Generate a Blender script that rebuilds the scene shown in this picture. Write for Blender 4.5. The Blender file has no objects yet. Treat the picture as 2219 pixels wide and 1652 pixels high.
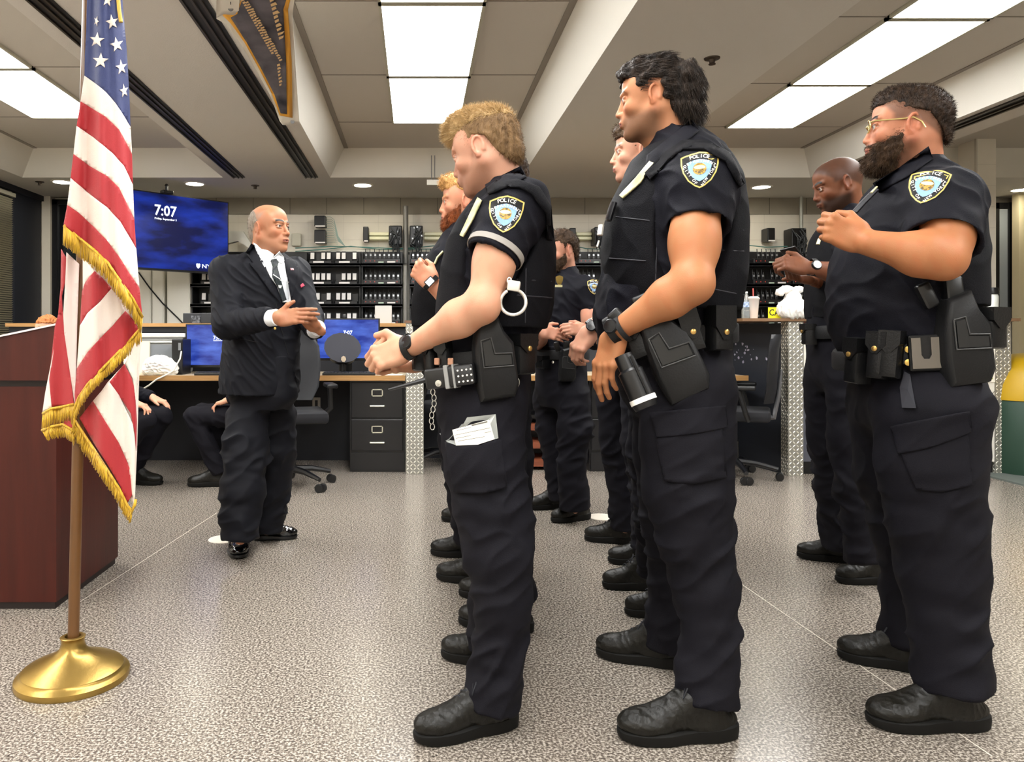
import bpy, bmesh, math, random
import numpy as np
from mathutils import Vector, Matrix
from mathutils.bvhtree import BVHTree
from mathutils.geometry import delaunay_2d_cdt
random.seed(7); RNG = np.random.default_rng(7)
SC = bpy.context.scene; COL = SC.collection
# ---------------- camera, world, exposure ----------------
F = 1650.0; VX = 903.0; VY = 728.0; HC = 1.08
cam_d = bpy.data.cameras.new('camera'); cam = bpy.data.objects.new('camera', cam_d); COL.objects.link(cam)
cam.location = (0, 0, HC); cam.rotation_euler = (math.pi/2, 0, 0)
cam_d.sensor_width = 36; cam_d.lens = 36*F/2219
cam_d.shift_x = (1109.5-VX)/2219; cam_d.shift_y = -(826-VY)/2219
cam_d.clip_start = 0.05; SC.camera = cam
w = bpy.data.worlds.new('world'); SC.world = w; w.use_nodes = True
w.node_tree.nodes['Background'].inputs[0].default_value = (1, .98, .96, 1)
w.node_tree.nodes['Background'].inputs[1].default_value = .25
SC.view_settings.view_transform = 'Standard'; SC.view_settings.look = 'None'
SC.view_settings.gamma = 1; SC.view_settings.use_curve_mapping = False
SC.view_settings.exposure = 0.5
PANEL_E = 15.0
try:
    SC.cycles.max_bounces = 8; SC.cycles.diffuse_bounces = 4; SC.cycles.caustics_reflective = False
    SC.cycles.caustics_refractive = False; SC.cycles.sample_clamp_indirect = 6
    SC.cycles.use_denoising = True
except Exception: pass

def P(px, py, Y): return np.array([(px-VX)*Y/F, Y, HC-(py-VY)*Y/F])
def YF(py): return F*HC/(py-VY)          # depth of a floor point seen at row py
# ---------------- materials ----------------
def lin(h):
    if isinstance(h, str):
        h = h.lstrip('#'); c = [int(h[i:i+2], 16)/255 for i in (0, 2, 4)]
    else: c = h
    return tuple(((x/12.92) if x <= .04045 else ((x+.055)/1.055)**2.4) for x in c) + (1,)
MATS = {}
def mat(name, col='808080', rough=.6, metal=0, noise=None, bump=None, emit=None, alpha=None, trans=0, coat=0, spec=.5, sss=0, attr=None, sheen=0, aniso=None):
    """noise=(scale, colour2, contrast[, stretch]) mixes a second colour; bump=(scale, strength[, stretch])."""
    if name in MATS: return MATS[name]
    m = bpy.data.materials.new(name); m.use_nodes = True; nt = m.node_tree; N = nt.nodes; L = nt.links
    b = N['Principled BSDF']; b.inputs['Base Color'].default_value = lin(col)
    b.inputs['Roughness'].default_value = rough; b.inputs['Metallic'].default_value = metal
    b.inputs['Specular IOR Level'].default_value = spec
    b.inputs['Coat Weight'].default_value = coat; b.inputs['Transmission Weight'].default_value = trans
    if sheen: b.inputs['Sheen Weight'].default_value = sheen; b.inputs['Sheen Roughness'].default_value = .5
    if sss:
        b.inputs['Subsurface Weight'].default_value = sss; b.inputs['Subsurface Scale'].default_value = .012
        b.inputs['Subsurface Radius'].default_value = (1, .35, .2)
    if emit: b.inputs['Emission Color'].default_value = lin(emit[0]); b.inputs['Emission Strength'].default_value = emit[1]
    if alpha is not None: b.inputs['Alpha'].default_value = alpha
    tc = N.new('ShaderNodeTexCoord')
    def coords(st):
        mp = N.new('ShaderNodeMapping'); L.new(tc.outputs['Object'], mp.inputs[0]); mp.inputs['Scale'].default_value = st; return mp.outputs[0]
    src = None
    if attr:
        a = N.new('ShaderNodeAttribute'); a.attribute_name = attr; src = a.outputs['Color']; L.new(src, b.inputs['Base Color'])
    if noise:
        nz = N.new('ShaderNodeTexNoise'); nz.inputs['Scale'].default_value = noise[0]; nz.inputs['Detail'].default_value = 4
        L.new(coords(noise[3] if len(noise) > 3 else (1, 1, 1)), nz.inputs['Vector'])
        r = N.new('ShaderNodeMapRange'); r.inputs[1].default_value = .5-noise[2]; r.inputs[2].default_value = .5+noise[2]
        L.new(nz.outputs['Fac'], r.inputs[0])
        mx = N.new('ShaderNodeMix'); mx.data_type = 'RGBA'; mx.inputs[6].default_value = lin(col); mx.inputs[7].default_value = lin(noise[1])
        if src:
            mx.blend_type = 'MULTIPLY'; L.new(src, mx.inputs[6])
        L.new(r.outputs[0], mx.inputs[0]); L.new(mx.outputs[2], b.inputs['Base Color'])
    if bump:
        nz = N.new('ShaderNodeTexNoise'); nz.inputs['Scale'].default_value = bump[0]; nz.inputs['Detail'].default_value = 3
        L.new(coords(bump[2] if len(bump) > 2 else (1, 1, 1)), nz.inputs['Vector'])
        bp = N.new('ShaderNodeBump'); bp.inputs['Strength'].default_value = bump[1]; bp.inputs['Distance'].default_value = .01
        L.new(nz.outputs['Fac'], bp.inputs['Height']); L.new(bp.outputs[0], b.inputs['Normal'])
    MATS[name] = m; return m
# ---------------- mesh helpers ----------------
class MB:
    """collects shapes into ONE mesh object"""
    def __init__(s): s.v = []; s.f = []; s.m = []; s.ms = []; s.cm = 0
    def use(s, m):
        if m not in s.ms: s.ms.append(m)
        s.cm = s.ms.index(m); return s
    def add(s, vs, fs):
        o = len(s.v); s.v += [tuple(map(float, v)) for v in vs]
        for f in fs: s.f.append(tuple(i+o for i in f)); s.m.append(s.cm)
        return s
    def box(s, a, b, R=None, c=None):
        x0, y0, z0 = a; x1, y1, z1 = b
        vs = [(x, y, z) for x in (x0, x1) for y in (y0, y1) for z in (z0, z1)]
        if R is not None:
            c = np.array(c if c is not None else (0, 0, 0)); vs = [tuple(c+np.array(R)@(np.array(v))) for v in vs]
        return s.add(vs, [(0, 1, 3, 2), (4, 6, 7, 5), (0, 4, 5, 1), (2, 3, 7, 6), (0, 2, 6, 4), (1, 5, 7, 3)])
    def rbox(s, a, b, r=.005, R=None, c=None, n=3):
        """box with rounded vertical (z) edges and chamfered rims"""
        x0, y0, z0 = a; x1, y1, z1 = b; r = min(r, (x1-x0)/2.01, (y1-y0)/2.01, (z1-z0)/2.01)
        def ring(ins, z):
            o = []
            for cx, cy, a0 in ((x1-r, y1-r, 0), (x0+r, y1-r, 90), (x0+r, y0+r, 180), (x1-r, y0+r, 270)):
                for k in range(n+1):
                    t = math.radians(a0+90*k/n); o.append((cx+(r-ins)*math.cos(t), cy+(r-ins)*math.sin(t), z))
            return o
        rings = [ring(r*.7, z0), ring(r*.2, z0+r*.3), ring(0, z0+r), ring(0, z1-r), ring(r*.2, z1-r*.3), ring(r*.7, z1)]
        return s.loft(rings, R=R, c=c)
    def loft(s, rings, cap=True, close=True, R=None, c=None):
        n = len(rings[0]); vs = [p for r in rings for p in r]; fs = []
        if R is not None or c is not None:
            R = np.eye(3) if R is None else np.array(R); cc = np.array(c if c is not None else (0, 0, 0)); vs = [tuple(cc+R@np.array(v)) for v in vs]
        for i in range(len(rings)-1):
            for j in range(n if close else n-1):
                k = (j+1) % n; fs.append((i*n+j, i*n+k, (i+1)*n+k, (i+1)*n+j))
        if cap: fs.append(tuple(range(n))[::-1]); fs.append(tuple((len(rings)-1)*n+j for j in range(n)))
        return s.add(vs, fs)
    def tube(s, pts, r, n=8, cap=True, flat=1.0):
        pts = [Vector(p) for p in pts]; rr = r if hasattr(r, '__len__') else [r]*len(pts); rings = []
        up = None
        for i, p in enumerate(pts):
            t = (pts[min(i+1, len(pts)-1)]-pts[max(i-1, 0)]).normalized()
            if up is None: up = Vector((0, 0, 1)) if abs(t.z) < .9 else Vector((1, 0, 0))
            x = t.cross(up).normalized(); y = x.cross(t).normalized(); up = y
            rings.append([tuple(p+x*rr[i]*math.cos(2*math.pi*k/n)+y*rr[i]*flat*math.sin(2*math.pi*k/n)) for k in range(n)])
        return s.loft(rings, cap)
    def lathe(s, prof, c=(0, 0, 0), n=24, R=None):
        rings = [[(r*math.cos(2*math.pi*k/n), r*math.sin(2*math.pi*k/n), z) for k in range(n)] for r, z in prof]
        return s.loft(rings, True, True, R=R, c=c)
    def prism(s, poly, d, c=(0, 0, 0), R=None):
        """polygon in local xy extruded along local z by d=(z0,z1)"""
        n = len(poly); vs = [(x, y, z) for z in d for x, y in poly]
        if R is not None or c is not None:
            RR = np.eye(3) if R is None else np.array(R); cc = np.array(c); vs = [tuple(cc+RR@np.array(v)) for v in vs]
        return s.add(vs, [tuple(range(n))[::-1], tuple(range(n, 2*n))]+[(i, (i+1) % n, n+(i+1) % n, n+i) for i in range(n)])
    def build(s, name, m=None, parent=None, smooth=False, origin=None):
        me = bpy.data.meshes.new(name); o = bpy.data.objects.new(name, me)
        vs = s.v
        if origin is not None: vs = [(x-origin[0], y-origin[1], z-origin[2]) for x, y, z in vs]
        me.from_pydata(vs, [], s.f)
        ms = s.ms if s.ms else [m]
        for q in ms: me.materials.append(q)
        if s.ms: me.polygons.foreach_set('material_index', s.m)
        bm = bmesh.new(); bm.from_mesh(me); bmesh.ops.recalc_face_normals(bm, faces=bm.faces); bm.to_mesh(me); bm.free()
        if smooth:
            me.polygons.foreach_set('use_smooth', [True]*len(me.polygons))
            if smooth != 'all': me.set_sharp_from_angle(angle=math.radians(40))
        me.update(); COL.objects.link(o)
        if origin is not None: o.location = origin
        if parent: attach(o, parent)
        return o
def attach(o, p):
    """parent o to p, both given in world coordinates (parents are never rotated)"""
    o.parent = p; q = p; off = Vector((0, 0, 0))
    while q: off += q.location; q = q.parent
    o.location = Vector(o.location)-off
def empty(name, loc):
    o = bpy.data.objects.new(name, None); o.location = Vector([float(c) for c in loc]); o.empty_display_size = .1; COL.objects.link(o); return o
def tag(o, label=None, cat=None, group=None, kind=None):
    if label: o['label'] = label
    if cat: o['category'] = cat
    if group: o['group'] = group
    if kind: o['kind'] = kind
    return o
def struct(o): o['kind'] = 'structure'; return o
def copy_tree(o, parent=None):
    c = o.copy(); COL.objects.link(c)
    if parent: c.parent = parent
    for ch in list(o.children): copy_tree(ch, c)
    return c
def rotm(ax, ang):
    return np.array(Matrix.Rotation(ang, 3, ax))
def rz(a): return rotm('Z', a)
def basis(x, z):
    """rotation whose columns are x, y=z×x, z (orthonormalised)"""
    x = np.array(x, float); x /= np.linalg.norm(x); z = np.array(z, float); z -= x*np.dot(x, z); z /= np.linalg.norm(z)
    return np.stack([x, np.cross(z, x), z], 1)
# ---------------- text as mesh ----------------
_tc = {}
def glyphs(txt, bold=True):
    """list of (verts2d, faces) of a text, baseline at 0, height ~1"""
    if txt in _tc: return _tc[txt]
    cu = bpy.data.curves.new('t', 'FONT'); cu.body = txt; cu.size = 1; cu.resolution_u = 2
    cu.offset = .018 if bold else 0
    o = bpy.data.objects.new('t', cu); COL.objects.link(o); dg = bpy.context.evaluated_depsgraph_get()
    me = bpy.data.meshes.new_from_object(o.evaluated_get(dg)); v = np.array([x.co[:] for x in me.vertices]).reshape(-1, 3)[:, :2]
    f = [tuple(p.vertices) for p in me.polygons]; bpy.data.objects.remove(o); bpy.data.meshes.remove(me)
    _tc[txt] = (v, f); return v, f
def text(mb, txt, c, R, size, depth=.001, center=True, width=None):
    v, f = glyphs(txt)
    if len(v) == 0: return
    v = v.copy(); w0 = v[:, 0].max()-v[:, 0].min(); v[:, 0] -= v[:, 0].min()
    sx = size
    if width: sx = width/w0
    v = np.stack([v[:, 0]*sx, v[:, 1]*size], 1)
    if center: v[:, 0] -= v[:, 0].max()/2
    vs = [tuple(np.array(c)+np.array(R)@np.array((a, b, depth))) for a, b in v]
    mb.add(vs, f)
# ---------------- implicit surfaces ----------------
class SDF:
    def __init__(s, lo, hi, h):
        s.lo = np.array(lo, float); s.h = h; s.n = np.maximum(4, np.ceil((np.array(hi)-s.lo)/h).astype(int)+1)
        s.d = np.full(s.n, .2, np.float32)
    def _sub(s, lo, hi):
        a = np.clip(np.floor((np.array(lo)-s.lo)/s.h).astype(int), 0, s.n-1); b = np.clip(np.ceil((np.array(hi)-s.lo)/s.h).astype(int)+1, 1, s.n)
        if np.any(b <= a): return None, None
        g = np.meshgrid(*[(s.lo[i]+s.h*np.arange(a[i], b[i])).astype(np.float32) for i in range(3)], indexing='ij', sparse=True)
        return (slice(a[0], b[0]), slice(a[1], b[1]), slice(a[2], b[2])), g
    def _comb(s, sl, d, k, op):
        a = s.d[sl]
        if op == 'sub': d = -d
        if op == 'u':
            if k > 0:
                h = np.maximum(k-np.abs(a-d), 0)/k; s.d[sl] = np.minimum(a, d)-h*h*k*.25
            else: s.d[sl] = np.minimum(a, d)
        else:
            if k > 0:
                h = np.maximum(k-np.abs(a-d), 0)/k; s.d[sl] = np.maximum(a, d)+h*h*k*.25
            else: s.d[sl] = np.maximum(a, d)
    def cap(s, a, b, ra, rb=None, k=.01, op='u', flat=None, cuta=False, cutb=False):
        """tapered capsule; flat=(axis vector, factor) squashes it along an axis; cutb ends it flat at b"""
        rb = ra if rb is None else rb; a = np.array(a, float); b = np.array(b, float); m = max(ra, rb)*(1.05)+k+3*s.h
        if flat: m *= max(1, 1/flat[1]) if flat[1] < 1 else flat[1]
        sl, g = s._sub(np.minimum(a, b)-m, np.maximum(a, b)+m)
        if sl is None: return s
        ba = b-a; L2 = max(1e-9, ba@ba)
        p = [g[i]-a[i] for i in range(3)]; t = (p[0]*ba[0]+p[1]*ba[1]+p[2]*ba[2])/L2; tc = np.clip(t, 0, 1)
        q = [p[i]-tc*ba[i] for i in range(3)]
        d2 = q[0]**2+q[1]**2+q[2]**2
        if flat:
            ax = np.array(flat[0], float); ax /= np.linalg.norm(ax); f = flat[1]
            c = q[0]*ax[0]+q[1]*ax[1]+q[2]*ax[2]; d2 = d2+c*c*(1/f**2-1)
        d = np.sqrt(d2)-(ra+(rb-ra)*tc)
        L = math.sqrt(L2)
        if cutb: d = np.maximum(d, (t-1)*L)
        if cuta: d = np.maximum(d, -t*L)
        s._comb(sl, d, k, op); return s
    def ell(s, c, r, R=None, k=.01, op='u', pw=2):
        c = np.array(c, float); r = np.array(r, float); m = r.max()*1.1+k+3*s.h if R is not None else r*1.1+k+3*s.h
        sl, g = s._sub(c-m, c+m)
        if sl is None: return s
        p = [g[i]-c[i] for i in range(3)]
        if R is not None: R = np.array(R); p = [R[0, i]*p[0]+R[1, i]*p[1]+R[2, i]*p[2] for i in range(3)]
        if pw == 2:
            k0 = np.sqrt((p[0]/r[0])**2+(p[1]/r[1])**2+(p[2]/r[2])**2); k1 = np.sqrt((p[0]/r[0]**2)**2+(p[1]/r[1]**2)**2+(p[2]/r[2]**2)**2)+1e-6
            d = k0*(k0-1)/k1
        else:
            k0 = (np.abs(p[0]/r[0])**pw+np.abs(p[1]/r[1])**pw+np.abs(p[2]/r[2])**pw)**(1/pw); d = (k0-1)*r.min()
        s._comb(sl, d, k, op); return s
    def box(s, c, hf, rd=.005, R=None, k=.005, op='u'):
        c = np.array(c, float); hf = np.array(hf, float); m = (np.linalg.norm(hf) if R is not None else hf)+k+3*s.h
        sl, g = s._sub(c-m, c+m)
        if sl is None: return s
        p = [g[i]-c[i] for i in range(3)]
        if R is not None: R = np.array(R); p = [R[0, i]*p[0]+R[1, i]*p[1]+R[2, i]*p[2] for i in range(3)]
        q = [np.abs(p[i])-(hf[i]-rd) for i in range(3)]
        d = np.sqrt(np.maximum(q[0], 0)**2+np.maximum(q[1], 0)**2+np.maximum(q[2], 0)**2)+np.minimum(np.maximum(np.maximum(q[0], q[1]), q[2]), 0)-rd
        s._comb(sl, d, k, op); return s
    def loft(s, rows, c=(0, 0), th=0., k=.02, op='u', pw=2.3, infl=0.):
        """vertical stack of super-ellipses. rows: z, cx (forward), rx, ry[, cy] in a frame at c turned by th (x forward)"""
        rows = sorted([tuple(r)+(0,)*(5-len(r)) for r in rows]); A = np.array(rows, float)
        m = max(A[:, 2].max(), A[:, 3].max())+abs(A[:, 1]).max()+k+3*s.h+infl
        sl, g = s._sub((c[0]-m, c[1]-m, A[0, 0]-k-3*s.h-infl), (c[0]+m, c[1]+m, A[-1, 0]+k+3*s.h+infl))
        if sl is None: return s
        z = g[2]; zz = np.clip(z, A[0, 0], A[-1, 0])
        def ip(col):
            # smooth (cubic) interpolation
            x = A[:, 0]; y = A[:, col]; i = np.clip(np.searchsorted(x, zz)-1, 0, len(x)-2); t = (zz-x[i])/(x[i+1]-x[i])
            mm = np.gradient(y, x); h = x[i+1]-x[i]; t2 = t*t; t3 = t2*t
            return (2*t3-3*t2+1)*y[i]+(t3-2*t2+t)*h*mm[i]+(-2*t3+3*t2)*y[i+1]+(t3-t2)*h*mm[i+1]
        cx, rx, ry, cy = ip(1), ip(2)+infl, ip(3)+infl, ip(4)
        ct, st = math.cos(th), math.sin(th); X = (g[0]-c[0])*ct+(g[1]-c[1])*st-cx; Yy = -(g[0]-c[0])*st+(g[1]-c[1])*ct-cy
        rho = (np.abs(X/rx)**pw+np.abs(Yy/ry)**pw)**(1/pw); rad = np.sqrt(X*X+Yy*Yy)
        d = np.where(rho > 1e-4, rad*(1-1/np.maximum(rho, 1e-4)), -np.minimum(rx, ry)); d = np.maximum(d, -np.minimum(rx, ry))
        dz = np.maximum(A[0, 0]-infl-z, z-(A[-1, 0]+infl)); d = np.maximum(d, dz+0*d)
        s._comb(sl, d.astype(np.float32), k, op); return s
    def half(s, n, c, k=.004, op='int'):
        """keep the part where dot(p,n) < c"""
        sl, g = s._sub(s.lo, s.lo+s.n*s.h); n = np.array(n, float); n2 = n/np.linalg.norm(n)
        d = n2[0]*g[0]+n2[1]*g[1]+n2[2]*g[2]-c/np.linalg.norm(n)
        s._comb(sl, d, k, 'int'); return s
    def poly(s, pts, k=.004, axes=(0, 2), inside=True):
        """intersect with a polygon prism in the given plane (local coordinates)"""
        sl, g = s._sub(s.lo, s.lo+s.n*s.h); x, y = np.broadcast_arrays(g[axes[0]], g[axes[1]])
        x = x.astype(float); y = y.astype(float); P_ = np.array(pts, float); n = len(P_)
        d = np.full(x.shape, 1e9); sg = np.ones(x.shape)
        for i in range(n):
            j = (i-1) % n; e = P_[j]-P_[i]; wx, wy = x-P_[i, 0], y-P_[i, 1]; t = np.clip((wx*e[0]+wy*e[1])/(e@e), 0, 1)
            d = np.minimum(d, (wx-e[0]*t)**2+(wy-e[1]*t)**2)
            c1 = y >= P_[i, 1]; c2 = y < P_[j, 1]; c3 = e[0]*wy > e[1]*wx
            fl = (c1 & c2 & c3) | (~c1 & ~c2 & ~c3); sg = np.where(fl, -sg, sg)
        d = sg*np.sqrt(d)
        if not inside: d = -d
        s._comb(sl, d.astype(np.float32), k, 'int'); return s
    def mesh(s):
        """surface nets -> (verts, quads)"""
        d = s.d; d[0] = d[-1] = .2; d[:, 0] = d[:, -1] = .2; d[:, :, 0] = d[:, :, -1] = .2
        sg = d < 0; nx, ny, nz = d.shape
        cnt = np.zeros((nx-1, ny-1, nz-1), np.int8)
        for i in (0, 1):
            for j in (0, 1):
                for k in (0, 1): cnt += sg[i:nx-1+i, j:ny-1+j, k:nz-1+k]
        act = (cnt > 0) & (cnt < 8); idx = np.argwhere(act)
        if len(idx) == 0: return np.zeros((0, 3)), []
        cid = np.full(act.shape, -1, np.int32); cid[act] = np.arange(len(idx))
        cor = [(i, j, k) for i in (0, 1) for j in (0, 1) for k in (0, 1)]
        val = {c: d[idx[:, 0]+c[0], idx[:, 1]+c[1], idx[:, 2]+c[2]] for c in cor}
        acc = np.zeros((len(idx), 3)); num = np.zeros(len(idx))
        for c in cor:
            for ax in range(3):
                if c[ax]: continue
                e = list(c); e[ax] = 1; e = tuple(e); a, b = val[c], val[e]; m = (a < 0) != (b < 0)
                t = np.where(m, a/np.where(m, a-b, 1), 0)
                p = np.tile(np.array(c, float), (len(idx), 1)); p[:, ax] = t
                acc += p*m[:, None]; num += m
        v = s.lo+s.h*(idx+acc/num[:, None]); F_ = []
        for ax in range(3):
            sl0 = [slice(1, None)]*3; sl0[ax] = slice(0, -1); sl1 = [slice(1, None)]*3; sl1[ax] = slice(1, None)
            a = sg[tuple(sl0)]; b = sg[tuple(sl1)]; m = np.argwhere(a != b)
            if len(m) == 0: continue
            sgn = a[m[:, 0], m[:, 1], m[:, 2]]; o = m.copy()
            for q in range(3):
                if q != ax: o[:, q] += 1
            u, w_ = [(1, 2), (2, 0), (0, 1)][ax]
            def cc(du, dw):
                t = o.copy(); t[:, u] += du; t[:, w_] += dw; return cid[t[:, 0], t[:, 1], t[:, 2]]
            q = np.stack([cc(-1, -1), cc(0, -1), cc(0, 0), cc(-1, 0)], 1)
            ok = (q >= 0).all(1); q = q[ok]; sgn = sgn[ok]; q[~sgn] = q[~sgn][:, ::-1]; F_.append(q)
        return v, np.concatenate(F_)
def vnormals(v, f):
    n = np.zeros_like(v); a = np.cross(v[f[:, 2]]-v[f[:, 0]], v[f[:, 3]]-v[f[:, 1]])
    for i in range(4): np.add.at(n, f[:, i], a)
    return n/(np.linalg.norm(n, axis=1)[:, None]+1e-12)
def relax(v, f, it=2, lam=.5):
    for _ in range(it):
        s_ = np.zeros_like(v); c = np.zeros(len(v))
        for i in range(4):
            a = f[:, i]; b = f[:, (i+1) % 4]; np.add.at(s_, a, v[b]); np.add.at(s_, b, v[a]); np.add.at(c, a, 1); np.add.at(c, b, 1)
        v = v*(1-lam)+lam*s_/c[:, None]
    return v
def wave(p, seed=0, sc=(1, 1, 1), n=8):
    """cheap smooth random field ~[-1,1]"""
    r = np.random.default_rng(seed); q = p*np.array(sc); o = np.zeros(len(p))
    for i in range(n):
        dd = r.normal(size=3); dd /= np.linalg.norm(dd); fr = 1+r.random()*1.2; o += np.sin(q@dd*fr*6.28+r.random()*6.28+1.2*np.sin(q@np.roll(dd, 1)*4+i))
    return o/(n**.5)/1.2
def folds(p, seed, sc, shear=0., sharp=1.6):
    q = p.copy(); q[:, 2] = q[:, 2]+shear*q[:, 0]; a = wave(q, seed, sc); return (np.clip(1-np.abs(a), 0, 1)**sharp)-.35
def meshobj(name, v, f, m, parent=None, col=None, origin=None, smooth=True, mids=None):
    me = bpy.data.meshes.new(name); v = np.asarray(v, float)
    if origin is not None: v = v-np.array(origin)
    if isinstance(f, np.ndarray) and len(f):
        me.vertices.add(len(v)); me.vertices.foreach_set('co', v.ravel()); k = f.shape[1]; me.loops.add(f.size); me.polygons.add(len(f))
        me.loops.foreach_set('vertex_index', f.ravel().astype(np.int32)); me.polygons.foreach_set('loop_start', (np.arange(len(f))*k).astype(np.int32))
        me.update(calc_edges=True)
    else: me.from_pydata([tuple(x) for x in v], [], f)
    for q in (m if isinstance(m, (list, tuple)) else [m]): me.materials.append(q)
    if mids is not None: me.polygons.foreach_set('material_index', np.asarray(mids, np.int32))
    if col is not None:
        ca = me.color_attributes.new('Col', 'FLOAT_COLOR', 'POINT'); ca.data.foreach_set('color', np.concatenate([col, np.ones((len(col), 1))], 1).ravel().astype(np.float32))
    if smooth: me.polygons.foreach_set('use_smooth', [True]*len(me.polygons))
    me.update(); o = bpy.data.objects.new(name, me); COL.objects.link(o)
    if origin is not None: o.location = origin
    if parent: attach(o, parent)
    return o
# ---------------- shell ----------------
ZL = 2.69; ZH = 2.943; YB = 8.9
def terrazzo():
    m = bpy.data.materials.new('terrazzo'); m.use_nodes = True; nt = m.node_tree; N = nt.nodes; L = nt.links; b = N['Principled BSDF']
    tc = N.new('ShaderNodeTexCoord')
    def vor(sc):
        v = N.new('ShaderNodeTexVoronoi'); v.inputs['Scale'].default_value = sc; L.new(tc.outputs['Object'], v.inputs['Vector']); return v
    nz = N.new('ShaderNodeTexNoise'); nz.inputs['Scale'].default_value = 135; nz.inputs['Detail'].default_value = 2; nz.inputs['Roughness'].default_value = .6; L.new(tc.outputs['Object'], nz.inputs['Vector'])
    r = N.new('ShaderNodeValToRGB'); L.new(nz.outputs['Fac'], r.inputs[0]); e = r.color_ramp.elements
    e[0].position = .37; e[0].color = lin('504843'); e[1].position = .63; e[1].color = lin('b5aca1')
    x = r.color_ramp.elements.new(.49); x.color = lin('71695f'); x = r.color_ramp.elements.new(.525); x.color = lin('8e857b')
    v = vor(160); r2 = N.new('ShaderNodeValToRGB'); L.new(v.outputs['Color'], r2.inputs[0]); e = r2.color_ramp.elements
    e[0].position = .06; e[0].color = lin('352e29'); e[1].position = .1; e[1].color = (1, 1, 1, 1)
    mx = N.new('ShaderNodeMix'); mx.data_type = 'RGBA'; mx.blend_type = 'MULTIPLY'; mx.inputs[0].default_value = .6; L.new(r.outputs[0], mx.inputs[6]); L.new(r2.outputs[0], mx.inputs[7])
    L.new(mx.outputs[2], b.inputs['Base Color'])
    b.inputs['Roughness'].default_value = .22; b.inputs['Specular IOR Level'].default_value = .6
    n2 = N.new('ShaderNodeTexNoise'); n2.inputs['Scale'].default_value = 1.5; L.new(tc.outputs['Object'], n2.inputs['Vector']); mr = N.new('ShaderNodeMapRange'); mr.inputs[3].default_value = .15; mr.inputs[4].default_value = .3; L.new(n2.outputs['Fac'], mr.inputs[0]); L.new(mr.outputs[0], b.inputs['Roughness'])
    return m
M_floor = terrazzo()
M_ceil = mat('ceiling plaster', 'd2cec6', .9, bump=(120, .15)); M_tile = mat('ceiling tile', 'c6c0b6', .95, bump=(300, .25)); M_side = mat('coffer side plaster', 'dcd8ce', .85, bump=(150, .1))
M_white = mat('painted block', 'e9e3d6', .6, noise=(3, 'ddd6c8', .3)); M_band = mat('grey stone band', '8b8478', .7, noise=(6, '979082', .3)); M_joint = mat('joint', '4a463f', .8); M_mort = mat('mortar', 'cfc9bc', .8)
M_blk = mat('black plastic', '0b0b0d', .38); M_blk2 = mat('black satin metal', '131316', .3); M_navyp = mat('navy partition', '1d2028', .6); M_grey = mat('grey metal', '8c8f93', .35, .6)
M_tgrid = mat('tile grid metal', '8a8278', .5)
s = MB(); s.box((-4.4, -3, -.1), (8, 9.1, 0)); struct(s.build('floor', M_floor))
t = MB()   # brass/zinc terrazzo divider strips
M_div = mat('divider strip', 'c9beb0', .4)
def strip(x0, y0, x1, y1, w_=.004):
    d = np.array((x1-x0, y1-y0)); n = np.array((-d[1], d[0]))/np.hypot(*d)*w_/2
    t.add([(x0-n[0], y0-n[1], .0006), (x1-n[0], y1-n[1], .0006), (x1+n[0], y1+n[1], .0006), (x0+n[0], y0+n[1], .0006)], [(0, 1, 2, 3)])
a = P(1590, 1255, YF(1255)); b = P(2150, 1640, YF(1640)); strip(a[0], a[1], b[0], b[1])
a = P(470, 1112, YF(1112)); b = P(150, 1320, YF(1320)); strip(a[0], a[1], b[0], b[1])
struct(t.build('trim_1', M_div))
# floor discs (outlet covers)
for (px, py, lb) in ((487, 1169, 'round pale floor plate half under the shoes of the man in the suit'), (1305, 1121, 'round pale floor plate between the two rows of officers')):
    c = P(px, py, YF(py)); d = MB(); d.lathe([(.085, 0), (.085, .002), (.08, .003), (.0, .003)], n=32)
    o = d.build('floor_plate', mat('pale plate', 'e6ddcf', .45), smooth=True); o.location = (c[0], c[1], .0); tag(o, lb, 'floor plate', 'floor plates')
# ceiling with splayed coffers
cof = [(-4.01, -1.97, -3.80, -2.13), (-.88, 1.06, -.72, .89), (2.13, 4.0, 2.30, 3.84), (4.42, 6.7, 4.55, 6.55)]
Y0, Y1 = -2.6, 7.74; ce = MB().use(M_ceil)
xs = [-4.36]+[q for c in cof for q in c[:2]]+[8.0]
for i in range(0, len(xs), 2): ce.add([(xs[i], -3, ZL), (xs[i+1], -3, ZL), (xs[i+1], Y1, ZL), (xs[i], Y1, ZL)], [(0, 1, 2, 3)])
for c in cof: ce.add([(c[0], -3, ZL), (c[1], -3, ZL), (c[1], Y0, ZL), (c[0], Y0, ZL)], [(0, 1, 2, 3)])
ce.add([(-4.36, Y1, ZL), (8, Y1, ZL), (8, 9.1, ZL), (-4.36, 9.1, ZL)], [(0, 1, 2, 3)])
for a0, a1, b0, b1 in cof:
    ye = 7.55
    ce.use(M_side); v = [(a0, Y0, ZL), (a1, Y0, ZL), (a1, Y1, ZL), (a0, Y1, ZL), (b0, Y0+.15, ZH), (b1, Y0+.15, ZH), (b1, ye, ZH), (b0, ye, ZH)]
    ce.add(v, [(0, 1, 5, 4), (1, 2, 6, 5), (2, 3, 7, 6), (3, 0, 4, 7)]); ce.use(M_tile); ce.add(v[4:], [(0, 1, 2, 3)])
    ce.use(M_tgrid)
    xm = [b0+.02, b1-.02]
    for x in xm: ce.box((x-.02, Y0+.16, ZH-.006), (x+.02, ye-.01, ZH-.001))
ce.box((-4.4, -3, ZH+.3), (8, 9.2, ZH+.35)); struct(ce.build('ceiling'))
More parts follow.
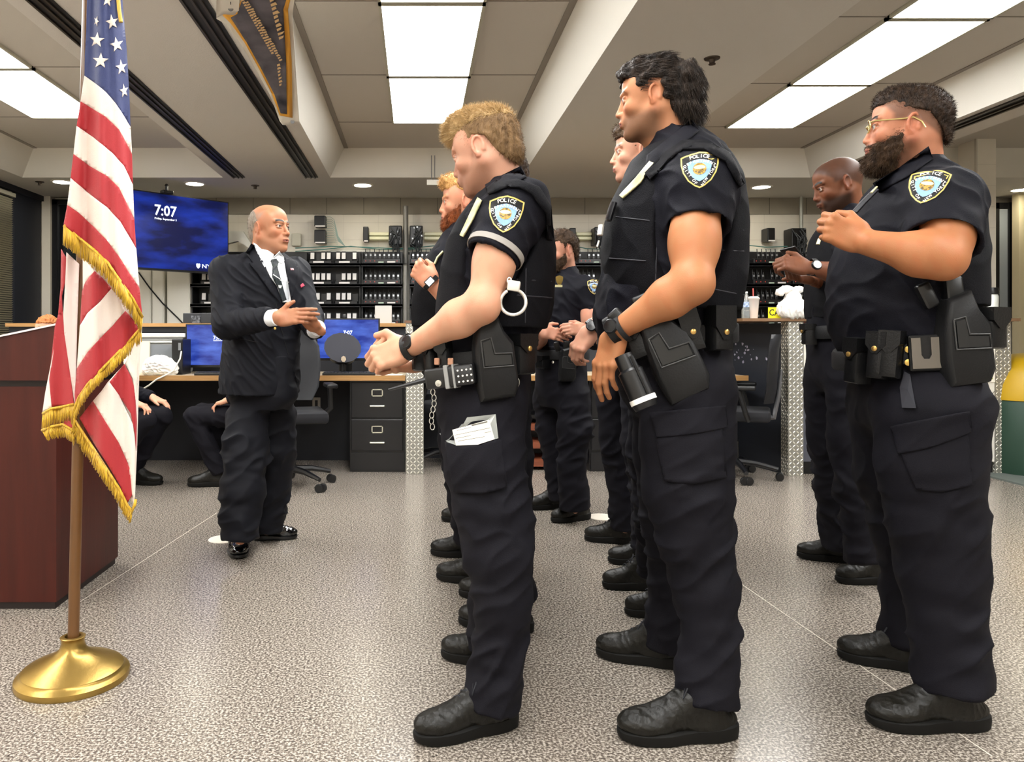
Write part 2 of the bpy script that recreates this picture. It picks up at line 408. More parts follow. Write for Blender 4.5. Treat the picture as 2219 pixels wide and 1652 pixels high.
# luminaires
M_diff = mat('light diffuser', 'ffffff', .5, emit=('fffffd', PANEL_E), noise=None)
M_fr = mat('fixture frame', 'b9b6a4', .5)
names = {0: 'left', 1: 'middle', 2: 'right'}
for r, (x0, x1, yend, L0) in enumerate(((-3.27, -2.65, 6.47, 1.2), (-.215, .385, 6.63, 1.2), (2.74, 3.35, 6.78, 1.17))):
    tl = MB().use(M_tgrid)
    for k in range(8):
        ya = yend-L0*(k+1)+.008; yb = yend-L0*k-.008
        if yb < -2.3: break
        a0, a1, b0, b1 = cof[r]
        tl.box((b0, yb+.004, ZH-.004), (b1, yb+.012, ZH-.001))
        o = empty('ceiling_light', ((x0+x1)/2, (ya+yb)/2, ZH-.03))
        f = MB()
        for q in (((x0, ya, ZH-.02), (x0+.018, yb, ZH-.001)), ((x1-.018, ya, ZH-.02), (x1, yb, ZH-.001)), ((x0, ya, ZH-.02), (x1, ya+.018, ZH-.001)), ((x0, yb-.018, ZH-.02), (x1, yb, ZH-.001))): f.box(*q)
        f.build('frame', M_fr, o)
        d = MB(); d.box((x0+.018, ya+.018, ZH-.014), (x1-.018, yb-.018, ZH-.010)); d.build('diffuser', M_diff, o)
        ord_ = ('farthest', 'second farthest', 'third farthest', 'fourth farthest', 'fifth farthest', 'sixth farthest', 'seventh farthest', 'nearest')[min(k, 7)]
        tag(o, 'bright rectangular ceiling light, %s of the %s row' % (ord_, names[r]), 'ceiling light', 'recessed ceiling lights in the coffers')
    struct(tl.build('trim_%d' % (r+2)))
# recessed linear air slots in the beams
M_slot = mat('slot black', '0c0b0a', .5); M_sl2 = mat('slot bronze', '3c352d', .4, .4)
for x0, x1, lb in ((-1.86, -1.74, 'long dark slot vent in the ceiling beam, left one behind the flag'), (-1.13, -1.0, 'long dark slot vent in the ceiling beam behind the hanging banner'), (4.06, 4.22, 'long dark slot vent in the ceiling at the far right')):
    o = empty('air_slot', ((x0+x1)/2, 3, ZL)); m = MB(); m.box((x0, -2, ZL-.006), (x1, 7.72, ZL-.001)); m.build('slot', M_slot, o)
    m = MB()
    for q in (0, .4, .72): m.box((x0+(x1-x0)*q, -2, ZL-.016), (x0+(x1-x0)*(q+.1), 7.72, ZL-.006))
    m.build('blade', M_sl2, o); tag(o, lb, 'air vent', 'slot vents')
# round downlights
dl = [(135, 394, 'left of the flag'), (422, 398, 'above the wall screen'), (786, 401, 'near the middle of the back ceiling'), (1650, 405, 'right of the tall dark-haired officer'), (2213, 411, 'at the far right edge')]
for px, py, lb in dl:
    c = P(px, py, 1.61*F/(VY-py)); o = empty('downlight', c); m = MB(); m.lathe([(.115, 0), (.112, -.006), (.09, -.008), (.088, 0)], n=32, c=c); m.build('trim_ring', mat('white enamel', 'eeeae0', .4), o, smooth=True)
    m = MB(); m.lathe([(.088, -.001), (.088, -.004), (.0, -.004)], n=32, c=c); m.build('lens', mat('downlight lens', 'ffffff', .4, emit=('fff6df', 55)), o)
    tag(o, 'small round bright downlight '+lb, 'downlight', 'round downlights')
for px, py, lb in ((553, 402, 'between the screen and the middle lights'), (86, 394, 'at the far left'), (1543, 126, 'near the camera above the dark-haired officer')):
    c = P(px, py, 1.61*F/(VY-py)); m = MB(); s0 = 1.0
    m.lathe([(.045, 0), (.043, -.006), (.02, -.01), (.014, -.03), (.02, -.034), (.02, -.037), (0, -.037)], n=20)
    o = m.build('sprinkler_head', mat('tarnished brass', '4a4038', .4, .7), smooth=True); o.location = c; tag(o, 'small dark sprinkler head on the ceiling '+lb, 'sprinkler', 'ceiling sprinklers')
# walls
wb = MB().use(M_white); wb.box((-4.4, YB, 0), (8, YB+.1, 3.1)); wb.use(M_mort)
for z in np.arange(.2, 2.5, .2):
    wb.box((-2.6, YB-.002, z), (8, YB, z+.004))
wb.use(M_band); wb.box((-3.3, YB-.02, 2.5), (8, YB, ZL)); wb.use(M_joint)
for i in range(26): wb.box((-3.2+.43*i, YB-.022, 2.5), (-3.195+.43*i, YB-.019, ZL))
wb.use(M_mort)
for i in range(26): wb.box((-2.5+.41*i, YB-.0015, 1.0), (-2.497+.41*i, YB-.0005, 2.5))
wb.use(M_white); wb.box((-4.325, 8.78, 0), (-4.225, YB, ZL)); struct(wb.build('wall_back'))
wl = MB().use(M_white); wl.box((-4.45, -3, 0), (-4.36, 9, 3.1)); wl.use(mat('dark navy panel', '191d28', .6)); wl.box((-4.362, 8.2, 0), (-4.33, 8.77, 2.69)); wl.box((-4.362, 7.2, 2.63), (-4.30, 8.86, 2.69)); struct(wl.build('wall_left'))
s = MB(); s.box((8, -3, 0), (8.1, 9, 3.1)); struct(s.build('wall_right', M_white))
s = MB(); s.box((-4.4, -3.1, 0), (8, -3, 3.1)); struct(s.build('wall_front', M_white))
# window with venetian blinds on the left wall
s = MB().use(mat('window frame', '2a2a2a', .5)); s.box((-4.36, 6.2, .95), (-4.345, 8.17, 2.62)); struct(s.build('window_1'))
o = empty('venetian_blind', (-4.33, 7.2, 2.58)); m = MB(); m.box((-4.345, 6.25, 2.56), (-4.29, 8.15, 2.60)); m.build('head_rail', mat('blind grey', 'a9a696', .5), o)
m = MB()
for i in range(66): z = 1.0+i*.0235; m.add([(-4.335, 6.27, z), (-4.335, 8.14, z), (-4.312, 8.14, z+.014), (-4.312, 6.27, z+.014)], [(0, 1, 2, 3)])
m.build('slats', mat('blind slat', 'd2cdb6', .5), o); tag(o, 'grey-beige venetian blind at the far left window', 'blind')
# back left door
s = MB().use(mat('door black', '0a0c0f', .25)); s.box((-4.2, YB-.06, 0), (-3.3, YB-.03, 2.62)); s.use(M_blk2)
for x in (-4.22, -3.36): s.box((x, YB-.09, 0), (x+.06, YB-.02, 2.66))
s.box((-4.22, YB-.09, 2.6), (-3.3, YB-.02, 2.66)); s.use(mat('door glass dark', '20262c', .08, spec=.8)); s.box((-4.1, YB-.065, .9), (-3.9, YB-.058, 2.4)); struct(s.build('door_1'))
# far right door and pillar
X = lambda px, Y: (px-VX)*Y/F
s = MB().use(M_blk); yd = 8.8
s.box((X(2158, yd), yd, 0), (X(2166, yd), yd+.06, 2.62)); s.box((X(2185, yd), yd-.02, 0), (X(2204, yd), yd+.05, 2.62)); s.box((X(2158, yd), yd, 2.55), (X(2204, yd), yd+.05, 2.62))
s.use(mat('door glass pale', '9aa0a3', .2)); s.box((X(2166, yd), yd+.01, .1), (X(2185, yd), yd+.02, 2.56)); struct(s.build('door_2'))
s = MB().use(M_white); s.box((X(2112, 7.23), 7.2, 0), (X(2153, 7.23), 7.45, ZH)); s.use(M_mort)
for k in range(14): s.box((X(2112, 7.23), 7.198, .2*k+.1), (X(2153, 7.23), 7.2, .2*k+.103))
s.box((X(2112, 7.23)-.012, 7.19, 0), (X(2112, 7.23), 7.22, ZH)); struct(s.build('wall_pillar'))
s = MB(); s.box((X(2208, 8.6), 8.6, 0), (7.9, 8.7, ZL)); struct(s.build('wall_alcove', mat('beige wall', 'c9bd9c', .7)))
# small hanging sign
o = empty('hanging_sign', P(950, 393, 7.6)); m = MB(); a = P(925, 390, 7.6); b = P(977, 401, 7.6); m.box((a[0], 7.59, b[2]), (b[0], 7.62, a[2])); m.build('panel', mat('white sign', 'dcd8cd', .5), o)
for px in (935, 942): m = MB(); a = P(px, 392, 7.6); m.tube([a, (a[0], 7.6, ZL+.24)], .004, 6); m.build('rod', M_grey, o)
tag(o, 'small white panel hanging on two thin rods below the middle coffer', 'sign')
# ---------------- television ----------------
def frameR(right, up): r = np.array(right, float); r /= np.linalg.norm(r); u = np.array(up, float); return np.stack([r, u, np.cross(r, u)], 1)
def screen_mat(name, c1, c2, strength, sc=3):
    m = bpy.data.materials.new(name); m.use_nodes = True; N = m.node_tree.nodes; L = m.node_tree.links; b = N['Principled BSDF']; b.inputs['Base Color'].default_value = (0.002, .002, .004, 1); b.inputs['Roughness'].default_value = .2
    tc = N.new('ShaderNodeTexCoord'); mp = N.new('ShaderNodeMapping'); mp.inputs['Scale'].default_value = (1, 1, 3); L.new(tc.outputs['Object'], mp.inputs[0]); nz = N.new('ShaderNodeTexNoise'); nz.inputs['Scale'].default_value = sc; nz.inputs['Detail'].default_value = 8; L.new(mp.outputs[0], nz.inputs['Vector'])
    r = N.new('ShaderNodeValToRGB'); L.new(nz.outputs['Fac'], r.inputs[0]); r.color_ramp.elements[0].position = .38; r.color_ramp.elements[0].color = lin(c1); r.color_ramp.elements[1].position = .7; r.color_ramp.elements[1].color = lin(c2)
    L.new(r.outputs[0], b.inputs['Emission Color']); b.inputs['Emission Strength'].default_value = strength; return m
M_txt = mat('screen text', 'e8f0ff', .5, emit=('e8f0ff', 1.0))
R_ = np.array((-2.07, 8.38)); dr = np.array((.72, .694)); dr /= np.linalg.norm(dr); W_, H_ = 1.42, .80
cT = np.array((R_[0]-dr[0]*W_/2, R_[1]-dr[1]*W_/2, HC+(VY-507)*8.0/F)); RT = frameR((dr[0], dr[1], 0), (0, 0, 1)); o = empty('television', cT)
m = MB(); m.box((-W_/2, -H_/2, -.06), (W_/2, H_/2, -.002), R=RT, c=cT); m.build('casing', M_blk, o)
m = MB(); m.box((-W_/2+.012, -H_/2+.02, -.002), (W_/2-.012, H_/2-.012, .001), R=RT, c=cT); m.build('screen', screen_mat('tv picture', '00093c', '10309a', 1.0, 2.2), o)
m = MB(); q = cT+RT@np.array((.12, .2, .004)); text(m, '7:07', cT+RT@np.array((-.02, .17, .003)), RT, .15, .0, width=.24); text(m, 'Friday, September 5', cT+RT@np.array((-.02, .125, .003)), RT, .028, .0, width=.24)
m.build('screen_text', M_txt, o); m = MB(); text(m, 'NYPD', cT+RT@np.array((.49, -.345, .003)), RT, .06, .0, width=.2); sh = [(0, -.03), (.02, -.01), (.024, .02), (.012, .026), (0, .022), (-.012, .026), (-.024, .02), (-.02, -.01)]; m.prism(sh, (.002, .004), cT+RT@np.array((.345, -.325, 0)), RT)
m.build('screen_logo', M_txt, o)
m = MB(); m.rbox((-.06, H_/2, -.05), (.06, H_/2+.035, .02), .01, R=RT, c=cT); m.lathe([(.015, 0), (.015, .05), (.022, .06), (.01, .075), (0, .075)], c=cT+RT@np.array((0, H_/2+.03, -.02))); m.build('camera_bar', M_blk, o)
tag(o, 'large wall-mounted screen showing 7:07 on a deep blue picture', 'television')
# ---------------- back partition, desks, racks ----------------
M_oak = mat('oak edge', 'b58a55', .5, noise=(6, '9a6f3d', .3, (1, 1, 30))); M_lam = mat('laminate top', 'b9a98f', .5)
M_screenB = screen_mat('monitor picture', '1c2f86', '4a67c4', .95, 5)
# partition behind the desks
o = empty('partition', (-1.2, 6.8, 0)); m = MB(); m.box((-3.6, 6.72, 0), (-.08, 6.8, 1.16)); m.build('panel', M_navyp, o); m = MB(); m.box((-3.6, 6.66, 1.16), (-.08, 6.9, 1.19)); m.build('cap', M_oak, o)
tag(o, 'dark low partition with oak cap behind the two desks', 'partition')
o = empty('desk', (-1.2, 6.3, 0)); m = MB(); m.box((-3.6, 5.98, .735), (-.09, 6.715, .765)); m.build('worktop', M_lam, o); m = MB(); m.box((-3.6, 5.965, .728), (-.09, 5.98, .768)); m.build('edge', M_oak, o)
m = MB(); m.box((-3.6, 6.6, 0), (-.56, 6.63, .735)); m.build('back_panel', mat('modesty navy', '0b0d16', .6), o)
tag(o, 'long oak-edged desk with two screens, file cabinet under its right end', 'desk')
def file_cabinet(x0, x1, y0, label):
    o = empty('file_cabinet', ((x0+x1)/2, y0+.3, 0)); m = MB(); m.box((x0, y0+.012, 0), (x1, y0+.6, .722)); m.build('body', M_blk2, o)
    for z0, z1 in ((.43, .71), (.17, .42)):
        m = MB(); m.rbox((x0+.012, y0-.006, z0), (x1-.012, y0+.012, z1), .006); d = m.build('drawer', M_blk2, o)
        xc = (x0+x1)/2; m = MB(); m.tube([(xc-.055, y0-.004, z1-.185), (xc-.055, y0-.022, z1-.185), (xc+.055, y0-.022, z1-.185), (xc+.055, y0-.004, z1-.185)], .007, 8); m.build('handle', mat('pale chrome', 'd8d6c4', .3, .7), d)
        m = MB(); a, b = xc-.045, xc+.045; za, zb = z1-.11, z1-.052
        for q in (((a, y0-.009, za), (b, y0-.005, za+.008)), ((a, y0-.009, zb-.008), (b, y0-.005, zb)), ((a, y0-.009, za), (a+.008, y0-.005, zb)), ((b-.008, y0-.009, za), (b, y0-.005, zb))): m.box(*q)
        m.build('label_holder', MATS['pale chrome'], d)
    m = MB(); m.box((x0+.01, y0, .012), (x1-.01, y0+.012, .155)); m.build('plinth', M_blk2, o); tag(o, label, 'file cabinet')
file_cabinet(-.53, -.095, 6.03, 'black two-drawer file cabinet beside the patterned metal post')
file_cabinet(X(1278, 6.05), X(1345, 6.05)+.2, 6.05, 'black file cabinet behind the middle row of officers')
o = empty('desk', (1.7, 6.3, 0)); m = MB(); m.box((.8, 5.98, .735), (2.6, 6.715, .765)); m.build('worktop', M_lam, o); m = MB(); m.box((.8, 5.965, .728), (2.6, 5.98, .768)); m.build('edge', M_oak, o); m = MB(); m.box((.8, 6.68, 0), (2.6, 6.7, .735)); m.build('back_panel', MATS['modesty navy'], o)
tag(o, 'oak-edged desk glimpsed between the officers, right of the metal post', 'desk')
o = empty('partition', (1.4, 6.8, 0)); m = MB(); m.box((.06, 6.72, 0), (2.5, 6.8, 1.16)); m.build('panel', M_navyp, o); m = MB(); m.box((.06, 6.66, 1.16), (2.5, 6.9, 1.19)); m.build('cap', M_oak, o); tag(o, 'dark low partition running behind the middle officers', 'partition')
# tread-plate posts
M_tread = mat('tread plate metal', 'a3a198', .42, .6); M_treadh = mat('tread plate ridge', 'efece0', .3, .5)
def tread(m, w0, h0, c, R, px=.027):
    """raised lozenges over a w0 x h0 plate, local x across, y up, z out"""
    nx = max(1, int(w0/px)); nz_ = int(h0/px)
    for i in range(nx):
        for j in range(nz_):
            a = (.8 if (i+j) % 2 else -.8); cx = -w0/2+(i+.5)*w0/nx; cy = (j+.5)*h0/nz_; L0, B0 = px*.6, px*.2
            pts = [(-L0, 0, 0), (0, -B0, 0), (L0, 0, 0), (0, B0, 0), (-L0*.5, 0, .0022), (L0*.5, 0, .0022)]
            ca, sa = math.cos(a), math.sin(a); vs = [tuple(np.array(c)+np.array(R)@np.array((cx+x*ca-y*sa, cy+x*sa+y*ca, z))) for x, y, z in pts]
            m.add(vs, [(0, 1, 4), (1, 5, 4), (1, 2, 5), (2, 3, 5), (3, 4, 5), (3, 0, 4)])
RF = frameR((1, 0, 0), (0, 0, 1)); RL = frameR((0, -1, 0), (0, 0, 1))   # facing camera / facing -x
def post(x0, x1, y0, z1, label, dep=.12):
    o = empty('tread_plate_post', ((x0+x1)/2, y0, 0)); m = MB(); m.box((x0, y0, 0), (x1, y0+dep, z1)); m.build('plate', M_tread, o)
    m = MB(); tread(m, x1-x0, z1, ((x0+x1)/2, y0, 0), RF); tread(m, dep, z1, (x0, y0+dep/2, 0), RL); m.build('ridges', M_treadh, o); m = MB(); m.box((x0-.01, y0-.01, z1), (x1+.01, y0+dep, z1+.02)); m.build('cap', mat('dark oak cap', '6e4f3a', .5), o); tag(o, label, 'metal post', 'tread plate posts')
post(-.084, .054, 5.94, 1.18, 'silver tread-plate post beside the black file cabinet')
post(2.86, 2.976, 5.86, 1.19, 'silver tread-plate post at the corner of the right counter')
post(X(2152, 5.95), X(2187, 5.95), 5.93, 1.19, 'silver tread-plate post at the far right behind the yellow bin')
# right counter
o = empty('counter', (3.6, 6.1, 0)); m = MB(); m.add([(2.86, 5.98, 0), (2.93, 5.98, 0), (2.62, 7.3, 0), (2.55, 7.3, 0), (2.86, 5.98, 1.18), (2.93, 5.98, 1.18), (2.62, 7.3, 1.18), (2.55, 7.3, 1.18)], [(0, 1, 2, 3), (4, 5, 6, 7), (0, 1, 5, 4), (1, 2, 6, 5), (2, 3, 7, 6), (3, 0, 4, 7)]); m.build('side_panel', M_navyp, o)
m = MB(); m.box((2.976, 5.93, .1), (X(2108, 5.94), 6.0, 1.18)); m.build('front_panel', mat('slate laminate', '50525c', .5), o)
m = MB(); m.box((X(2100, 5.94), 5.925, .1), (X(2152, 5.94), 6.0, 1.18)); m.build('white_panel', mat('white laminate', 'e8e4da', .4), o)
m = MB(); m.box((2.976, 5.95, 0), (X(2152, 5.94), 6.0, .1)); m.build('baseboard', M_blk, o)
m = MB(); m.box((2.5, 5.84, 1.192), (X(2188, 5.95), 6.25, 1.215)); m.box((2.42, 6.25, 1.192), (3.0, 7.3, 1.215)); m.build('countertop', mat('wood countertop', '8a6a4c', .4, noise=(8, '6f5138', .3)), o)
tag(o, 'chest-high service counter with slate front on the right', 'counter')
m = MB()    # torn poster remains
for i in range(26):
    t0 = random.gauss(.32, .1); z0 = random.gauss(.93, .06); r0 = random.uniform(.004, .016); xx = 2.86-.235*t0*.999; yy = 5.98+1.32*t0*.9
    pts = [(r0*random.uniform(.5, 1.3)*math.cos(k), r0*random.uniform(.5, 1.3)*math.sin(k)) for k in np.linspace(0, 5.3, 6)]
    dn = np.array((-.31, 1.32, 0)); dn /= np.linalg.norm(dn); m.prism(pts, (.0, .0015), (2.86-.31*t0, 5.98+1.32*t0, z0), frameR(-dn, (0, 0, 1)))
tag(m.build('torn_paper', mat('torn paper', '9a96a6', .8)), 'scraps of torn paper stuck on the dark counter side', 'paper scraps', kind='stuff')
# notices on counter
def sheet(name, x0, z0, x1, z1, y, label, cat='notice', bars=()):
    o = empty(name, ((x0+x1)/2, y, z0)); m = MB(); m.box((x0, y-.002, z0), (x1, y, z1)); m.build('paper', mat('paper white', 'f1eee2', .7), o)
    for bn, (col, a, b, c, d) in enumerate(bars):
        m = MB(); m.box((x0+(x1-x0)*a, y-.003, z0+(z1-z0)*b), (x0+(x1-x0)*c, y-.002, z0+(z1-z0)*d)); m.build('printed_bar', mat('print '+col, col, .6), o)
    tag(o, label, cat)
sheet('notice', X(2125, 5.9), HC-.36, X(2160, 5.9), HC+.08, 5.92, 'white notice with yellow and green bars on the white counter panel', bars=(('d8d42a', .35, .88, .65, .93), ('c0603a', .3, .75, .6, .84), ('d8d42a', .0, .40, .8, .44), ('3c5a20', 0, .12, .85, .15), ('9cae20', 0, .05, .85, .075), ('555555', .2, .25, .7, .32)))
sheet('notice', X(1745, 5.9), HC-.3, X(1768, 5.9), HC-.02, 5.925, 'white sheet taped to the slate counter front beside the metal post', bars=(('aaaaaa', .2, .5, .7, .7),))
c = P(2142, 880, 5.9)
o = empty('wall_box', (c[0], 5.91, c[2])); m2 = MB(); m2.rbox((c[0]-.03, 5.9, c[2]-.055), (c[0]+.03, 5.922, c[2]+.05), .006); m2.build('housing', mat('white plastic', 'e6e3da', .4), o)
m2 = MB(); m2.tube([c+np.array(q) for q in ((0, -.005, .05), (-.025, -.005, .11), (-.06, -.005, .14))], .0025, 6); m2.tube([c+np.array(q) for q in ((0.01, -.005, .05), (.03, -.005, .1), (.05, -.005, .12))], .0025, 6); m2.tube([c+np.array(q) for q in ((-.02, -.025, .02), (.02, -.028, -.01), (-.01, -.028, -.05), (0, -.02, -.08))], .003, 6); m2.build('cable', mat('grey cable', '77746c', .5), o)
tag(o, 'small white cable box on the white counter panel', 'cable box')
# things on the right counter (top at 1.215)
ZT = 1.215
def bottle(loc, label, h=.2, r=.031):
    o = empty('water_bottle', loc); m = MB(); m.lathe([(r*.9, 0), (r, .006), (r, h*.3), (r*.94, h*.34), (r, h*.38), (r, h*.66), (r*.8, h*.78), (r*.42, h*.9), (r*.42, h*.94)], c=loc, n=20); m.build('bottle', mat('clear plastic', 'dfe8ea', .12, trans=.75, spec=.6), o, smooth=True)
    m = MB(); m.lathe([(r*.47, h*.94), (r*.47, h), (0, h)], c=loc, n=16); m.build('cap', MATS['white plastic'], o); m = MB(); m.lathe([(r*1.02, h*.42), (r*1.02, h*.62)], c=loc, n=20); m.build('wrapper', mat('bottle label blue', 'c9d6e6', .4, noise=(60, '3a62a0', .2)), o, smooth=True); tag(o, label, 'bottle')
bottle((X(1616, 5.95), 5.95, ZT), 'clear water bottle on the right counter beside the iced coffee', .21)
c = np.array((X(1633, 5.93), 5.93, ZT)); o = empty('iced_coffee_cup', c); m = MB(); m.lathe([(.03, 0), (.035, .07), (.042, .15), (.044, .152)], c=c, n=24); m.build('cup', mat('cup plastic', 'efe8e0', .2, alpha=.6), o, smooth=True)
m = MB(); m.lathe([(.029, .004), (.034, .075), (0, .075)], c=c, n=24); m.build('coffee', mat('milky coffee', 'c99b62', .5), o, smooth=True); m = MB(); m.lathe([(.045, .15), (.046, .158), (.03, .172), (0, .172)], c=c, n=24); m.build('lid', MATS['cup plastic'], o, smooth=True)
m = MB(); m.tube([c+np.array((0, 0, .09)), c+np.array((-.004, 0, .235))], .0045, 8); m.build('straw', mat('pink straw', 'e0605a', .5), o); tag(o, 'iced coffee in a clear cup with a pink straw on the counter', 'cup')
a = P(1664, 667, 5.9); b = P(1706, 690, 5.9); o = empty('caution_sign', ((a[0]+b[0])/2, 5.9, ZT)); m = MB(); m.rbox((a[0], 5.895, ZT), (b[0]+.12, 5.9, ZT+.085), .0024); m.build('panel', mat('caution yellow', 'e6dc14', .5), o)
m = MB(); text(m, 'CAUTION', (a[0]+.008, 5.8945, ZT+.022), RF, .07, .0, center=False, width=.26); m.build('lettering', mat('ink black', '141408', .6), o); tag(o, 'yellow sign reading CAUTION, half hidden by the white plastic bag', 'sign')
def blob(name, prims, h, m_, parent=None, disp=(.004, (20, 20, 20), 3), it=1):
    lo = np.min([np.array(p[1])-np.max(p[2])*1.2 for p in prims], 0); hi = np.max([np.array(p[1])+np.max(p[2])*1.2 for p in prims], 0); s = SDF(lo, hi, h)
    for q in prims: getattr(s, q[0])(*q[1:])
    v, f = s.mesh(); v = relax(v, f, it); n = vnormals(v, f); v = v+n*(disp[0]*folds(v, disp[2], disp[1]))[:, None]; return meshobj(name, v, f, m_, parent)
M_bag = mat('white thin plastic', 'f3f1ec', .4, sss=.1, bump=(60, .3))
c = P(1718, 690, 5.88); c[2] = ZT; o = blob('plastic_bag', [('ell', c+(0, 0, .07), (.12, .08, .085)), ('ell', c+(.06, 0, .05), (.09, .07, .06)), ('ell', c+(0, 0, .15), (.06, .05, .06)), ('ell', c+(-.05, 0, .22), (.055, .03, .03)), ('ell', c+(-.1, 0, .2), (.03, .025, .03)), ('ell', c+(.04, 0, .22), (.045, .03, .025))], .006, M_bag, disp=(.012, (14, 14, 10), 5)); tag(o, 'knotted white plastic bag standing on the right counter', 'plastic bag')
c = P(2150, 688, 5.95); c[2] = ZT; o = empty('drinking_flask', c); m = MB(); m.lathe([(.036, 0), (.04, .02), (.043, .17), (.036, .19)], c=c, n=20); m.build('body', mat('frosted plastic', 'd9dcd6', .3), o, smooth=True); m = MB(); m.lathe([(.045, .19), (.047, .2), (.04, .24), (.0, .245)], c=c, n=20); m.build('lid', M_blk, o, smooth=True); tag(o, 'pale drinking flask with black lid at the far right of the counter', 'flask')
# yellow and green bin
o = empty('bin', (4.92, 6.05, 0)); m = MB(); m.lathe([(.38, 0), (.385, .02), (.385, .57), (.38, .58)], c=(4.92, 6.05, 0), n=40); m.build('body', mat('dark green enamel', '1e3a2c', .5), o, smooth=True)
m = MB(); m.lathe([(.39, .58), (.39, .6), (.375, .7), (.33, .8), (.26, .88), (.15, .935), (0, .95)], c=(4.92, 6.05, 0), n=40); m.build('domed_lid', mat('yellow enamel', 'b8930e', .45, bump=(200, .1)), o, smooth=True); tag(o, 'large green bin with rounded yellow lid at the right edge', 'bin')
q = [P(2098, 1023, YF(1023)), P(2300, 1023, YF(1023)), P(2330, 1082, YF(1082)), P(2225, 1056, YF(1056))]
m = MB(); m.prism([(p[0], p[1]) for p in q], (0, .012)); tag(m.build('floor_mat', mat('grey rubber', '5e6560', .7)), 'grey-green floor mat in front of the bin', 'mat')
# monitors and desk items
ZD = .766
def monitor(x0, x1, z0, z1, y, label, tpos, stand=True):
    xc = (x0+x1)/2; o = empty('computer_monitor', (xc, y+.08, ZD)); m = MB(); m.rbox((x0, y, z0), (x1, y+.035, z1), .006); m.build('casing', M_blk, o)
    m = MB(); m.box((x0+.012, y-.0015, z0+.022), (x1-.012, y, z1-.012)); m.build('screen', M_screenB, o)
    m = MB(); text(m, '7:07', (tpos[0], y-.003, tpos[1]), RF, .045, 0, width=.075); m.box((tpos[0]-.036, y-.003, tpos[1]-.012), (tpos[0]+.036, y-.002, tpos[1]-.008)); m.build('screen_text', M_txt, o)
    m = MB(); m.box((xc-.03, y+.03, ZD+.01), (xc+.03, y+.06, z0+.1)); m.rbox((xc-.13, y-.03, ZD), (xc+.13, y+.15, ZD+.014), .006); m.build('stand', M_blk, o); tag(o, label, 'monitor', 'screens on the desk'); return o
y = 6.4; a = P(402, 702, y); b = P(560, 797, y); monitor(a[0], b[0], b[2], a[2], y, 'computer monitor showing 7:07 behind the man in the suit', (P(472, 733, y)[0], P(472, 736, y)[2]))
y = 6.35; a = P(685, 690, y); b = P(823, 782, y); monitor(a[0], b[0], b[2], a[2], y, 'computer monitor showing 7:07 with a police cap before it', (P(754, 727, y)[0], P(754, 725, y)[2]))
text_m = MB(); text(text_m, 'NYPD', (P(806, 764, y)[0], y-.003, P(806, 768, y)[2]), RF, .02, 0, width=.07); c = P(806, 760, y); text_m.prism([(p[0]*.5, p[1]*.5) for p in sh], (.002, .003), c, RF); t_ = text_m.build('screen_logo', M_txt, None); attach(t_, bpy.data.objects['computer_monitor.001'])
a = P(400, 682, 6.75); b = P(560, 704, 6.75); m = MB(); m.rbox((a[0], 6.7, 1.19), (b[0], 6.88, 1.19+.09), .006); o = empty('printer', ((a[0]+b[0])/2, 6.8, 1.19)); m.build('body', mat('charcoal box', '23252a', .4), o); m = MB(); c = P(424, 693, 6.69); m.box((c[0]-.04, 6.692, c[2]-.03), (c[0]+.04, 6.698, c[2]+.035)); m.build('sticker', mat('sticker', '6e7177', .6, noise=(60, '2a2c30', .1)), o); tag(o, 'flat charcoal device with grey sticker on the partition ledge', 'device')
# police cap on a stand in front of monitor
c = P(742, 812, 6.15); c[2] = ZD; o = empty('peaked_cap', c+np.array((0, 0, .09))); m = MB()
Rc = rotm('X', -1.05); rings = [];
for k, (r, z) in enumerate(((.1, -.05), (.105, -.01), (.135, .03), (.14, .035))): rings.append([(r*1.05*math.cos(t), r*math.sin(t), z) for t in np.linspace(0, 2*math.pi, 16, endpoint=False)])
rings.append([(.14*1.07*math.cos(t), .14*math.sin(t), .037) for t in np.linspace(0, 2*math.pi, 16, endpoint=False)]); m.loft(rings, R=basis((1, 0, -.25), (0.15, -.8, .5)), c=c+np.array((0, 0, .2))); m.build('crown', mat('cap cloth', '23232b', .8), o)
m = MB(); m.loft([[(.104*math.cos(t), .1*math.sin(t), z) for t in np.linspace(0, 2*math.pi, 24, endpoint=False)] for z in (-.08, -.04)], R=basis((1, 0, -.1), (0, -.5, .8)), c=c+np.array((0, .02, .2))); m.build('band', M_blk, o, smooth=True)
m = MB(); m.prism([(.02*math.cos(t), .025*math.sin(t)) for t in np.linspace(0, 6, 8)], (0, .004), c+np.array((.02, -.11, .13)), RF); m.build('badge', mat('pale badge', 'c9b9a2', .4, .5), o); tag(o, 'dark peaked cap propped in front of the right desk monitor', 'cap')
o = empty('cap_stand', c); m = MB(); m.lathe([(.06, 0), (.055, .012), (.03, .03), (.03, .09), (.06, .12), (.02, .13)], c=c, n=20); m.build('base', M_blk, o, smooth=True); tag(o, 'small black stand holding the peaked cap on the desk', 'stand')
bottle((X(806, 6.15), 6.15, ZD), 'clear water bottle on the desk right of the peaked cap', .19)
m = MB(); m.prism([(-.12, -.05), (.1, -.06), (.12, .04), (-.08, .06)], (0, .004), (X(845, 6.15), 6.1, ZD)); tag(m.build('paper_sheet', MATS['paper white']), 'loose white sheet on the desk near the metal post', 'paper')
m = MB(); m.tube([(X(787+6*k, 6.12), 6.12+.02*math.sin(k*1.5), ZD+.008) for k in range(8)], .005, 6); tag(m.build('desk_cable', M_blk, smooth=True), 'short black cable lying beside the bottle on the desk', 'cable')
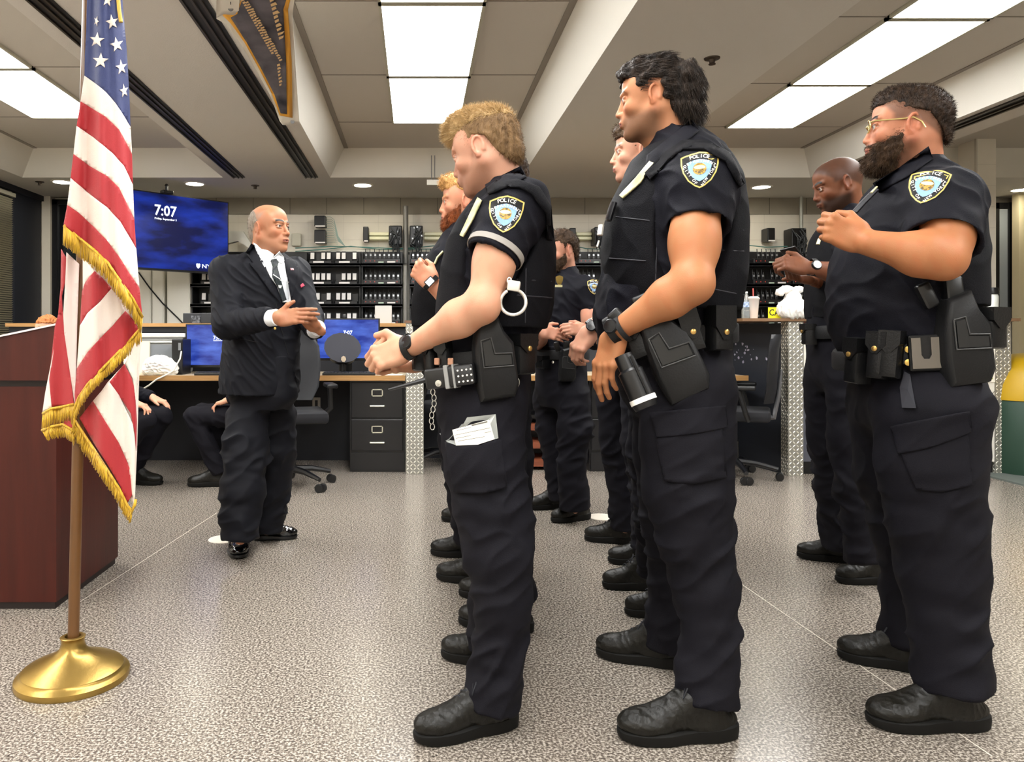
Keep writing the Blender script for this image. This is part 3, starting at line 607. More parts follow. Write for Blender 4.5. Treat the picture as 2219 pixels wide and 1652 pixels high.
a = P(376, 735, 6.2); m = MB(); m.rbox((a[0], 6.15, ZD), (X(400, 6.2), 6.38, a[2]), .008); o = empty('computer_tower', (a[0]+.04, 6.35, ZD)); m.build('case', M_blk, o); m = MB(); m.box((a[0]+.055, 6.147, a[2]-.09), (a[0]+.075, 6.15, a[2]-.03)); m.build('front_port', M_grey, o); tag(o, 'slim black computer tower left of the left monitor', 'computer')
for px in (430, 770):
    o = empty('keyboard', (X(px+20, 6.08), 6.08, ZD)); m = MB(); x0 = X(px-5 if px < 500 else 700, 6.08); m.rbox((x0, 6.02, ZD), (x0+.42, 6.14, ZD+.02), .005); m.build('base', M_blk, o); m = MB()
    for i in range(14):
        for j in range(4): m.box((x0+.01+.0285*i, 6.028+.027*j, ZD+.02), (x0+.034+.0285*i, 6.05+.027*j, ZD+.026))
    m.build('keys', mat('keys', '2c2c30', .5), o); tag(o, 'black keyboard on the desk below the %s monitor' % ('left' if px < 500 else 'right'), 'keyboard')
# clear bin, papers, white bag left
x0, x1 = X(255, 6.4), X(402, 6.45); o = empty('storage_box', ((x0+x1)/2, 6.5, ZD)); m = MB(); m.rbox((x0, 6.4, ZD), (x1, 6.68, ZD+.3), .02); m.build('tub', mat('milky plastic', 'cfd0cb', .35, alpha=.5), o); m = MB(); m.rbox((x0-.015, 6.38, ZD+.3), (x1+.015, 6.69, ZD+.335), .012); m.rbox((x0-.01, 6.385, ZD+.255), (x1+.01, 6.69, ZD+.268), .006); m.build('lid', mat('milky lid', 'e9e9e4', .3), o); tag(o, 'milky plastic storage box with lid on the desk right of the flag', 'storage box')
for i, (pa, pb, lb, h) in enumerate(((240, 322, 'cream folders standing in front of the plastic box, next to the flag', .3), (322, 376, 'grey folder leaning before the plastic box', .27))):
    m = MB(); m.box((X(pa, 6.3), 6.32+.02*i, ZD), (X(pb, 6.3), 6.34+.02*i, ZD+h-.03)); tag(m.build('folder', mat('folder%d' % i, ('e6e0cc', '7b8086')[i], .6)), lb, 'folder')
c = P(345, 795, 6.1); c[2] = ZD; o = blob('plastic_bag', [('ell', c+(0, 0, .07), (.125, .09, .085)), ('ell', c+(.08, 0, .05), (.07, .07, .06)), ('ell', c+(-.06, -.02, .04), (.07, .06, .045))], .006, M_bag, disp=(.014, (12, 12, 14), 9)); tag(o, 'crumpled white plastic bag on the desk beside the black tower', 'plastic bag')
m = MB(); m.tube([P(393, 762, 6.1), P(390, 778, 6.05), P(376, 803, 6.0), P(360, 813, 5.97), P(340, 822, 5.94), P(322, 836, 5.93), P(305, 846, 5.93)], .006, 8); tag(m.build('white_cord', mat('cord white', 'e4dfd0', .5), smooth=True), 'white cord hanging over the desk edge to the seated person', 'cord')
m = MB(); c = P(686, 875, 6.6); m.rbox((c[0]-.035, 6.585, c[2]-.055), (c[0]+.035, 6.599, c[2]+.055), .005); o = empty('wall_outlet', (c[0], 6.6, c[2])); m.build('plate', mat('outlet plate', 'b9b6ae', .5), o); m = MB(); m.box((c[0]-.012, 6.582, c[2]-.03), (c[0]+.012, 6.585, c[2]+.03)); m.build('sockets', M_blk, o); tag(o, 'grey wall outlet under the desk beside the file cabinet', 'outlet')
# brown step unit
o = empty('low_shelf', (.95, 6.2, 0)); x0, x1 = X(1128, 6.1), X(1215, 6.1); M_mah = mat('mahogany', '8a4a30', .45, noise=(5, '6f3a26', .3, (1, 1, 12)))
for z in (.03, .17, .31):
    m = MB(); m.box((x0, 6.1+z*.3, z), (x1, 6.5, z+.05)); m.build('shelf', M_mah, o)
m = MB(); m.box((x0, 6.48, 0), (x1, 6.5, .42)); m.box((x0, 6.25, .40), (x1, 6.5, .43)); m.build('back_panel', M_blk2, o); tag(o, 'low reddish-brown shelf behind the blond officer', 'shelf')
# ---------------- office chairs ----------------
def office_chair(c, ang, label, back='mesh', z=.48):
    o = empty('office_chair', c); R = rz(ang); c = np.array(c); g = mat('chair grey', '5a5a5c', .55); Q = lambda x, y, zz: c+R@np.array((x, y, zz))
    m = MB()
    for k in range(5):
        a = 2*math.pi*k/5+.3; m.tube([Q(0, 0, .13), Q(.15*math.cos(a), .15*math.sin(a), .12), Q(.3*math.cos(a), .3*math.sin(a), .085)], [.028, .022, .015], 8)
    st = m.build('star_base', M_blk2, o, smooth=True)
    for k in range(5):
        a = 2*math.pi*k/5+.3; x, y = .31*math.cos(a), .31*math.sin(a)
        for s_ in (-1, 1): m = MB(); m.lathe([(.0, -.012), (.027, -.012), (.03, -.006), (.03, .006), (.027, .012), (0, .012)], c=Q(x-s_*.018*math.sin(a), y+s_*.018*math.cos(a), .03), n=16, R=basis((1, 0, 0), R@np.array((-math.sin(a), math.cos(a), 0)))); m.build('caster', M_blk, st, smooth=True)
    m = MB(); m.lathe([(.03, .12), (.03, .28), (.02, .28), (.02, z-.05), (.05, z-.04), (.05, z-.02)], c=c, n=16); m.build('gas_lift', M_blk2, o, smooth=True)
    m = MB(); m.rbox((-.24, -.25, z-.03), (.24, .25, z+.05), .03, R=R, c=c, n=5); m.build('seat', mat('chair fabric', '121217', .85), o, smooth=True)
    rings = []
    for zz, yy, w_ in ((.1, .25, .17), (.2, .27, .22), (.35, .275, .235), (.5, .285, .225), (.58, .3, .18), (.61, .305, .12)):
        rings.append([tuple(Q(w_*math.cos(t), yy+.022*math.sin(t)-.05*math.cos(t)**2, z+zz)) for t in np.linspace(0, 2*math.pi, 28, endpoint=False)])
    m = MB(); m.loft(rings); m.build('backrest', mat('chair back', '17181d', .55) , o, smooth=True)
    m = MB(); m.tube([Q(0, .1, z-.03), Q(0, .27, z-.01), Q(0, .3, z+.15), Q(0, .32, z+.35)], [.035, .04, .035, .02], 10, flat=.5); m.build('back_bracket', g, o, smooth=True)
    for s_ in (-1, 1):
        a_ = MB(); a_.tube([Q(s_*.22, .1, z-.02), Q(s_*.29, .08, z+.05), Q(s_*.28, .04, z+.2)], [.02, .02, .02], 8); ar = a_.build('armrest', M_blk, o, smooth=True)
        m = MB(); m.rbox((-.04, -.13, -.015), (.04, .13, .015), .012, R=R, c=Q(s_*.28, .02, z+.22)); m.build('arm_pad', M_blk, ar, smooth=True)
    return tag(o, label, 'office chair', 'office chairs')
office_chair((X(632, 5.45), 5.45, 0), math.pi-2.9, 'black office chair just behind the man in the suit', z=.5)
office_chair((X(1592, 5.8), 5.8, 0), -2.0, 'black office chair in front of the dark counter side')
office_chair((X(930, 6.2)+.16, 6.35, 0), 1.0, 'black office chair right of the tread-plate post, mostly hidden')
# ---------------- radio racks on the back wall ----------------
M_rack = mat('rack black', '101012', .45); M_led = mat('red lens', '9a3028', .4, emit=('b04438', .4)); M_sil = mat('silver trim', '9c9ea0', .35, .6)
M_tagw = mat('tag white', 'e9e6e4', .6); M_gl = mat('green white label', 'cfe3cf', .6)
ZS = [HC+(VY-y)*8.55/F for y in (574, 619, 662, 706)]     # shelf heights
rx = [(-2.53, -1.25, 'left end, beside the wall screen'), (-1.25, -.63, 'behind the man in the suit'), (-.62, -.16, 'just left of the grey wall pipe'), (-.08, .9, 'just right of the grey wall pipe'), (.9, 2.2, 'behind the middle officers'), (2.2, 3.4, 'behind the tall dark-haired officer'), (3.4, 4.66, 'behind the white plastic bag')]
for x0, x1, lb in rx:
    o = empty('charging_rack', ((x0+x1)/2, 8.6, .8)); m = MB(); m.box((x0, 8.8, .8), (x1, 8.85, HC+(VY-546)*8.8/F)); m.build('back_panel', M_rack, o)
    m = MB(); [m.box((x, 8.55, .8), (x+.015, 8.8, 2.02)) for x in (x0, x1-.015)]; m.build('side_panel', M_rack, o)
    for z in ZS: m = MB(); m.box((x0, 8.5, z-.012), (x1, 8.8, z+.012)); m.box((x0, 8.5, z-.02), (x1, 8.505, z+.016)); m.build('shelf', mat('shelf black', '26262a', .3, .4), o)
    m = MB(); m.box((x0, 8.6, .05), (x1, 8.8, .8)); m.build('base_cabinet', M_rack, o)
    tag(o, 'black rack of shelves with chargers, '+lb, 'rack', 'charging racks along the back wall')
m = MB(); m.box((-1.3, 8.82, HC+(VY-546)*8.8/F), (4.66, 8.899, HC+(VY-546)*8.8/F+.04)); tag(m.build('wall_ledge', mat('white ledge', 'e4e2d6', .5)), 'long white ledge running above the charging racks', 'ledge')
# a hand-held radio, a radio charger, a tagged device: one of each, then copies
def proto_radio():
    m = MB().use(M_blk); m.rbox((-.016, -.012, 0), (.016, .012, .085), .005); m.tube([(-.009, 0, .08), (-.009, 0, .135)], .0045, 6); m.lathe([(.006, .08), (.006, .1), (0, .1)], c=(.008, 0, 0), n=8); m.use(M_sil); m.box((-.01, -.0135, .05), (.01, -.012, .072)); m.use(M_led); m.box((-.003, -.0135, .012), (.003, -.012, .018)); return m.build('handheld_radio')
def proto_dev():
    m = MB().use(M_blk); m.rbox((-.027, -.02, 0), (.027, .02, .1), .008); m.use(M_tagw); m.box((-.021, -.023, .012), (.021, -.0205, .085)); return m.build('tagged_device')
def proto_chg():
    m = MB().use(M_blk2); m.rbox((-.21, -.06, 0), (.21, .06, .055), .008); m.use(M_led)
    for k in range(8): m.box((-.185+.05*k, -.063, .022), (-.175+.05*k, -.06, .032)) if k not in (3, 4, 5, 6) else None
    m.use(M_gl); m.box((-.04, -.063, .008), (.02, -.06, .02)); m.use(M_tagw); m.box((.06, -.063, .008), (.15, -.06, .024)); return m.build('radio_charger')
def proto_tray():
    m = MB().use(M_blk2); m.rbox((-.125, -.05, 0), (.125, .05, .035), .006); m.box((-.125, .03, .035), (.125, .05, .12)); m.use(M_tagw); m.box((-.08, -.053, .006), (.04, -.05, .026)); return m.build('device_tray')
pr = {'r': proto_radio(), 'd': proto_dev(), 'c': proto_chg(), 't': proto_tray()}; used = set()
ordn = ('first', 'second', 'third', 'fourth', 'fifth', 'sixth', 'seventh', 'eighth'); rown = ('top shelf', 'second shelf', 'third shelf', 'bottom shelf')
def put(k, x, y, z, label, cat, group, rot=0):
    o = pr[k] if k not in used else pr[k].copy()
    if k in used: COL.objects.link(o)
    used.add(k); o.location = (x, y, z); o.rotation_euler = (rot, 0, 0); tag(o, label, cat, group); return o
banks = [('c', -.39, 'left of the grey wall pipe'), ('c', .14, 'right of the grey wall pipe'), ('t', -.79, 'right of the suited man'), ('t', -1.08, 'nearest the suited man'), ('t', -2.3, 'under the wall screen'), ('c', 2.02, 'between the middle officers'), ('c', 3.98, 'behind the coffee cup'), ('c', 4.42, 'behind the phone hands')]
for bi, (k, x, lb) in enumerate(banks):
    for j, z in enumerate(ZS):
        if k == 'c':
            put('c', x, 8.58, z+.013, 'black radio charger with a row of sockets, %s, %s' % (rown[j], lb), 'charger', 'radio chargers')
            for q in range(8):
                if (q*7+j*3+bi) % 6 == 0 and bi > 1: continue
                put('r', x-.18+.0515*q, 8.585, z+.05, '%s charging radio from left, %s, %s' % (ordn[q], rown[j], lb), 'radio', 'radios, %s, %s' % (rown[j], lb), rot=-.12)
        else:
            put('t', x, 8.58, z+.013, 'black device tray with white label, %s, %s' % (rown[j], lb), 'tray', 'device trays')
            for q in range(4):
                if (q+j*2+bi) % 5 == 4: continue
                put('d', x-.092+.061*q, 8.57, z+.05, '%s white-tagged black device from the left, %s, %s' % (ordn[q], rown[j], lb), 'device', 'tagged devices, %s, %s' % (rown[j], lb), rot=-.15)
# wall gear
def wallbox(px, py, w0, h0, name, lb, y=8.75):
    c = P(px, py, y); o = empty(name, c); m = MB(); m.rbox((c[0]-w0/2, y-.04, c[2]-h0/2), (c[0]+w0/2, y+.12, c[2]+h0/2), .01); m.build('housing', M_blk, o); m = MB(); m.box((c[0]-w0/2+.012, y-.043, c[2]-h0/2-.004), (c[0]+w0/2-.004, y-.038, c[2]-h0/2+.01)); m.build('rail', M_tagw, o); tag(o, lb, 'electronics box')
wallbox(694, 480, .13, .125, 'electronics_box', 'upper black box on the wall right of the suited man'); wallbox(694, 513, .13, .15, 'electronics_box', 'lower black box on the wall right of the suited man')
wallbox(793, 508, .06, .17, 'power_adapter', 'narrow black adapter on the wall under the middle downlight'); wallbox(1240, 510, .07, .16, 'power_adapter', 'narrow black adapter above the bearded officer facing left'); wallbox(1668, 509, .09, .15, 'power_adapter', 'black adapter on the wall above the plastic bag')
def bundle(px, py, w0, h0, lb, sd):
    c = P(px, py, 8.7); o = empty('equipment_unit', c); m = MB(); m.rbox((c[0]-w0/2, 8.66, c[2]-h0/2), (c[0]+w0/2, 8.86, c[2]+h0/2), .012); m.build('case', M_blk, o); r = random.Random(sd); m = MB()
    for k in range(9):
        p0 = c+np.array((r.uniform(-w0/2, w0/2), -.05, r.uniform(0, h0/2))); p1 = c+np.array((r.uniform(-w0/2, w0/2), -.09, r.uniform(-h0/2, 0))); p2 = c+np.array((r.uniform(-w0/3, w0/3), -.05, -h0/2-r.uniform(0, .12))); m.tube([p0, (p0+p1)/2+np.array((.02, -.03, 0)), p1, p2], .006, 6)
    m.build('cables', mat('cable mix', '2e3236', .5), o, smooth=True); m = MB()
    for k in range(6): q = c+np.array((r.uniform(-w0/2, w0/2), -.045, r.uniform(-h0/2, h0/2))); m.box(tuple(q-.008), tuple(q+.01))
    m.build('connectors', M_sil, o); tag(o, lb, 'wall equipment', 'cabled units on the back wall')
bundle(857, 511, .15, .22, 'black cabled unit left of the dark wall pipe', 1); bundle(902, 511, .15, .22, 'black cabled unit right of the dark wall pipe', 2); bundle(1728, 520, .17, .26, 'black cabled unit on the wall near the bald officer', 3); bundle(1296, 512, .1, .2, 'black cabled unit beside the tall dark-haired officer', 4)
m = MB(); c = P(879, 446, 8.7); m.tube([(c[0], 8.72, c[2]), (c[0], 8.72, 1.9), (c[0], 8.46, 1.85), (c[0], 8.46, .9)], [.03, .03, .022, .022], 12); tag(m.build('wall_pipe', mat('pipe grey', '85837e', .4, .2), smooth=True), 'vertical grey pipe on the back wall between two cabled units', 'pipe')
m = MB(); c = P(1741, 432, 8.7); m.tube([(c[0], 8.75, 2.68), (c[0], 8.75, 1.5)], .02, 10); tag(m.build('wall_conduit', mat('conduit pale', 'a9aaa2', .4, .4), smooth=True), 'thin pale vertical conduit beside the bald officer', 'pipe')
M_cond = mat('cream strip', 'f2efc8', .35)
for pa, pb, lb in ((800, 843, 'cream wiring strip left of the cabled units'), (919, 962, 'cream wiring strip behind the red-bearded officer'), (1248, 1282, 'cream wiring strip above the seated desk, middle of the wall')):
    m = MB()
    for z in (0, 1): c0 = P(pa, 513-9*z, 8.8); c1 = P(pb, 520-9*z, 8.8); m.rbox((c0[0], 8.78, c1[2]), (c1[0], 8.9, c0[2]), .008)
    tag(m.build('wiring_strip', M_cond), lb, 'wiring strip', 'cream wiring strips')
M_cab = mat('teal cable', '4f7f78', .5)
for i, (pts, lb) in enumerate((([(640, 545), (700, 541), (760, 534), (830, 541), (900, 537), (960, 531)], 'teal cable sagging above the racks left of centre'), ([(640, 538), (720, 534), (800, 536), (870, 540), (940, 540)], 'second teal cable along the ledge left of centre'), ([(1240, 532), (1270, 539), (1320, 541)], 'teal cable above the rack in the middle'), ([(1615, 531), (1660, 536), (1740, 533)], 'dark cable above the rack behind the plastic bag'))):
    m = MB(); m.tube([P(a, b, 8.76) for a, b in pts], .006, 6); tag(m.build('wall_cable', M_cab, smooth=True), lb, 'cable', 'cables above the racks')
for k in range(12):
    z = 470+5*k; m = MB() if k == 0 else m; m.tube([P(706, z, 8.74), P(716+k, z, 8.72), P(724+.6*k, z+6, 8.72), P(733, 512+k, 8.72), P(748, 534, 8.72)], .0028, 5)
tag(m.build('network_cables', mat('pale cable', '8fa39c', .5), smooth=True), 'bundle of thin pale cables leaving the two black wall boxes', 'cables', kind='stuff')
m = MB(); m.rbox(tuple(P(632, 533, 8.85)-np.array((0, 0, 0))), tuple(P(652, 506, 8.85)+np.array((0, .045, 0))), .006); tag(m.build('switch_plate', mat('plate grey', 'c2bfae', .5)), 'grey switch plate on the wall beside the suited man\'s face', 'switch plate')
m = MB(); m.prism([(-.1, .09), (.08, .09), (.2, -.1), (.15, -.1), (.02, -.02), (-.1, -.05)], (-.02, .06), P(514, 520, 8.7), RF); tag(m.build('wall_bracket', mat('bracket white', 'd9d6ca', .5)), 'pale angled bracket on the wall right of the screen', 'bracket')
m = MB(); a = P(815, 670, 7.0); m.rbox((a[0], 6.8, 1.19), (a[0]+.15, 6.84, 1.19+.16), .004); tag(m.build('small_card', mat('grey card', 'b9b7b2', .6)), 'light grey square card standing on the partition behind the right monitor', 'card')
m = MB(); c = P(754, 684, 6.75); m.lathe([(.02, 0), (.022, .02), (.015, .035), (0, .04)], c=(c[0], 6.42, P(754, 690, 6.35)[2]), n=14); tag(m.build('webcam', M_blk, smooth=True), 'small round webcam on top of the right monitor', 'webcam')
# white cabinets under the screen
for pa, pb, lb in ((296, 328, 'narrow white cabinet right of the flag'), (330, 356, 'white cabinet door with faint lettering below the screen'), (362, 412, 'plain white panel left of the racks')):
    y = 8.5; m = MB(); m.box((X(pa, y), y, .4), (X(pb, y), 8.88, HC+(VY-583)*y/F)); o = empty('wall_cabinet', ((X(pa, y)+X(pb, y))/2, 8.7, .4)); m.build('body', mat('cabinet white', 'dedbd0', .5), o)
    m = MB(); m.box((X(pa, y)+.012, y-.006, .42), (X(pb, y)-.012, y, 1.8)); m.build('door', mat('cabinet door', 'e6e3d9', .45), o); tag(o, lb, 'cabinet', 'white cabinets')
m = MB(); m.tube([P(300, 590, 8.485), P(325, 625, 8.485), P(352, 657, 8.485), P(386, 690, 8.485), P(398, 703, 8.485)], .008, 6); tag(m.build('dark_cable', M_blk, smooth=True), 'thin dark cable running diagonally across the white cabinets', 'cable')
# ---------------- lectern ----------------
M_cherry = mat('cherry veneer', '4a1b12', .42, noise=(3, '36110c', .25, (6, 6, .6)), bump=(40, .04, (8, 8, .5)), spec=.3)
yf, yb_, xr = 3.0, 3.62, -1.42
o = empty('lectern', (-1.75, 3.3, 0)); m = MB(); m.box((-2.15, yf, .03), (xr, yb_, .88)); m.build('body', M_cherry, o)
m = MB(); m.box((-2.14, yf+.01, 0), (xr-.01, yb_-.01, .03)); m.build('plinth', mat('plinth dark', '150706', .5), o)
m = MB(); m.box((-2.14, yf+.012, .88), (xr-.012, yb_-.01, .905)); m.build('groove', mat('groove dark', '1c0907', .5), o)
zt = lambda x: 1.125+(x-xr)*.21
m = MB(); x0, x1 = -2.2, xr+.02; m.add([(x0, yf-.02, .905), (x1, yf-.02, .905), (x1, yb_+.01, .905), (x0, yb_+.01, .905), (x0, yf-.02, zt(x0)), (x1, yf-.02, zt(x1)), (x1, yb_+.01, zt(x1)), (x0, yb_+.01, zt(x0))], [(0, 1, 2, 3), (4, 5, 6, 7), (0, 1, 5, 4), (1, 2, 6, 5), (2, 3, 7, 6), (3, 0, 4, 7)]); m.build('head_box', M_cherry, o)
m = MB(); m.add([(x0, yf-.026, zt(x0)-.006), (x1, yf-.026, zt(x1)-.006), (x1, yf-.02, zt(x1)+.002), (x0, yf-.02, zt(x0)+.002), (x0, yb_, zt(x0)+.002), (x1, yb_, zt(x1)+.002)], [(0, 1, 2, 3), (3, 2, 5, 4)]); m.build('edge_strip', mat('edge pale', '9a8a86', .4), o)
tag(o, 'dark cherry wood lectern behind the flag at the left', 'lectern')
# ---------------- people toolkit ----------------
M_skin = mat('skin', 'ffffff', .5, attr='Col', sss=.12, spec=.25, bump=(350, .06))
M_cloth = mat('navy uniform cloth', '0f0f18', .75, noise=(9, '0b0b12', .35), bump=(500, .25), spec=.16)
M_trou = mat('navy trouser cloth', '131219', .78, noise=(7, '0e0d13', .35), bump=(600, .2), spec=.16)
M_vest = mat('black vest fabric', '08080d', .8, bump=(450, .3), spec=.16)
M_suit = mat('dark suit wool', '0e0f16', .72, bump=(700, .15), spec=.2)
M_leather = mat('black leather', '0d0d0e', .42, bump=(180, .12), spec=.3); M_hol = mat('holster polymer', '141415', .5, bump=(200, .1), spec=.3); M_nylon = mat('black nylon', '0e0e10', .7, bump=(300, .2))
M_boot = mat('boot leather', '0e0d0a', .4, noise=(14, '171510', .3), bump=(120, .15), spec=.3); M_sole = mat('boot rubber', '0e0d0b', .65, spec=.2); M_patent = mat('patent leather', '050507', .08, spec=.7)
M_gold = mat('gold metal', 'd9b766', .28, .9); M_snap = mat('brass snap', 'c9a25e', .3, .8); M_sil2 = mat('silver metal', 'cfcfca', .25, .9); M_lace = mat('lace black', '1b1c22', .8)
M_shirtw = mat('white shirt', 'eceff2', .6)
def sstep(a, b, x): t = np.clip((x-a)/(b-a), 0, 1); return t*t*(3-2*t)
def head_mesh(C, R, s=1., h=.0026, skin='c99a80', neck=None, neck_r=(.058, .066), brow='3a2a20', stub=0., stubc='4a3a30', nose=1., jaw=1., chin=1., fat=0., iris='3c4a55', lip='a8665c', earz=0., mouth_open=0., scalp=None):
    """head + neck; C centre between the ears, R columns = forward, left, up. neck = world point of the neck base."""
    S = SDF((-.13, -.105, -.21), (.15, .105, .15), h/s)
    S.ell((-.018, 0, .035), (.094, .074, .084), k=.01); S.ell((.03, 0, .045), (.062, .063, .06), k=.02)
    S.ell((.035, 0, -.025), (.058, .056+fat*.3, .075), k=.02)
    S.cap((-.005, .05+fat*.4, -.045), (.066, .018, -.098), .024*jaw, .017, k=.025); S.cap((-.005, -.05-fat*.4, -.045), (.066, -.018, -.098), .024*jaw, .017, k=.025)
    S.ell((.075, 0, -.1), (.018*chin, .022, .016), k=.015); S.ell((.045, 0, -.075), (.045, .04+fat*.3, .035), k=.02)
    for y in (1, -1):
        S.ell((.052, y*.046, -.022), (.028, .02, .022), k=.02); S.ell((.03, y*.058, .03), (.035, .018, .04), k=.02)
        S.ell((.1, y*.033, .004), (.016, .021, .013), k=.014, op='sub')
        S.cap((.091, y*.014, .022), (.074, y*.05, .026), .0075, .006, k=.012)
        S.ell((.0765, y*.0325, .004), (.0128, .0135, .0128), k=.001)
        S.cap((.0878, y*.019, .0085), (.0808, y*.047, .0078), .0042, .0036, k=.004); S.cap((.0865, y*.02, -.0042), (.0802, y*.045, -.0038), .0036, .003, k=.004)
    nl = .0935+.0095*nose
    S.cap((.0865, 0, .017), (nl-.001, 0, -.025), .0065, .009, k=.009); S.ell((nl+.001, 0, -.031), (.0105, .0105, .0095), k=.005)
    for y in (1, -1): S.ell((nl-.008, y*.0115, -.0345), (.0115, .008, .0075), k=.005); S.ell((nl-.003, y*.0065, -.042), (.0045, .003, .0028), k=.002, op='sub')
    S.ell((.082, 0, -.06), (.022, .03, .026), k=.012)
    S.ell((.0965, 0, -.0595), (.0095, .023, .006), k=.005); S.ell((.0955, 0, -.0705), (.0095, .0195, .0068), k=.005)
    S.cap((.106, -.017, -.065), (.106, .017, -.065), .002+.003*mouth_open, k=.003, op='sub'); S.cap((.106, 0, -.065), (.098, .0, -.065), .0025+.004*mouth_open, k=.003, op='sub')
    S.cap((.1, -.016, -.082), (.1, .016, -.082), .006, k=.01, op='sub')
    for y in (1, -1):
        e = np.array((-.008, y*.073, -.002+earz)); Re = rotm('Z', y*.45)@rotm('Y', -.12)
        S.ell(e, (.0165, .0062, .0285), R=Re, k=.006); 
        pts = [e+Re@np.array((.0158*math.cos(t), y*.006, .0275*math.sin(t))) for t in np.linspace(-.9, 3.6, 10)]
        for i in range(9): S.cap(pts[i], pts[i+1], .0042, k=.003)
        S.ell(e+Re@np.array((.004, y*.007, .002)), (.0085, .0045, .016), R=Re, k=.004, op='sub'); S.ell(e+Re@np.array((.004, y*.003, -.026)), (.008, .005, .008), k=.004)
        S.ell(e+Re@np.array((.014, y*.004, -.004)), (.005, .004, .007), k=.003)
    if neck is not None:
        nb = (np.array(R).T@(np.array(neck)-np.array(C)))/s
        S.cap((-.022, 0, -.035), nb, neck_r[0]/1, neck_r[1], k=.03); S.cap((.01, 0, -.07), nb+np.array((.02, 0, .0)), .045, .05, k=.03)
    v, f = S.mesh(); v = relax(v, f, 1, .4)
    # colours
    base = np.array(lin(skin)[:3]); col = np.tile(base, (len(v), 1)); x, y, z = v.T; ay = np.abs(y)
    def blend(w_, c): nonlocal col; w_ = np.clip(w_, 0, 1)[:, None]; col = col*(1-w_)+np.array(c)*w_
    red = base*np.array((1.05, .72, .68))
    blend(.45*np.exp(-((x-.08)**2+(ay-.045)**2+(z+.03)**2)/.0006), red); blend(.5*np.exp(-((x-nl)**2+y**2+(z+.03)**2)/.0003), red); blend(.5*sstep(.07, .08, ay)*np.exp(-((x+.008)**2)/.0012), red)
    blend(.25*np.clip(wave(v, 3, (25, 25, 25)), 0, 1), base*np.array((.93, .85, .82)))
    if scalp:
        w_ = scalp[1]*sstep(-.075, -.045, z-.35*x*0)*sstep(scalp[2] if len(scalp) > 2 else .05, (scalp[2] if len(scalp) > 2 else .05)-.02, x-np.clip(z-.03, 0, 1)*.9)*sstep(.0, .02, z+.75*np.clip(-x-.02, 0, 1)+(0.0)*ay); w_ = np.where((ay > .0785) & (np.abs(x+.008) < .03) & (z < .04), 0, w_); w_ = w_*(sstep(scalp[3], scalp[3]-.03, z) if len(scalp) > 3 else 1); blend(w_, lin(scalp[0])[:3])
    if stub:
        w_ = stub*sstep(-.03, -.062, z-.25*np.clip(-x, 0, 1)+.25*(ay-.03)*0)*sstep(.10, .085, x-.2*0)*sstep(-.02, .02, x+.02)*sstep(-.135, -.115, z)
        w_ = np.maximum(w_, stub*np.exp(-((z+.05)**2)/.00006)*sstep(.07, .09, x)*sstep(.03, .02, ay)); blend(w_*.8, lin(stubc)[:3])
    blend(.85*sstep(.0075, .0045, np.abs(z+.065))*sstep(.026, .02, ay)*sstep(.09, .0955, x), lin(lip)[:3]); blend(.9*sstep(.0022, .001, np.abs(z+.065))*sstep(.024, .02, ay)*sstep(.088, .093, x), lin('3a1a18')[:3])
    seg = np.array((-.022, .036, 0)); t = np.clip(((x-.096)*(-.018)+(ay-.012)*.038)/(.018**2+.038**2), 0, 1); zz = .0265+.006*np.sin(t*2.6)-.002*t
    blend(1.*sstep(.0062, .004, np.abs(z-zz))*sstep(.009, .013, ay)*sstep(.056, .051, ay)*sstep(.055, .065, x), lin(brow)[:3])
    for q in (1, -1):
        d = np.sqrt((x-.0765)**2+(y-q*.0325)**2+(z-.004)**2); on = (d < .0139) & (x > .07); w_ = on*sstep(.0078, .0062, np.abs(z-.0026)); blend(w_, lin('c4b8ae')[:3])
        dd = np.sqrt((y-q*.033)**2+(z-.0035)**2); blend(w_*sstep(.0066, .0052, dd), lin(iris)[:3]); blend(w_*sstep(.0032, .0022, dd), (.01, .01, .01))
        blend(.8*sstep(.0022, .0008, np.abs(z-.0085))*sstep(.075, .08, x)*sstep(.017, .014, np.abs(ay-.033)), lin('2a1c16')[:3])
    w = np.array(C)+s*(v@np.array(R).T)
    return w, f, col
def headR(yaw, pitch=0, roll=0):
    """yaw heading in degrees (180 = -x), pitch>0 looks down"""
    return rotm('Z', math.radians(yaw))@rotm('Y', math.radians(pitch))@rotm('X', math.radians(roll))
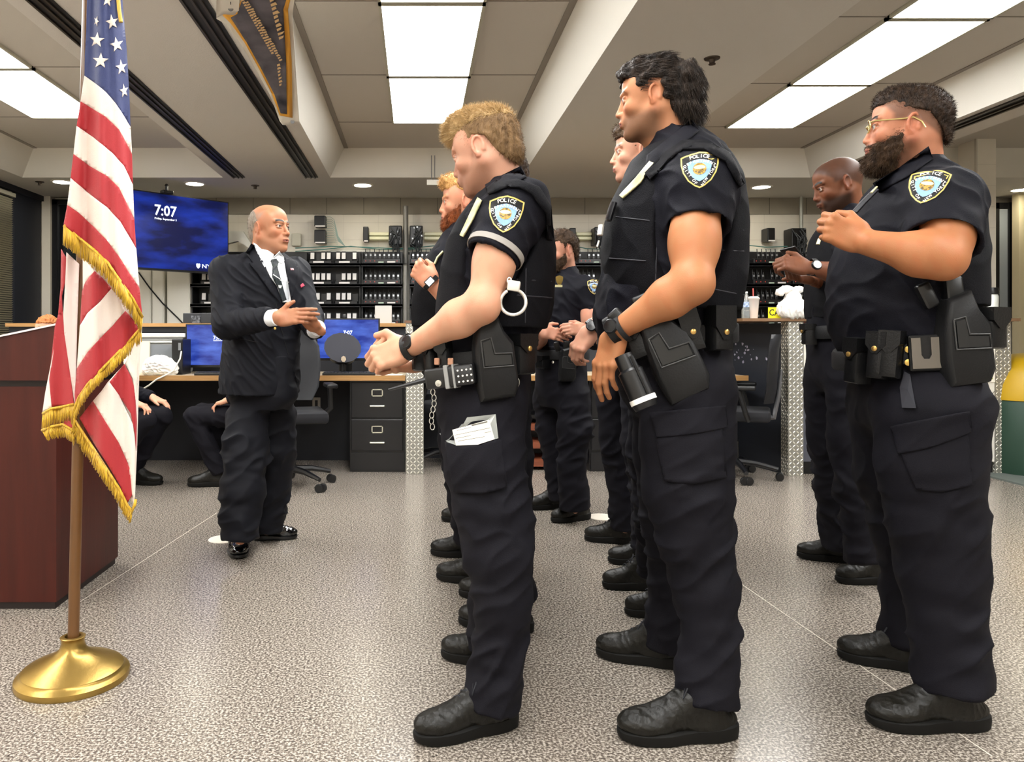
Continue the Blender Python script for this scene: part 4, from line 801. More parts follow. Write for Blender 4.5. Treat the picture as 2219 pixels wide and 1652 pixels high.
def hand_sdf(S, W, fd, dorsal, side, curls, thumb, s=1., spread=0.):
    """side=+1 thumb towards +y of basis(fd, dorsal). curls: 4 x (a1,a2,a3) degrees"""
    R = basis(fd, dorsal); Q = lambda p: np.array(W)+s*(R@np.array((p[0], side*p[1], p[2])))
    S.box(Q((.05, .0, -.002)), np.array((.044, .036, .0135))*s, .0125*s, R=R, k=.01*s); S.ell(Q((.03, .026, -.01)), np.array((.033, .017, .016))*s, R=R, k=.012*s); S.ell(Q((.035, -.025, -.008)), np.array((.035, .014, .014))*s, R=R, k=.012*s)
    S.cap(Q((-.02, 0, 0)), Q((.02, 0, 0)), .026*s, .027*s, k=.015*s, flat=(R[:, 2], .68))
    ln = ((.043, .026, .021), (.047, .03, .022), (.044, .028, .022), (.034, .021, .019)); yy = (.0285, .0095, -.0095, -.027); xx = (.09, .094, .09, .083); rr = (.0092, .0095, .009, .0078)
    for i in range(4):
        p = np.array((xx[i], yy[i], .002)); a = 0; sp = spread*(1.5-i)*.12
        S.ell(Q(p), np.array((.011, .0105, .0115))*s, k=.006*s)
        for j in range(3):
            a += math.radians(curls[i][j]); d = np.array((math.cos(a)*math.cos(sp), math.cos(a)*math.sin(sp), -math.sin(a))); q = p+d*ln[i][j]
            S.cap(Q(p), Q(q), rr[i]*(1-.07*j)*s, rr[i]*(1-.07*(j+1))*s, k=.0035*s if j else .006*s); p = q
    p = np.array((.022, .03, -.008)); t = np.array(thumb[0], float); t /= np.linalg.norm(t); q = p+t*.042; S.cap(Q(p), Q(q), .0145*s, .0115*s, k=.01*s); t2 = np.array(thumb[1], float); t2 /= np.linalg.norm(t2); S.cap(Q(q), Q(q+t2*.032), .0108*s, .0085*s, k=.004*s)
def arm_mesh(A, B, W, hands, ra=.052, rf=.043, rw=.028, h=.0032, skin='d7a58c', hair=0., extra=None):
    """A shoulder, B elbow, W wrist; hands: list of hand_sdf keyword dicts"""
    A, B, W = map(lambda q: np.array(q, float), (A, B, W)); pts = [B, W, W] + [np.array(hh['W']) for hh in hands]; S0 = np.array(pts+[A]+[np.array(hh['W'])+.17*np.array(hh['fd'])/np.linalg.norm(hh['fd']) for hh in hands]); S = SDF(S0.min(0)-.1, S0.max(0)+.1, h)
    S.cap(A, B, ra*1.12, ra*.82, k=.02); S.ell((A*.45+B*.55), (ra*1.05, ra*1.02, ra*1.3), k=.03)
    M = B+(W-B)*.3; S.cap(B, M, rf, rf*1.12, k=.03); S.cap(M, W, rf*1.1, rw, k=.03); S.ell(B, (ra*.8,)*3, k=.02)
    if extra: extra(S)
    for hh in hands: hand_sdf(S, **hh)
    v, f = S.mesh(); v = relax(v, f, 1, .45); base = np.array(lin(skin)[:3]); col = np.tile(base, (len(v), 1))
    w_ = (.35*np.clip(wave(v, 5, (16, 16, 16))+.2, 0, 1))[:, None]; col = col*(1-w_)+base*np.array((1.0, .8, .76))*w_
    d = np.min([np.linalg.norm(v-np.array(hh['W']), axis=1) for hh in hands]+[np.full(len(v), 9)], 0); w_ = .35*sstep(.02, -.02, np.linalg.norm(v-B, axis=1)-.04)[:, None]; col = col*(1-w_)+base*np.array((1.0, .7, .65))*w_
    return v, f, col
def join(parts):
    vs, fs, cs, o = [], [], [], 0
    for v, f, c in parts:
        if len(v) == 0: continue
        vs.append(v); fs.append(f+o); cs.append(c); o += len(v)
    return np.concatenate(vs), np.concatenate(fs), np.concatenate(cs)
def core(rows, c, th, legs, skin, h=.014):
    """unseen body under the clothes, so that the body is whole"""
    zs = [r[0] for r in rows]; S = SDF((c[0]-.45, c[1]-.5, .0), (c[0]+.45, c[1]+.5, max(zs)+.08), h); S.loft([(r[0], r[1], r[2]*.8, r[3]*.8) for r in rows], c, th)
    for lg in legs:
        for a, b in zip(lg[:-1], lg[1:]): S.cap(a[:3], b[:3], a[3]*.4, b[3]*.35, k=.02)
    v, f = S.mesh(); return v, f, np.tile(np.array(lin(skin)[:3]), (len(v), 1))
def strands(v, n, fn, N, L, w_, seed, comb=(0, 0, 0), nw=.5, rnd=.25, droop=0., seg=2, curl=0.):
    """thin tapered blades growing from surface points; returns verts, faces (triangles/quads)"""
    r = np.random.default_rng(seed); i = r.choice(len(v), N); p = v[i]+n[i]*.0005+r.normal(size=(N, 3))*.001
    d = n[i]*nw+(np.array(comb) if not callable(comb) else comb(p))+r.normal(size=(N, 3))*rnd; d /= np.linalg.norm(d, axis=1)[:, None]
    Ls = L*(.6+.7*r.random(N)); side = np.cross(d, r.normal(size=(N, 3))); side /= np.linalg.norm(side, axis=1)[:, None]+1e-9
    V = []; cur = p.copy(); dd = d.copy()
    for k in range(seg+1):
        ww = w_*(1-k/(seg+.15))*.5; V.append(cur-side*ww); V.append(cur+side*ww)
        dd = dd+np.array((0, 0, -droop))+curl*side*(1 if k % 2 else -1); dd /= np.linalg.norm(dd, axis=1)[:, None]; cur = cur+dd*(Ls/seg)[:, None]
    V = np.stack(V, 1).reshape(-1, 3); b = np.arange(N)*(2*(seg+1)); F_ = np.concatenate([np.stack([b+2*k, b+2*k+1, b+2*k+3, b+2*k+2], 1) for k in range(seg)])
    return V, F_
def hair_mat(c1, c2): return mat('hair '+c1, c1, .5, noise=(70, c2, .18, (1, 1, .35)), bump=(260, .5, (1, 1, .3)), spec=.15)
def hair_obj(name, C, R, s, poly, ells, m, parent, infl=.009, h=.0032, amp=.004, wsc=(30, 30, 30), N=3500, L=.02, w_=.0011, comb=(-.6, 0, -.3), nw=.5, rnd=.25, droop=0., curl=0., seed=1, jawhair=False, ymax=None, cut=None, shift=(0, 0, 0)):
    S = SDF((-.16, -.12, -.17), (.16, .12, .18), h)
    if jawhair:
        S.ell((.03, 0, -.03), (.064+infl, .059+infl, .075+infl), k=.02); S.ell((.05, 0, -.085), (.05+infl, .045+infl, .035+infl), k=.02)
        for y in (1, -1): S.cap((-.005, y*.052, -.045), (.06, y*.02, -.098), .024+infl, .018+infl, k=.02); S.cap((-.003, y*.06, .01), (-.003, y*.055, -.05), .012+infl, .016+infl, k=.01)
    else:
        S.ell((-.018, 0, .035), (.094+infl, .074+infl, .084+infl), k=.01); S.ell((.03, 0, .045), (.062+infl, .063+infl, .06+infl), k=.02); S.ell((-.06, 0, -.03), (.05+infl*.5, .05+infl*.5, .05), k=.03)
    for e in ells: S.ell(*e)
    S.poly(poly, k=.006)
    if cut: [S.ell(*q) for q in cut]
    v, f = S.mesh()
    if len(v) == 0: return None
    n = vnormals(v, f); v = relax(v, f, 1); v = v+n*(amp*wave(v, seed, wsc))[:, None]
    Vs, Fs = [], []
    if N: V2, F2 = strands(v, n, f, N, L, w_, seed, comb, nw, rnd, droop, 3, curl); f = np.concatenate([f, F2+len(v)]); v = np.concatenate([v, V2])
    w = np.array(C)+s*(v@np.array(R).T)
    return meshobj(name, w, f, m, parent)
def fabric(name, S, m, parent, amp=.004, sc=(7, 7, 13), seed=2, shear=.0, mask=None, rl=1, extra=None, mids=None):
    v, f = S.mesh(); v = relax(v, f, rl); n = vnormals(v, f); a = amp*folds(v, seed, sc, shear)+amp*.22*wave(v, seed+9, tuple(2.*q for q in sc))
    if mask is not None: a = a*mask(v)
    v = v+n*a[:, None]
    if extra is not None: v = extra(v, n)
    return meshobj(name, v, f, m, parent)
def rows_solve(tab, cpx, Y, th, mode='side', pw=2.3):
    """silhouette rows (py, x_left, x_right, d) -> loft rows; side: d is the half width, front: d is the half depth"""
    out = []; ct, st = math.cos(th), math.sin(th); cX = (cpx-VX)*Y/F; t = np.linspace(0, 2*math.pi, 60, endpoint=False); u = np.sign(np.cos(t))*np.abs(np.cos(t))**(2/pw); w_ = np.sign(np.sin(t))*np.abs(np.sin(t))**(2/pw)
    for py, xl, xr, d in tab:
        cx = cy = 0.; a = (xr-xl)/2*Y/F; rx, ry = (a, d) if mode == 'side' else (d, a)
        for _ in range(14):
            x, y = cx+rx*u, cy+ry*w_; X_ = cX+x*ct-y*st; Y_ = Y+x*st+y*ct; q = VX+F*X_/Y_; em = (xl+xr)/2-(q.min()+q.max())/2; ew = (xr-xl)-(q.max()-q.min()); k = Y/F*.9
            if mode == 'side': cx += em*k/ct; rx = max(.045, rx+ew/2*k)
            else: cx += em*k*ct; cy -= em*k*st; ry = min(.26, max(.05, ry+ew/2*k/max(.4, abs(st))))
        out.append((HC-(py-VY)*Y/F, cx, rx, ry, cy))
    return out
def rows_px(rows, cpx, Y, th): return rows_solve(rows, cpx, Y, th)
def leg_px(nodes):
    """(xl, xr, py, Y) -> (x,y,z,r)"""
    o = []
    for xl, xr, py, Y in nodes: p = P((xl+xr)/2, py, Y); o.append((p[0], p[1], p[2], (xr-xl)/2*Y/F))
    return o
def trousers(parent, rows, c, th, legs, m=None, amp=.009, seed=4, h=.006, hem=.003, pw=2.2, flats=None):
    m = m or M_trou; allp = np.array([l[:3] for lg in legs for l in lg]); lo = allp.min(0)-.2; hi = allp.max(0)+.2; lo[2] = max(.0, allp[:, 2].min()-.02); hi[2] = max(r[0] for r in rows)+.03; lo[:2] = np.minimum(lo[:2], np.array(c)-.28); hi[:2] = np.maximum(hi[:2], np.array(c)+.28)
    S = SDF(lo, hi, h); S.loft(rows, c, th, k=.03, pw=pw)
    for li, lg in enumerate(legs):
        fl = flats[li] if flats else None
        for i, (a, b) in enumerate(zip(lg[:-1], lg[1:])): S.cap(a[:3], b[:3], a[3], b[3], k=.035 if i < len(lg)-2 else .02, cutb=(i == len(lg)-2), flat=fl)
    zb = min(lg[-1][2] for lg in legs); zt = max(r[0] for r in rows)
    def mask(v):
        z = v[:, 2]; k = sstep(zt, zt-.15, z)*.6+.4; k = k*(.5+.7*np.exp(-((z-.5)/.16)**2)+.75*np.exp(-((z-.15)/.12)**2))*(.35+.9*np.abs(wave(v, seed+50, (1.6, 1.6, 2.2)))); return k*sstep(zb-.01, zb+.02, z)
    return fabric('trousers', S, m, parent, amp*1.25, (3.0, 3.0, 5.4), seed, (-1)**seed*.7, mask, 2)
def shoe(name, heel, toe, parent, m=None, ms=None, L=None, wd=.102, ht=.1, laces=True, sole_h=.032, slim=False, h=.004, lacec=None, ankle=True):
    """heel and toe: floor points (x,y) of the sole ends"""
    m = m or M_boot; ms = ms or M_sole; heel = np.array(heel[:2], float); toe = np.array(toe[:2], float); d = toe-heel; L = np.linalg.norm(d); a = math.atan2(d[1], d[0]); R = rz(a); s = L/.31; O = np.array((heel[0], heel[1], 0.)); T = lambda v: O+(v@R.T)
    W = wd/.102*min(s, 1.08)
    S = SDF((-.03, -.09, -.01), (L+.03, .09, .24), h); k_ = .8 if slim else 1
    S.ell((L*.76, 0, .045*k_), (L*.25, .047*W, .036*k_), k=.03); S.ell((L*.3, 0, .045), (L*.3, .04*W, .045*k_), k=.03); S.cap((L*.62, 0, .06*k_), (L*.33, 0, .11*k_), .034*W, .038*W, k=.03)
    S.cap((L*.24, 0, .05), (L*.22, 0, .2 if ankle else .1), .033*W, .033*W, k=.02, cutb=True); S.half((0, 0, -1), -.012)
    S.box((L*.5, 0, .1), (L*.55, .052*W, .2), .01, k=.008, op='int')
    v, f = S.mesh(); v = relax(v, f, 1); nn = vnormals(v, f); v = v+nn*(.0018*folds(v, 31, (18, 18, 24)))[:, None]; o = meshobj(name, T(v), f, m, parent)
    m_ = MB(); rings = []
    def outline(e):
        pts = []
        for t in np.linspace(0, 2*math.pi, 40, endpoint=False):
            u = math.cos(t); q = math.sin(t); x = L*.5+(L*.5+e)*np.sign(u)*abs(u)**.8; ww = (.044+.006*sstep(.3, .8, x/L)-.008*math.exp(-((x/L-.42)/.13)**2))*W+e; pts.append((x, ww*np.sign(q)*abs(q)**.75))
        return pts
    tread = lambda x: .006*sstep(.36, .3, x/L)*0
    for z, e in ((.0, -.004), (.004, .001), (sole_h*.5, .003), (sole_h*.85, .002), (sole_h, -.004)):
        rings.append([tuple(T(np.array((x, y, (z+.010*math.exp(-((x/L-.0)/.5)**2)*(z > .01)+.008*sstep(.85, 1.0, x/L)*(z < .02)*(1 if z < .002 else .6))))) ) for x, y in outline(e)])
    m_.loft(rings); m_.build('sole', ms, o, smooth=True)
    if laces:
        m_ = MB()
        for i in range(4):
            x = L*(.6-.065*i); z = (.103+.0118*i)*k_; w0 = .02*W; m_.tube([T(np.array(q)) for q in ((x, -w0, z-.006), (x-.006, 0, z+.004), (x-.012, w0, z-.006))], .0026, 5)
        m_.tube([T(np.array(q)) for q in ((L*.42, .0, .148*k_), (L*.44, .022, .146*k_), (L*.5, .035, .12*k_), (L*.46, .015, .14*k_))], .0024, 5)
        m_.build('laces', lacec or M_lace, o, smooth=True)
    return o
def project(bvh, c, N, U, V, pts, off, depth=.25):
    out = []
    for u, v in pts:
        o = c+U*u+V*v+N*depth; hit = bvh.ray_cast(Vector(o), Vector(-N), depth*2)
        if hit[0] is None: out.append(tuple(c+U*u+V*v+N*off))
        else: out.append(tuple(np.array(hit[0])+N*off))
    return out
def bvh_of(o):
    me = o.data; L_ = np.array([v.co[:] for v in me.vertices]); w = Vector((0, 0, 0)); q = o
    while q: w += q.location; q = q.parent
    return BVHTree.FromPolygons([tuple(x) for x in (L_+np.array(w))], [tuple(p.vertices) for p in me.polygons])
M_pb = mat('patch black', '0e0d10', .8); M_pg = mat('patch gold thread', 'e0c062', .6); M_pw = mat('patch white thread', 'f3efe4', .6); M_pl = mat('patch light blue', '7fa3cf', .7); M_pgo = mat('patch emblem gold', 'b08c2e', .6, noise=(160, '4a3a14', .1)); M_pgw = mat('patch emblem pale', 'ead9a2', .6)
def shield(w_, h_, n=10):
    """outline of the shoulder shield, y up, centred"""
    pts = []
    key = [(0, .5), (.22, .455), (.5, .36), (.49, .15), (.43, -.08), (.3, -.3), (.13, -.44), (0, -.5)]
    r = []
    for (x0, y0), (x1, y1) in zip(key[:-1], key[1:]):
        for t in np.linspace(0, 1, n, endpoint=False): r.append((x0+(x1-x0)*t, y0+(y1-y0)*t))
    r.append(key[-1]); l = [(-x, y) for x, y in r[::-1][1:-1]]; return [(x*w_, y*h_) for x, y in r+l]
def shoulder_patch(garment, c, N, up, size, parent, name='shoulder_patch', off=.0015):
    N = np.array((0, 0, HC))-np.array(c); N[2] *= .3; N = N/np.linalg.norm(N)+.25*np.array(N0 if False else (0, 0, 0))
    """c world point, N outward normal, size = (width, height)"""
    bvh = bvh_of(garment); N = np.array(N, float); N /= np.linalg.norm(N); V = np.array(up, float); V -= N*(V@N); V /= np.linalg.norm(V); U = np.cross(V, N); c = np.array(c, float)
    mb = MB(); w_, h_ = size
    def disc(outl, o_, m, cen=(0, 0), rings=6):
        mb.use(m); n = len(outl); pts = [cen]; 
        for k in range(1, rings+1): pts += [(cen[0]+(x-cen[0])*k/rings, cen[1]+(y-cen[1])*k/rings) for x, y in outl]
        vs = project(bvh, c, N, U, V, pts, o_); fs = [(0, 1+j, 1+(j+1) % n) for j in range(n)]
        for k in range(rings-1): fs += [(1+k*n+j, 1+(k+1)*n+j, 1+(k+1)*n+(j+1) % n, 1+k*n+(j+1) % n) for j in range(n)]
        mb.add(vs, fs)
    sc = lambda f: [(x*f, y*f) for x, y in shield(w_, h_)]
    disc(sc(1.0), off, M_pb); disc(sc(.96), off+.0008, M_pg); disc(sc(.885), off+.0014, M_pb)
    inner = [(x*.60, y*.58-.02*h_) for x, y in shield(w_, h_)]; disc(inner, off+.002, M_pl, (0, -.02*h_))
    circ = [(.17*w_*math.cos(t), .155*h_*math.sin(t)+.01*h_) for t in np.linspace(0, 2*math.pi, 24, endpoint=False)]; disc(circ, off+.0026, M_pgo, (0, .01*h_), 3)
    el = [(.15*w_*math.cos(t), .05*h_*math.sin(t)+.05*h_) for t in np.linspace(0, 2*math.pi, 20, endpoint=False)]; disc(el, off+.0031, M_pgw, (0, .05*h_), 2)
    mb.use(M_pw)
    def arc(txt, cx, cy, r, a0, a1, size_, flip=False):
        n = len(txt)
        for i, ch in enumerate(txt):
            if ch == ' ': continue
            a = math.radians(a0+(a1-a0)*(i/(max(1, n-1)))); gv, gf = glyphs(ch); g = gv.copy()
            if len(g) == 0: continue
            g[:, 0] -= (g[:, 0].max()+g[:, 0].min())/2; g *= size_; ang = a-math.pi/2
            if flip: ang += math.pi; g[:, 1] -= size_*.7
            px = cx+r*math.cos(a)+g[:, 0]*math.cos(ang)-g[:, 1]*math.sin(ang); py = cy+r*math.sin(a)+g[:, 0]*math.sin(ang)+g[:, 1]*math.cos(ang)
            mb.add(project(bvh, c, N, U, V, list(zip(px, py)), off+.0034), gf)
    arc('POLICE', 0, -.3*h_, .61*h_, 108, 72, .135*h_)
    arc('DEPARTMENT', 0, -.35*h_, .535*h_, 127, 53, .1*h_)
    # CITY OF down the left side, NEW YORK down the right side
    def side(txt, p0, p1, size_):
        p0, p1 = np.array(p0), np.array(p1); d = (p1-p0); ang = math.atan2(d[1], d[0])
        for i, ch in enumerate(txt):
            if ch == ' ': continue
            gv, gf = glyphs(ch); g = gv.copy(); g[:, 0] -= (g[:, 0].max()+g[:, 0].min())/2; g *= size_; q = p0+d*(i/(len(txt)-1)); px = q[0]+g[:, 0]*math.cos(ang)-g[:, 1]*math.sin(ang); py = q[1]+g[:, 0]*math.sin(ang)+g[:, 1]*math.cos(ang); mb.add(project(bvh, c, N, U, V, list(zip(px, py)), off+.0034), gf)
    side('CITY OF', (-.405*w_, .04*h_), (-.12*w_, -.37*h_), .1*h_); side('NEW YORK', (.1*w_, -.41*h_), (.41*w_, .03*h_), .09*h_)
    return mb.build(name, None, parent)
def ring_band(c, ax, r, w_, m, name, parent, fl=None, n=28, th=.003):
    """strap round a limb: c centre, ax limb direction; fl=(dir, factor)"""
    ax = np.array(ax, float); ax /= np.linalg.norm(ax); x = np.cross(ax, fl[0] if fl else (0, 0, 1)); x /= np.linalg.norm(x); y = np.cross(ax, x); f = fl[1] if fl else 1
    rings = []
    for k, (a, rr) in enumerate(((-w_/2, 0), (-w_/2, th), (w_/2, th), (w_/2, 0))): rings.append([tuple(np.array(c)+ax*a+x*(r+rr)*math.cos(t)+y*(r*f+rr)*math.sin(t)) for t in np.linspace(0, 2*math.pi, n, endpoint=False)])
    m_ = MB(); m_.loft(rings+[rings[0]], cap=False); return m_.build(name, m, parent, smooth=True)
def watch(c, ax, out, r, parent, face='0a0a0c', strap=None, fl=.75, sz=.02, facew=None):
    o = ring_band(c, ax, r, .02, strap or M_leather, 'watch', parent, fl=(out, fl)); out = np.array(out, float); out /= np.linalg.norm(out); R = basis(ax, out); m = MB(); q = np.array(c)+out*(r*fl)
    (m.lathe([(sz, -.003), (sz*1.05, .004), (sz*.9, .008), (0, .008)], c=q, n=24, R=R) if not facew else m.rbox((-sz*.8, -sz, -.003), (sz*.8, sz, .008), .004, R=R, c=q)); m.build('watch_case', mat('watch case', '1a1a1c', .3, .5), o, smooth=True)
    m = MB(); (m.lathe([(sz*.8, .0082), (0, .0084)], c=q, n=20, R=R) if not facew else m.box((-sz*.62, -sz*.8, .008), (sz*.62, sz*.8, .0085), R=R, c=q)); m.build('watch_face', mat('watch face '+face, face, .15), o); return o
# ---- belt gear ----
def belt(parent, rows, c, th, z, tilt=0., h_=.055, infl=.012, name='duty_belt', m=None):
    """belt ring following the trouser top, tilt = drop per metre forward"""
    A = sorted(rows); zz = [r[0] for r in A]; g = lambda i: np.interp(z, zz, [r[i] for r in A]); cx, rx, ry = g(1), g(2)+infl, g(3)+infl; pw = 2.3; ct, st = math.cos(th), math.sin(th)
    def pt(t, e, dz):
        u, q = math.cos(t), math.sin(t); x = cx+(rx+e)*np.sign(u)*abs(u)**(2/pw); y = (ry+e)*np.sign(q)*abs(q)**(2/pw); return (c[0]+x*ct-y*st, c[1]+x*st+y*ct, z+dz-tilt*x)
    rings = [[pt(t, e, dz) for t in np.linspace(0, 2*math.pi, 48, endpoint=False)] for e, dz in ((-.01, -h_/2), (.002, -h_/2), (.005, -h_/2+.006), (.005, h_/2-.006), (.002, h_/2), (-.01, h_/2))]
    m_ = MB(); m_.loft(rings+[rings[0]], cap=False); o = m_.build(name, m or M_nylon, parent, smooth=True)
    def at(px, py):
        """point on the near side of the belt surface seen at (px, py): returns point, outward normal"""
        best = None
        for t in np.linspace(0, 2*math.pi, 360):
            p = np.array(pt(t, .006, 0)); q = (p[0]*F/p[1]+VX)
            if best is None or abs(q-px)+(40 if p[1] > c[1] else 0) < best[0]:
                p2 = np.array(pt(t+.02, .006, 0)); p1 = np.array(pt(t-.02, .006, 0)); tn = p2-p1; n = np.array((tn[1], -tn[0], 0)); n /= np.linalg.norm(n); best = (abs(q-px)+(40 if p[1] > c[1] else 0), p, n)
        p, n = best[1], best[2]; return np.array((p[0], p[1], HC-(py-VY)*p[1]/F)), n
    return o, at
def gearR(n, lean=0.):
    n = np.array(n, float); n[2] = 0; n /= np.linalg.norm(n); r = np.cross((0, 0, 1), n); R = np.stack([r, (0, 0, 1), n], 1); return R@rotm('Z', lean)   # x right (seen from outside), y up, z out
def pouch(parent, p, n, w_, h_, d, lean=0., snap=True, m=None, name='pouch', flap=.45, taper=0.):
    R = gearR(n, lean); m_ = MB(); rs = []
    for z, e in ((-.01, 0), (d*.7, 0), (d*.93, -.004), (d, -.012)): rs.append([((a+e)*sx, yy*(h_/2+e), z) for (a, yy, sx) in ((w_/2, -1, 1), (w_/2, -.85, 1), (w_/2, .85, 1), (w_/2*.9, 1, 1), (w_/2*.9, 1, -1), (w_/2, .85, -1), (w_/2, -.85, -1), (w_/2*(1-taper), -1, -1))])
    m_.loft(rs, R=R, c=p); o = m_.build(name, m or M_leather, parent, smooth=True)
    m_ = MB(); fh = h_*flap; pts = [(-w_/2-.002, h_/2+.002), (-w_/2-.002, h_/2-fh*.6), (-w_*.15, h_/2-fh), (w_*.15, h_/2-fh), (w_/2+.002, h_/2-fh*.6), (w_/2+.002, h_/2+.002)]; m_.prism(pts, (-.005, d+.004), p, R); m_.build('flap', m or M_leather, o)
    if snap: m_ = MB(); m_.lathe([(.0075, d+.004), (.0075, d+.007), (.004, d+.009), (0, d+.009)], c=np.array(p)+R@np.array((0, h_/2-fh*.78, 0)), n=14, R=R); m_.build('snap', M_snap, o, smooth=True)
    return o
def holster(parent, p, n, lean=0., s=1.):
    R = gearR(n, lean); m_ = MB(); prof = [(-.035, .1), (.02, .12), (.035, .07), (.058, .035), (.06, -.08), (.045, -.11), (-.05, -.115), (-.055, -.05), (-.05, .03)]
    def rg(e, z): return [((x)*s*(1-e*6), y*s*(1-e*4), z) for x, y in prof]
    m_.loft([rg(0, -.01), rg(0, .03), rg(.008, .043), rg(.03, .05)], R=R, c=p); o = m_.build('holster', M_hol, parent, smooth=True)
    m_ = MB()      # L-shaped raised panel and hood lever
    L_ = [(-.03, .045), (-.008, .05), (-.004, .008), (.042, .004), (.042, -.022), (-.03, -.018)]; m_.prism([(x*s, y*s) for x, y in L_], (.045, .054), p, R); b = m_.build('release_panel', mat('holster panel', '111112', .4), o)
    m_ = MB(); m_.tube([np.array(p)+R@np.array((x*s, y*s, .052)) for x, y in ((-.034, .05), (-.006, .055), (.0, .012), (.046, .008), (.047, -.026), (-.034, -.022), (-.034, .05))], .0022*s, 6); m_.build('stitched_rim', mat('holster rim', '3a3a3a', .5), b)
    m_ = MB(); m_.rbox((-.03*s, .085*s, .0), (.012*s, .155*s, .03), .008, R=R, c=p); m_.rbox((-.045*s, .1*s, .005), (-.01*s, .165*s, .026), .008, R=R@rotm('Z', .35), c=p); m_.build('pistol_grip', mat('pistol black', '0a0a0b', .4), o, smooth=True)
    return o
def radio(parent, p, n, lean=0., s=1., ant=.16, antdir=(-1, -.25, 0)):
    R = gearR(n, lean); m_ = MB(); m_.rbox((-.075*s, -.03*s, 0), (.075*s, .03*s, .04), .008, R=R, c=p); o = m_.build('radio', mat('radio black', '131315', .35), parent, smooth=True)
    m_ = MB(); a = np.array(p)+R@np.array((-.075*s, 0, .02)); d = R@np.array(antdir, float); d /= np.linalg.norm(d); m_.tube([a, a+d*.02, a+d*ant], [.009, .007, .004], 8); m_.build('antenna', M_blk, o, smooth=True)
    m_ = MB()
    for i in range(4):
        for j in range(3): m_.lathe([(.0026, .04), (.0026, .042), (0, .042)], c=np.array(p)+R@np.array(((.03+.013*i)*s, (-.018+.016*j)*s, 0)), n=8, R=R)
    m_.build('keypad', M_pw, o)
    m_ = MB(); m_.rbox((-.012, -.034*s, -.002), (.0, .034*s, .044), .003, R=R, c=p); m_.rbox((.012, -.034*s, -.002), (.018, .034*s, .043), .002, R=R, c=p); m_.build('strap', M_pl if False else mat('strap grey', '8c8c8a', .4), o); m_ = MB(); m_.lathe([(.009, .04), (.009, .045), (0, .046)], c=np.array(p)+R@np.array((-.03, -.014, 0)), n=14, R=R); m_.build('snap', M_sil2, o, smooth=True)
    return o
def lay(bv, name, poly, off, m, par, thick=.004, d0=3.6, sm='all'):
    """a cloth piece lying on a garment; densely sampled so that it follows the surface"""
    P2 = [Vector(p) for p in poly]; pts = list(P2); xs_ = [p.x for p in P2]; ys_ = [p.y for p in P2]; ed = [(i, (i+1) % len(P2)) for i in range(len(P2))]
    st = max(2.5, (max(ys_)-min(ys_))/26); x = min(xs_)
    while x < max(xs_):
        y_ = min(ys_)
        while y_ < max(ys_): pts.append(Vector((x+.01, y_+.013))); y_ += st
        x += st
    r = delaunay_2d_cdt(pts, ed, [tuple(range(len(P2)))], 1, 1e-4); vs = [tuple(on_surface(bv, q.x, q.y, off, d0)) for q in r[0]]; m_ = MB(); m_.add(vs, [tuple(t) for t in r[2]]); o = m_.build(name, m, par, smooth=sm); so = o.modifiers.new('s', 'SOLIDIFY'); so.thickness = thick; so.offset = 0; return o
def on_surface(bv, px, py, off=.0, d0=2.2):
    d = P(px, py, 1.)-np.array((0, 0, HC)); d /= np.linalg.norm(d); h_ = [b.ray_cast(Vector((0, 0, HC)), Vector(d), 9) for b in (bv if isinstance(bv, list) else [bv])]; h_ = [np.array(q[0]) for q in h_ if q[0] is not None]
    return (min(h_, key=lambda q: q[1]) if h_ else P(px, py, d0))-d*off
def badge(parent, c, R, s=1., name='badge', m=None):
    m_ = MB(); o = [(x*s, y*s) for x, y in shield(.045, .06, 3)]; m_.prism(o, (0, .003), c, R); m_.prism([(x*.6, y*.6) for x, y in o], (.003, .006), c, R); b = m_.build(name, m or M_gold, parent)
    return b
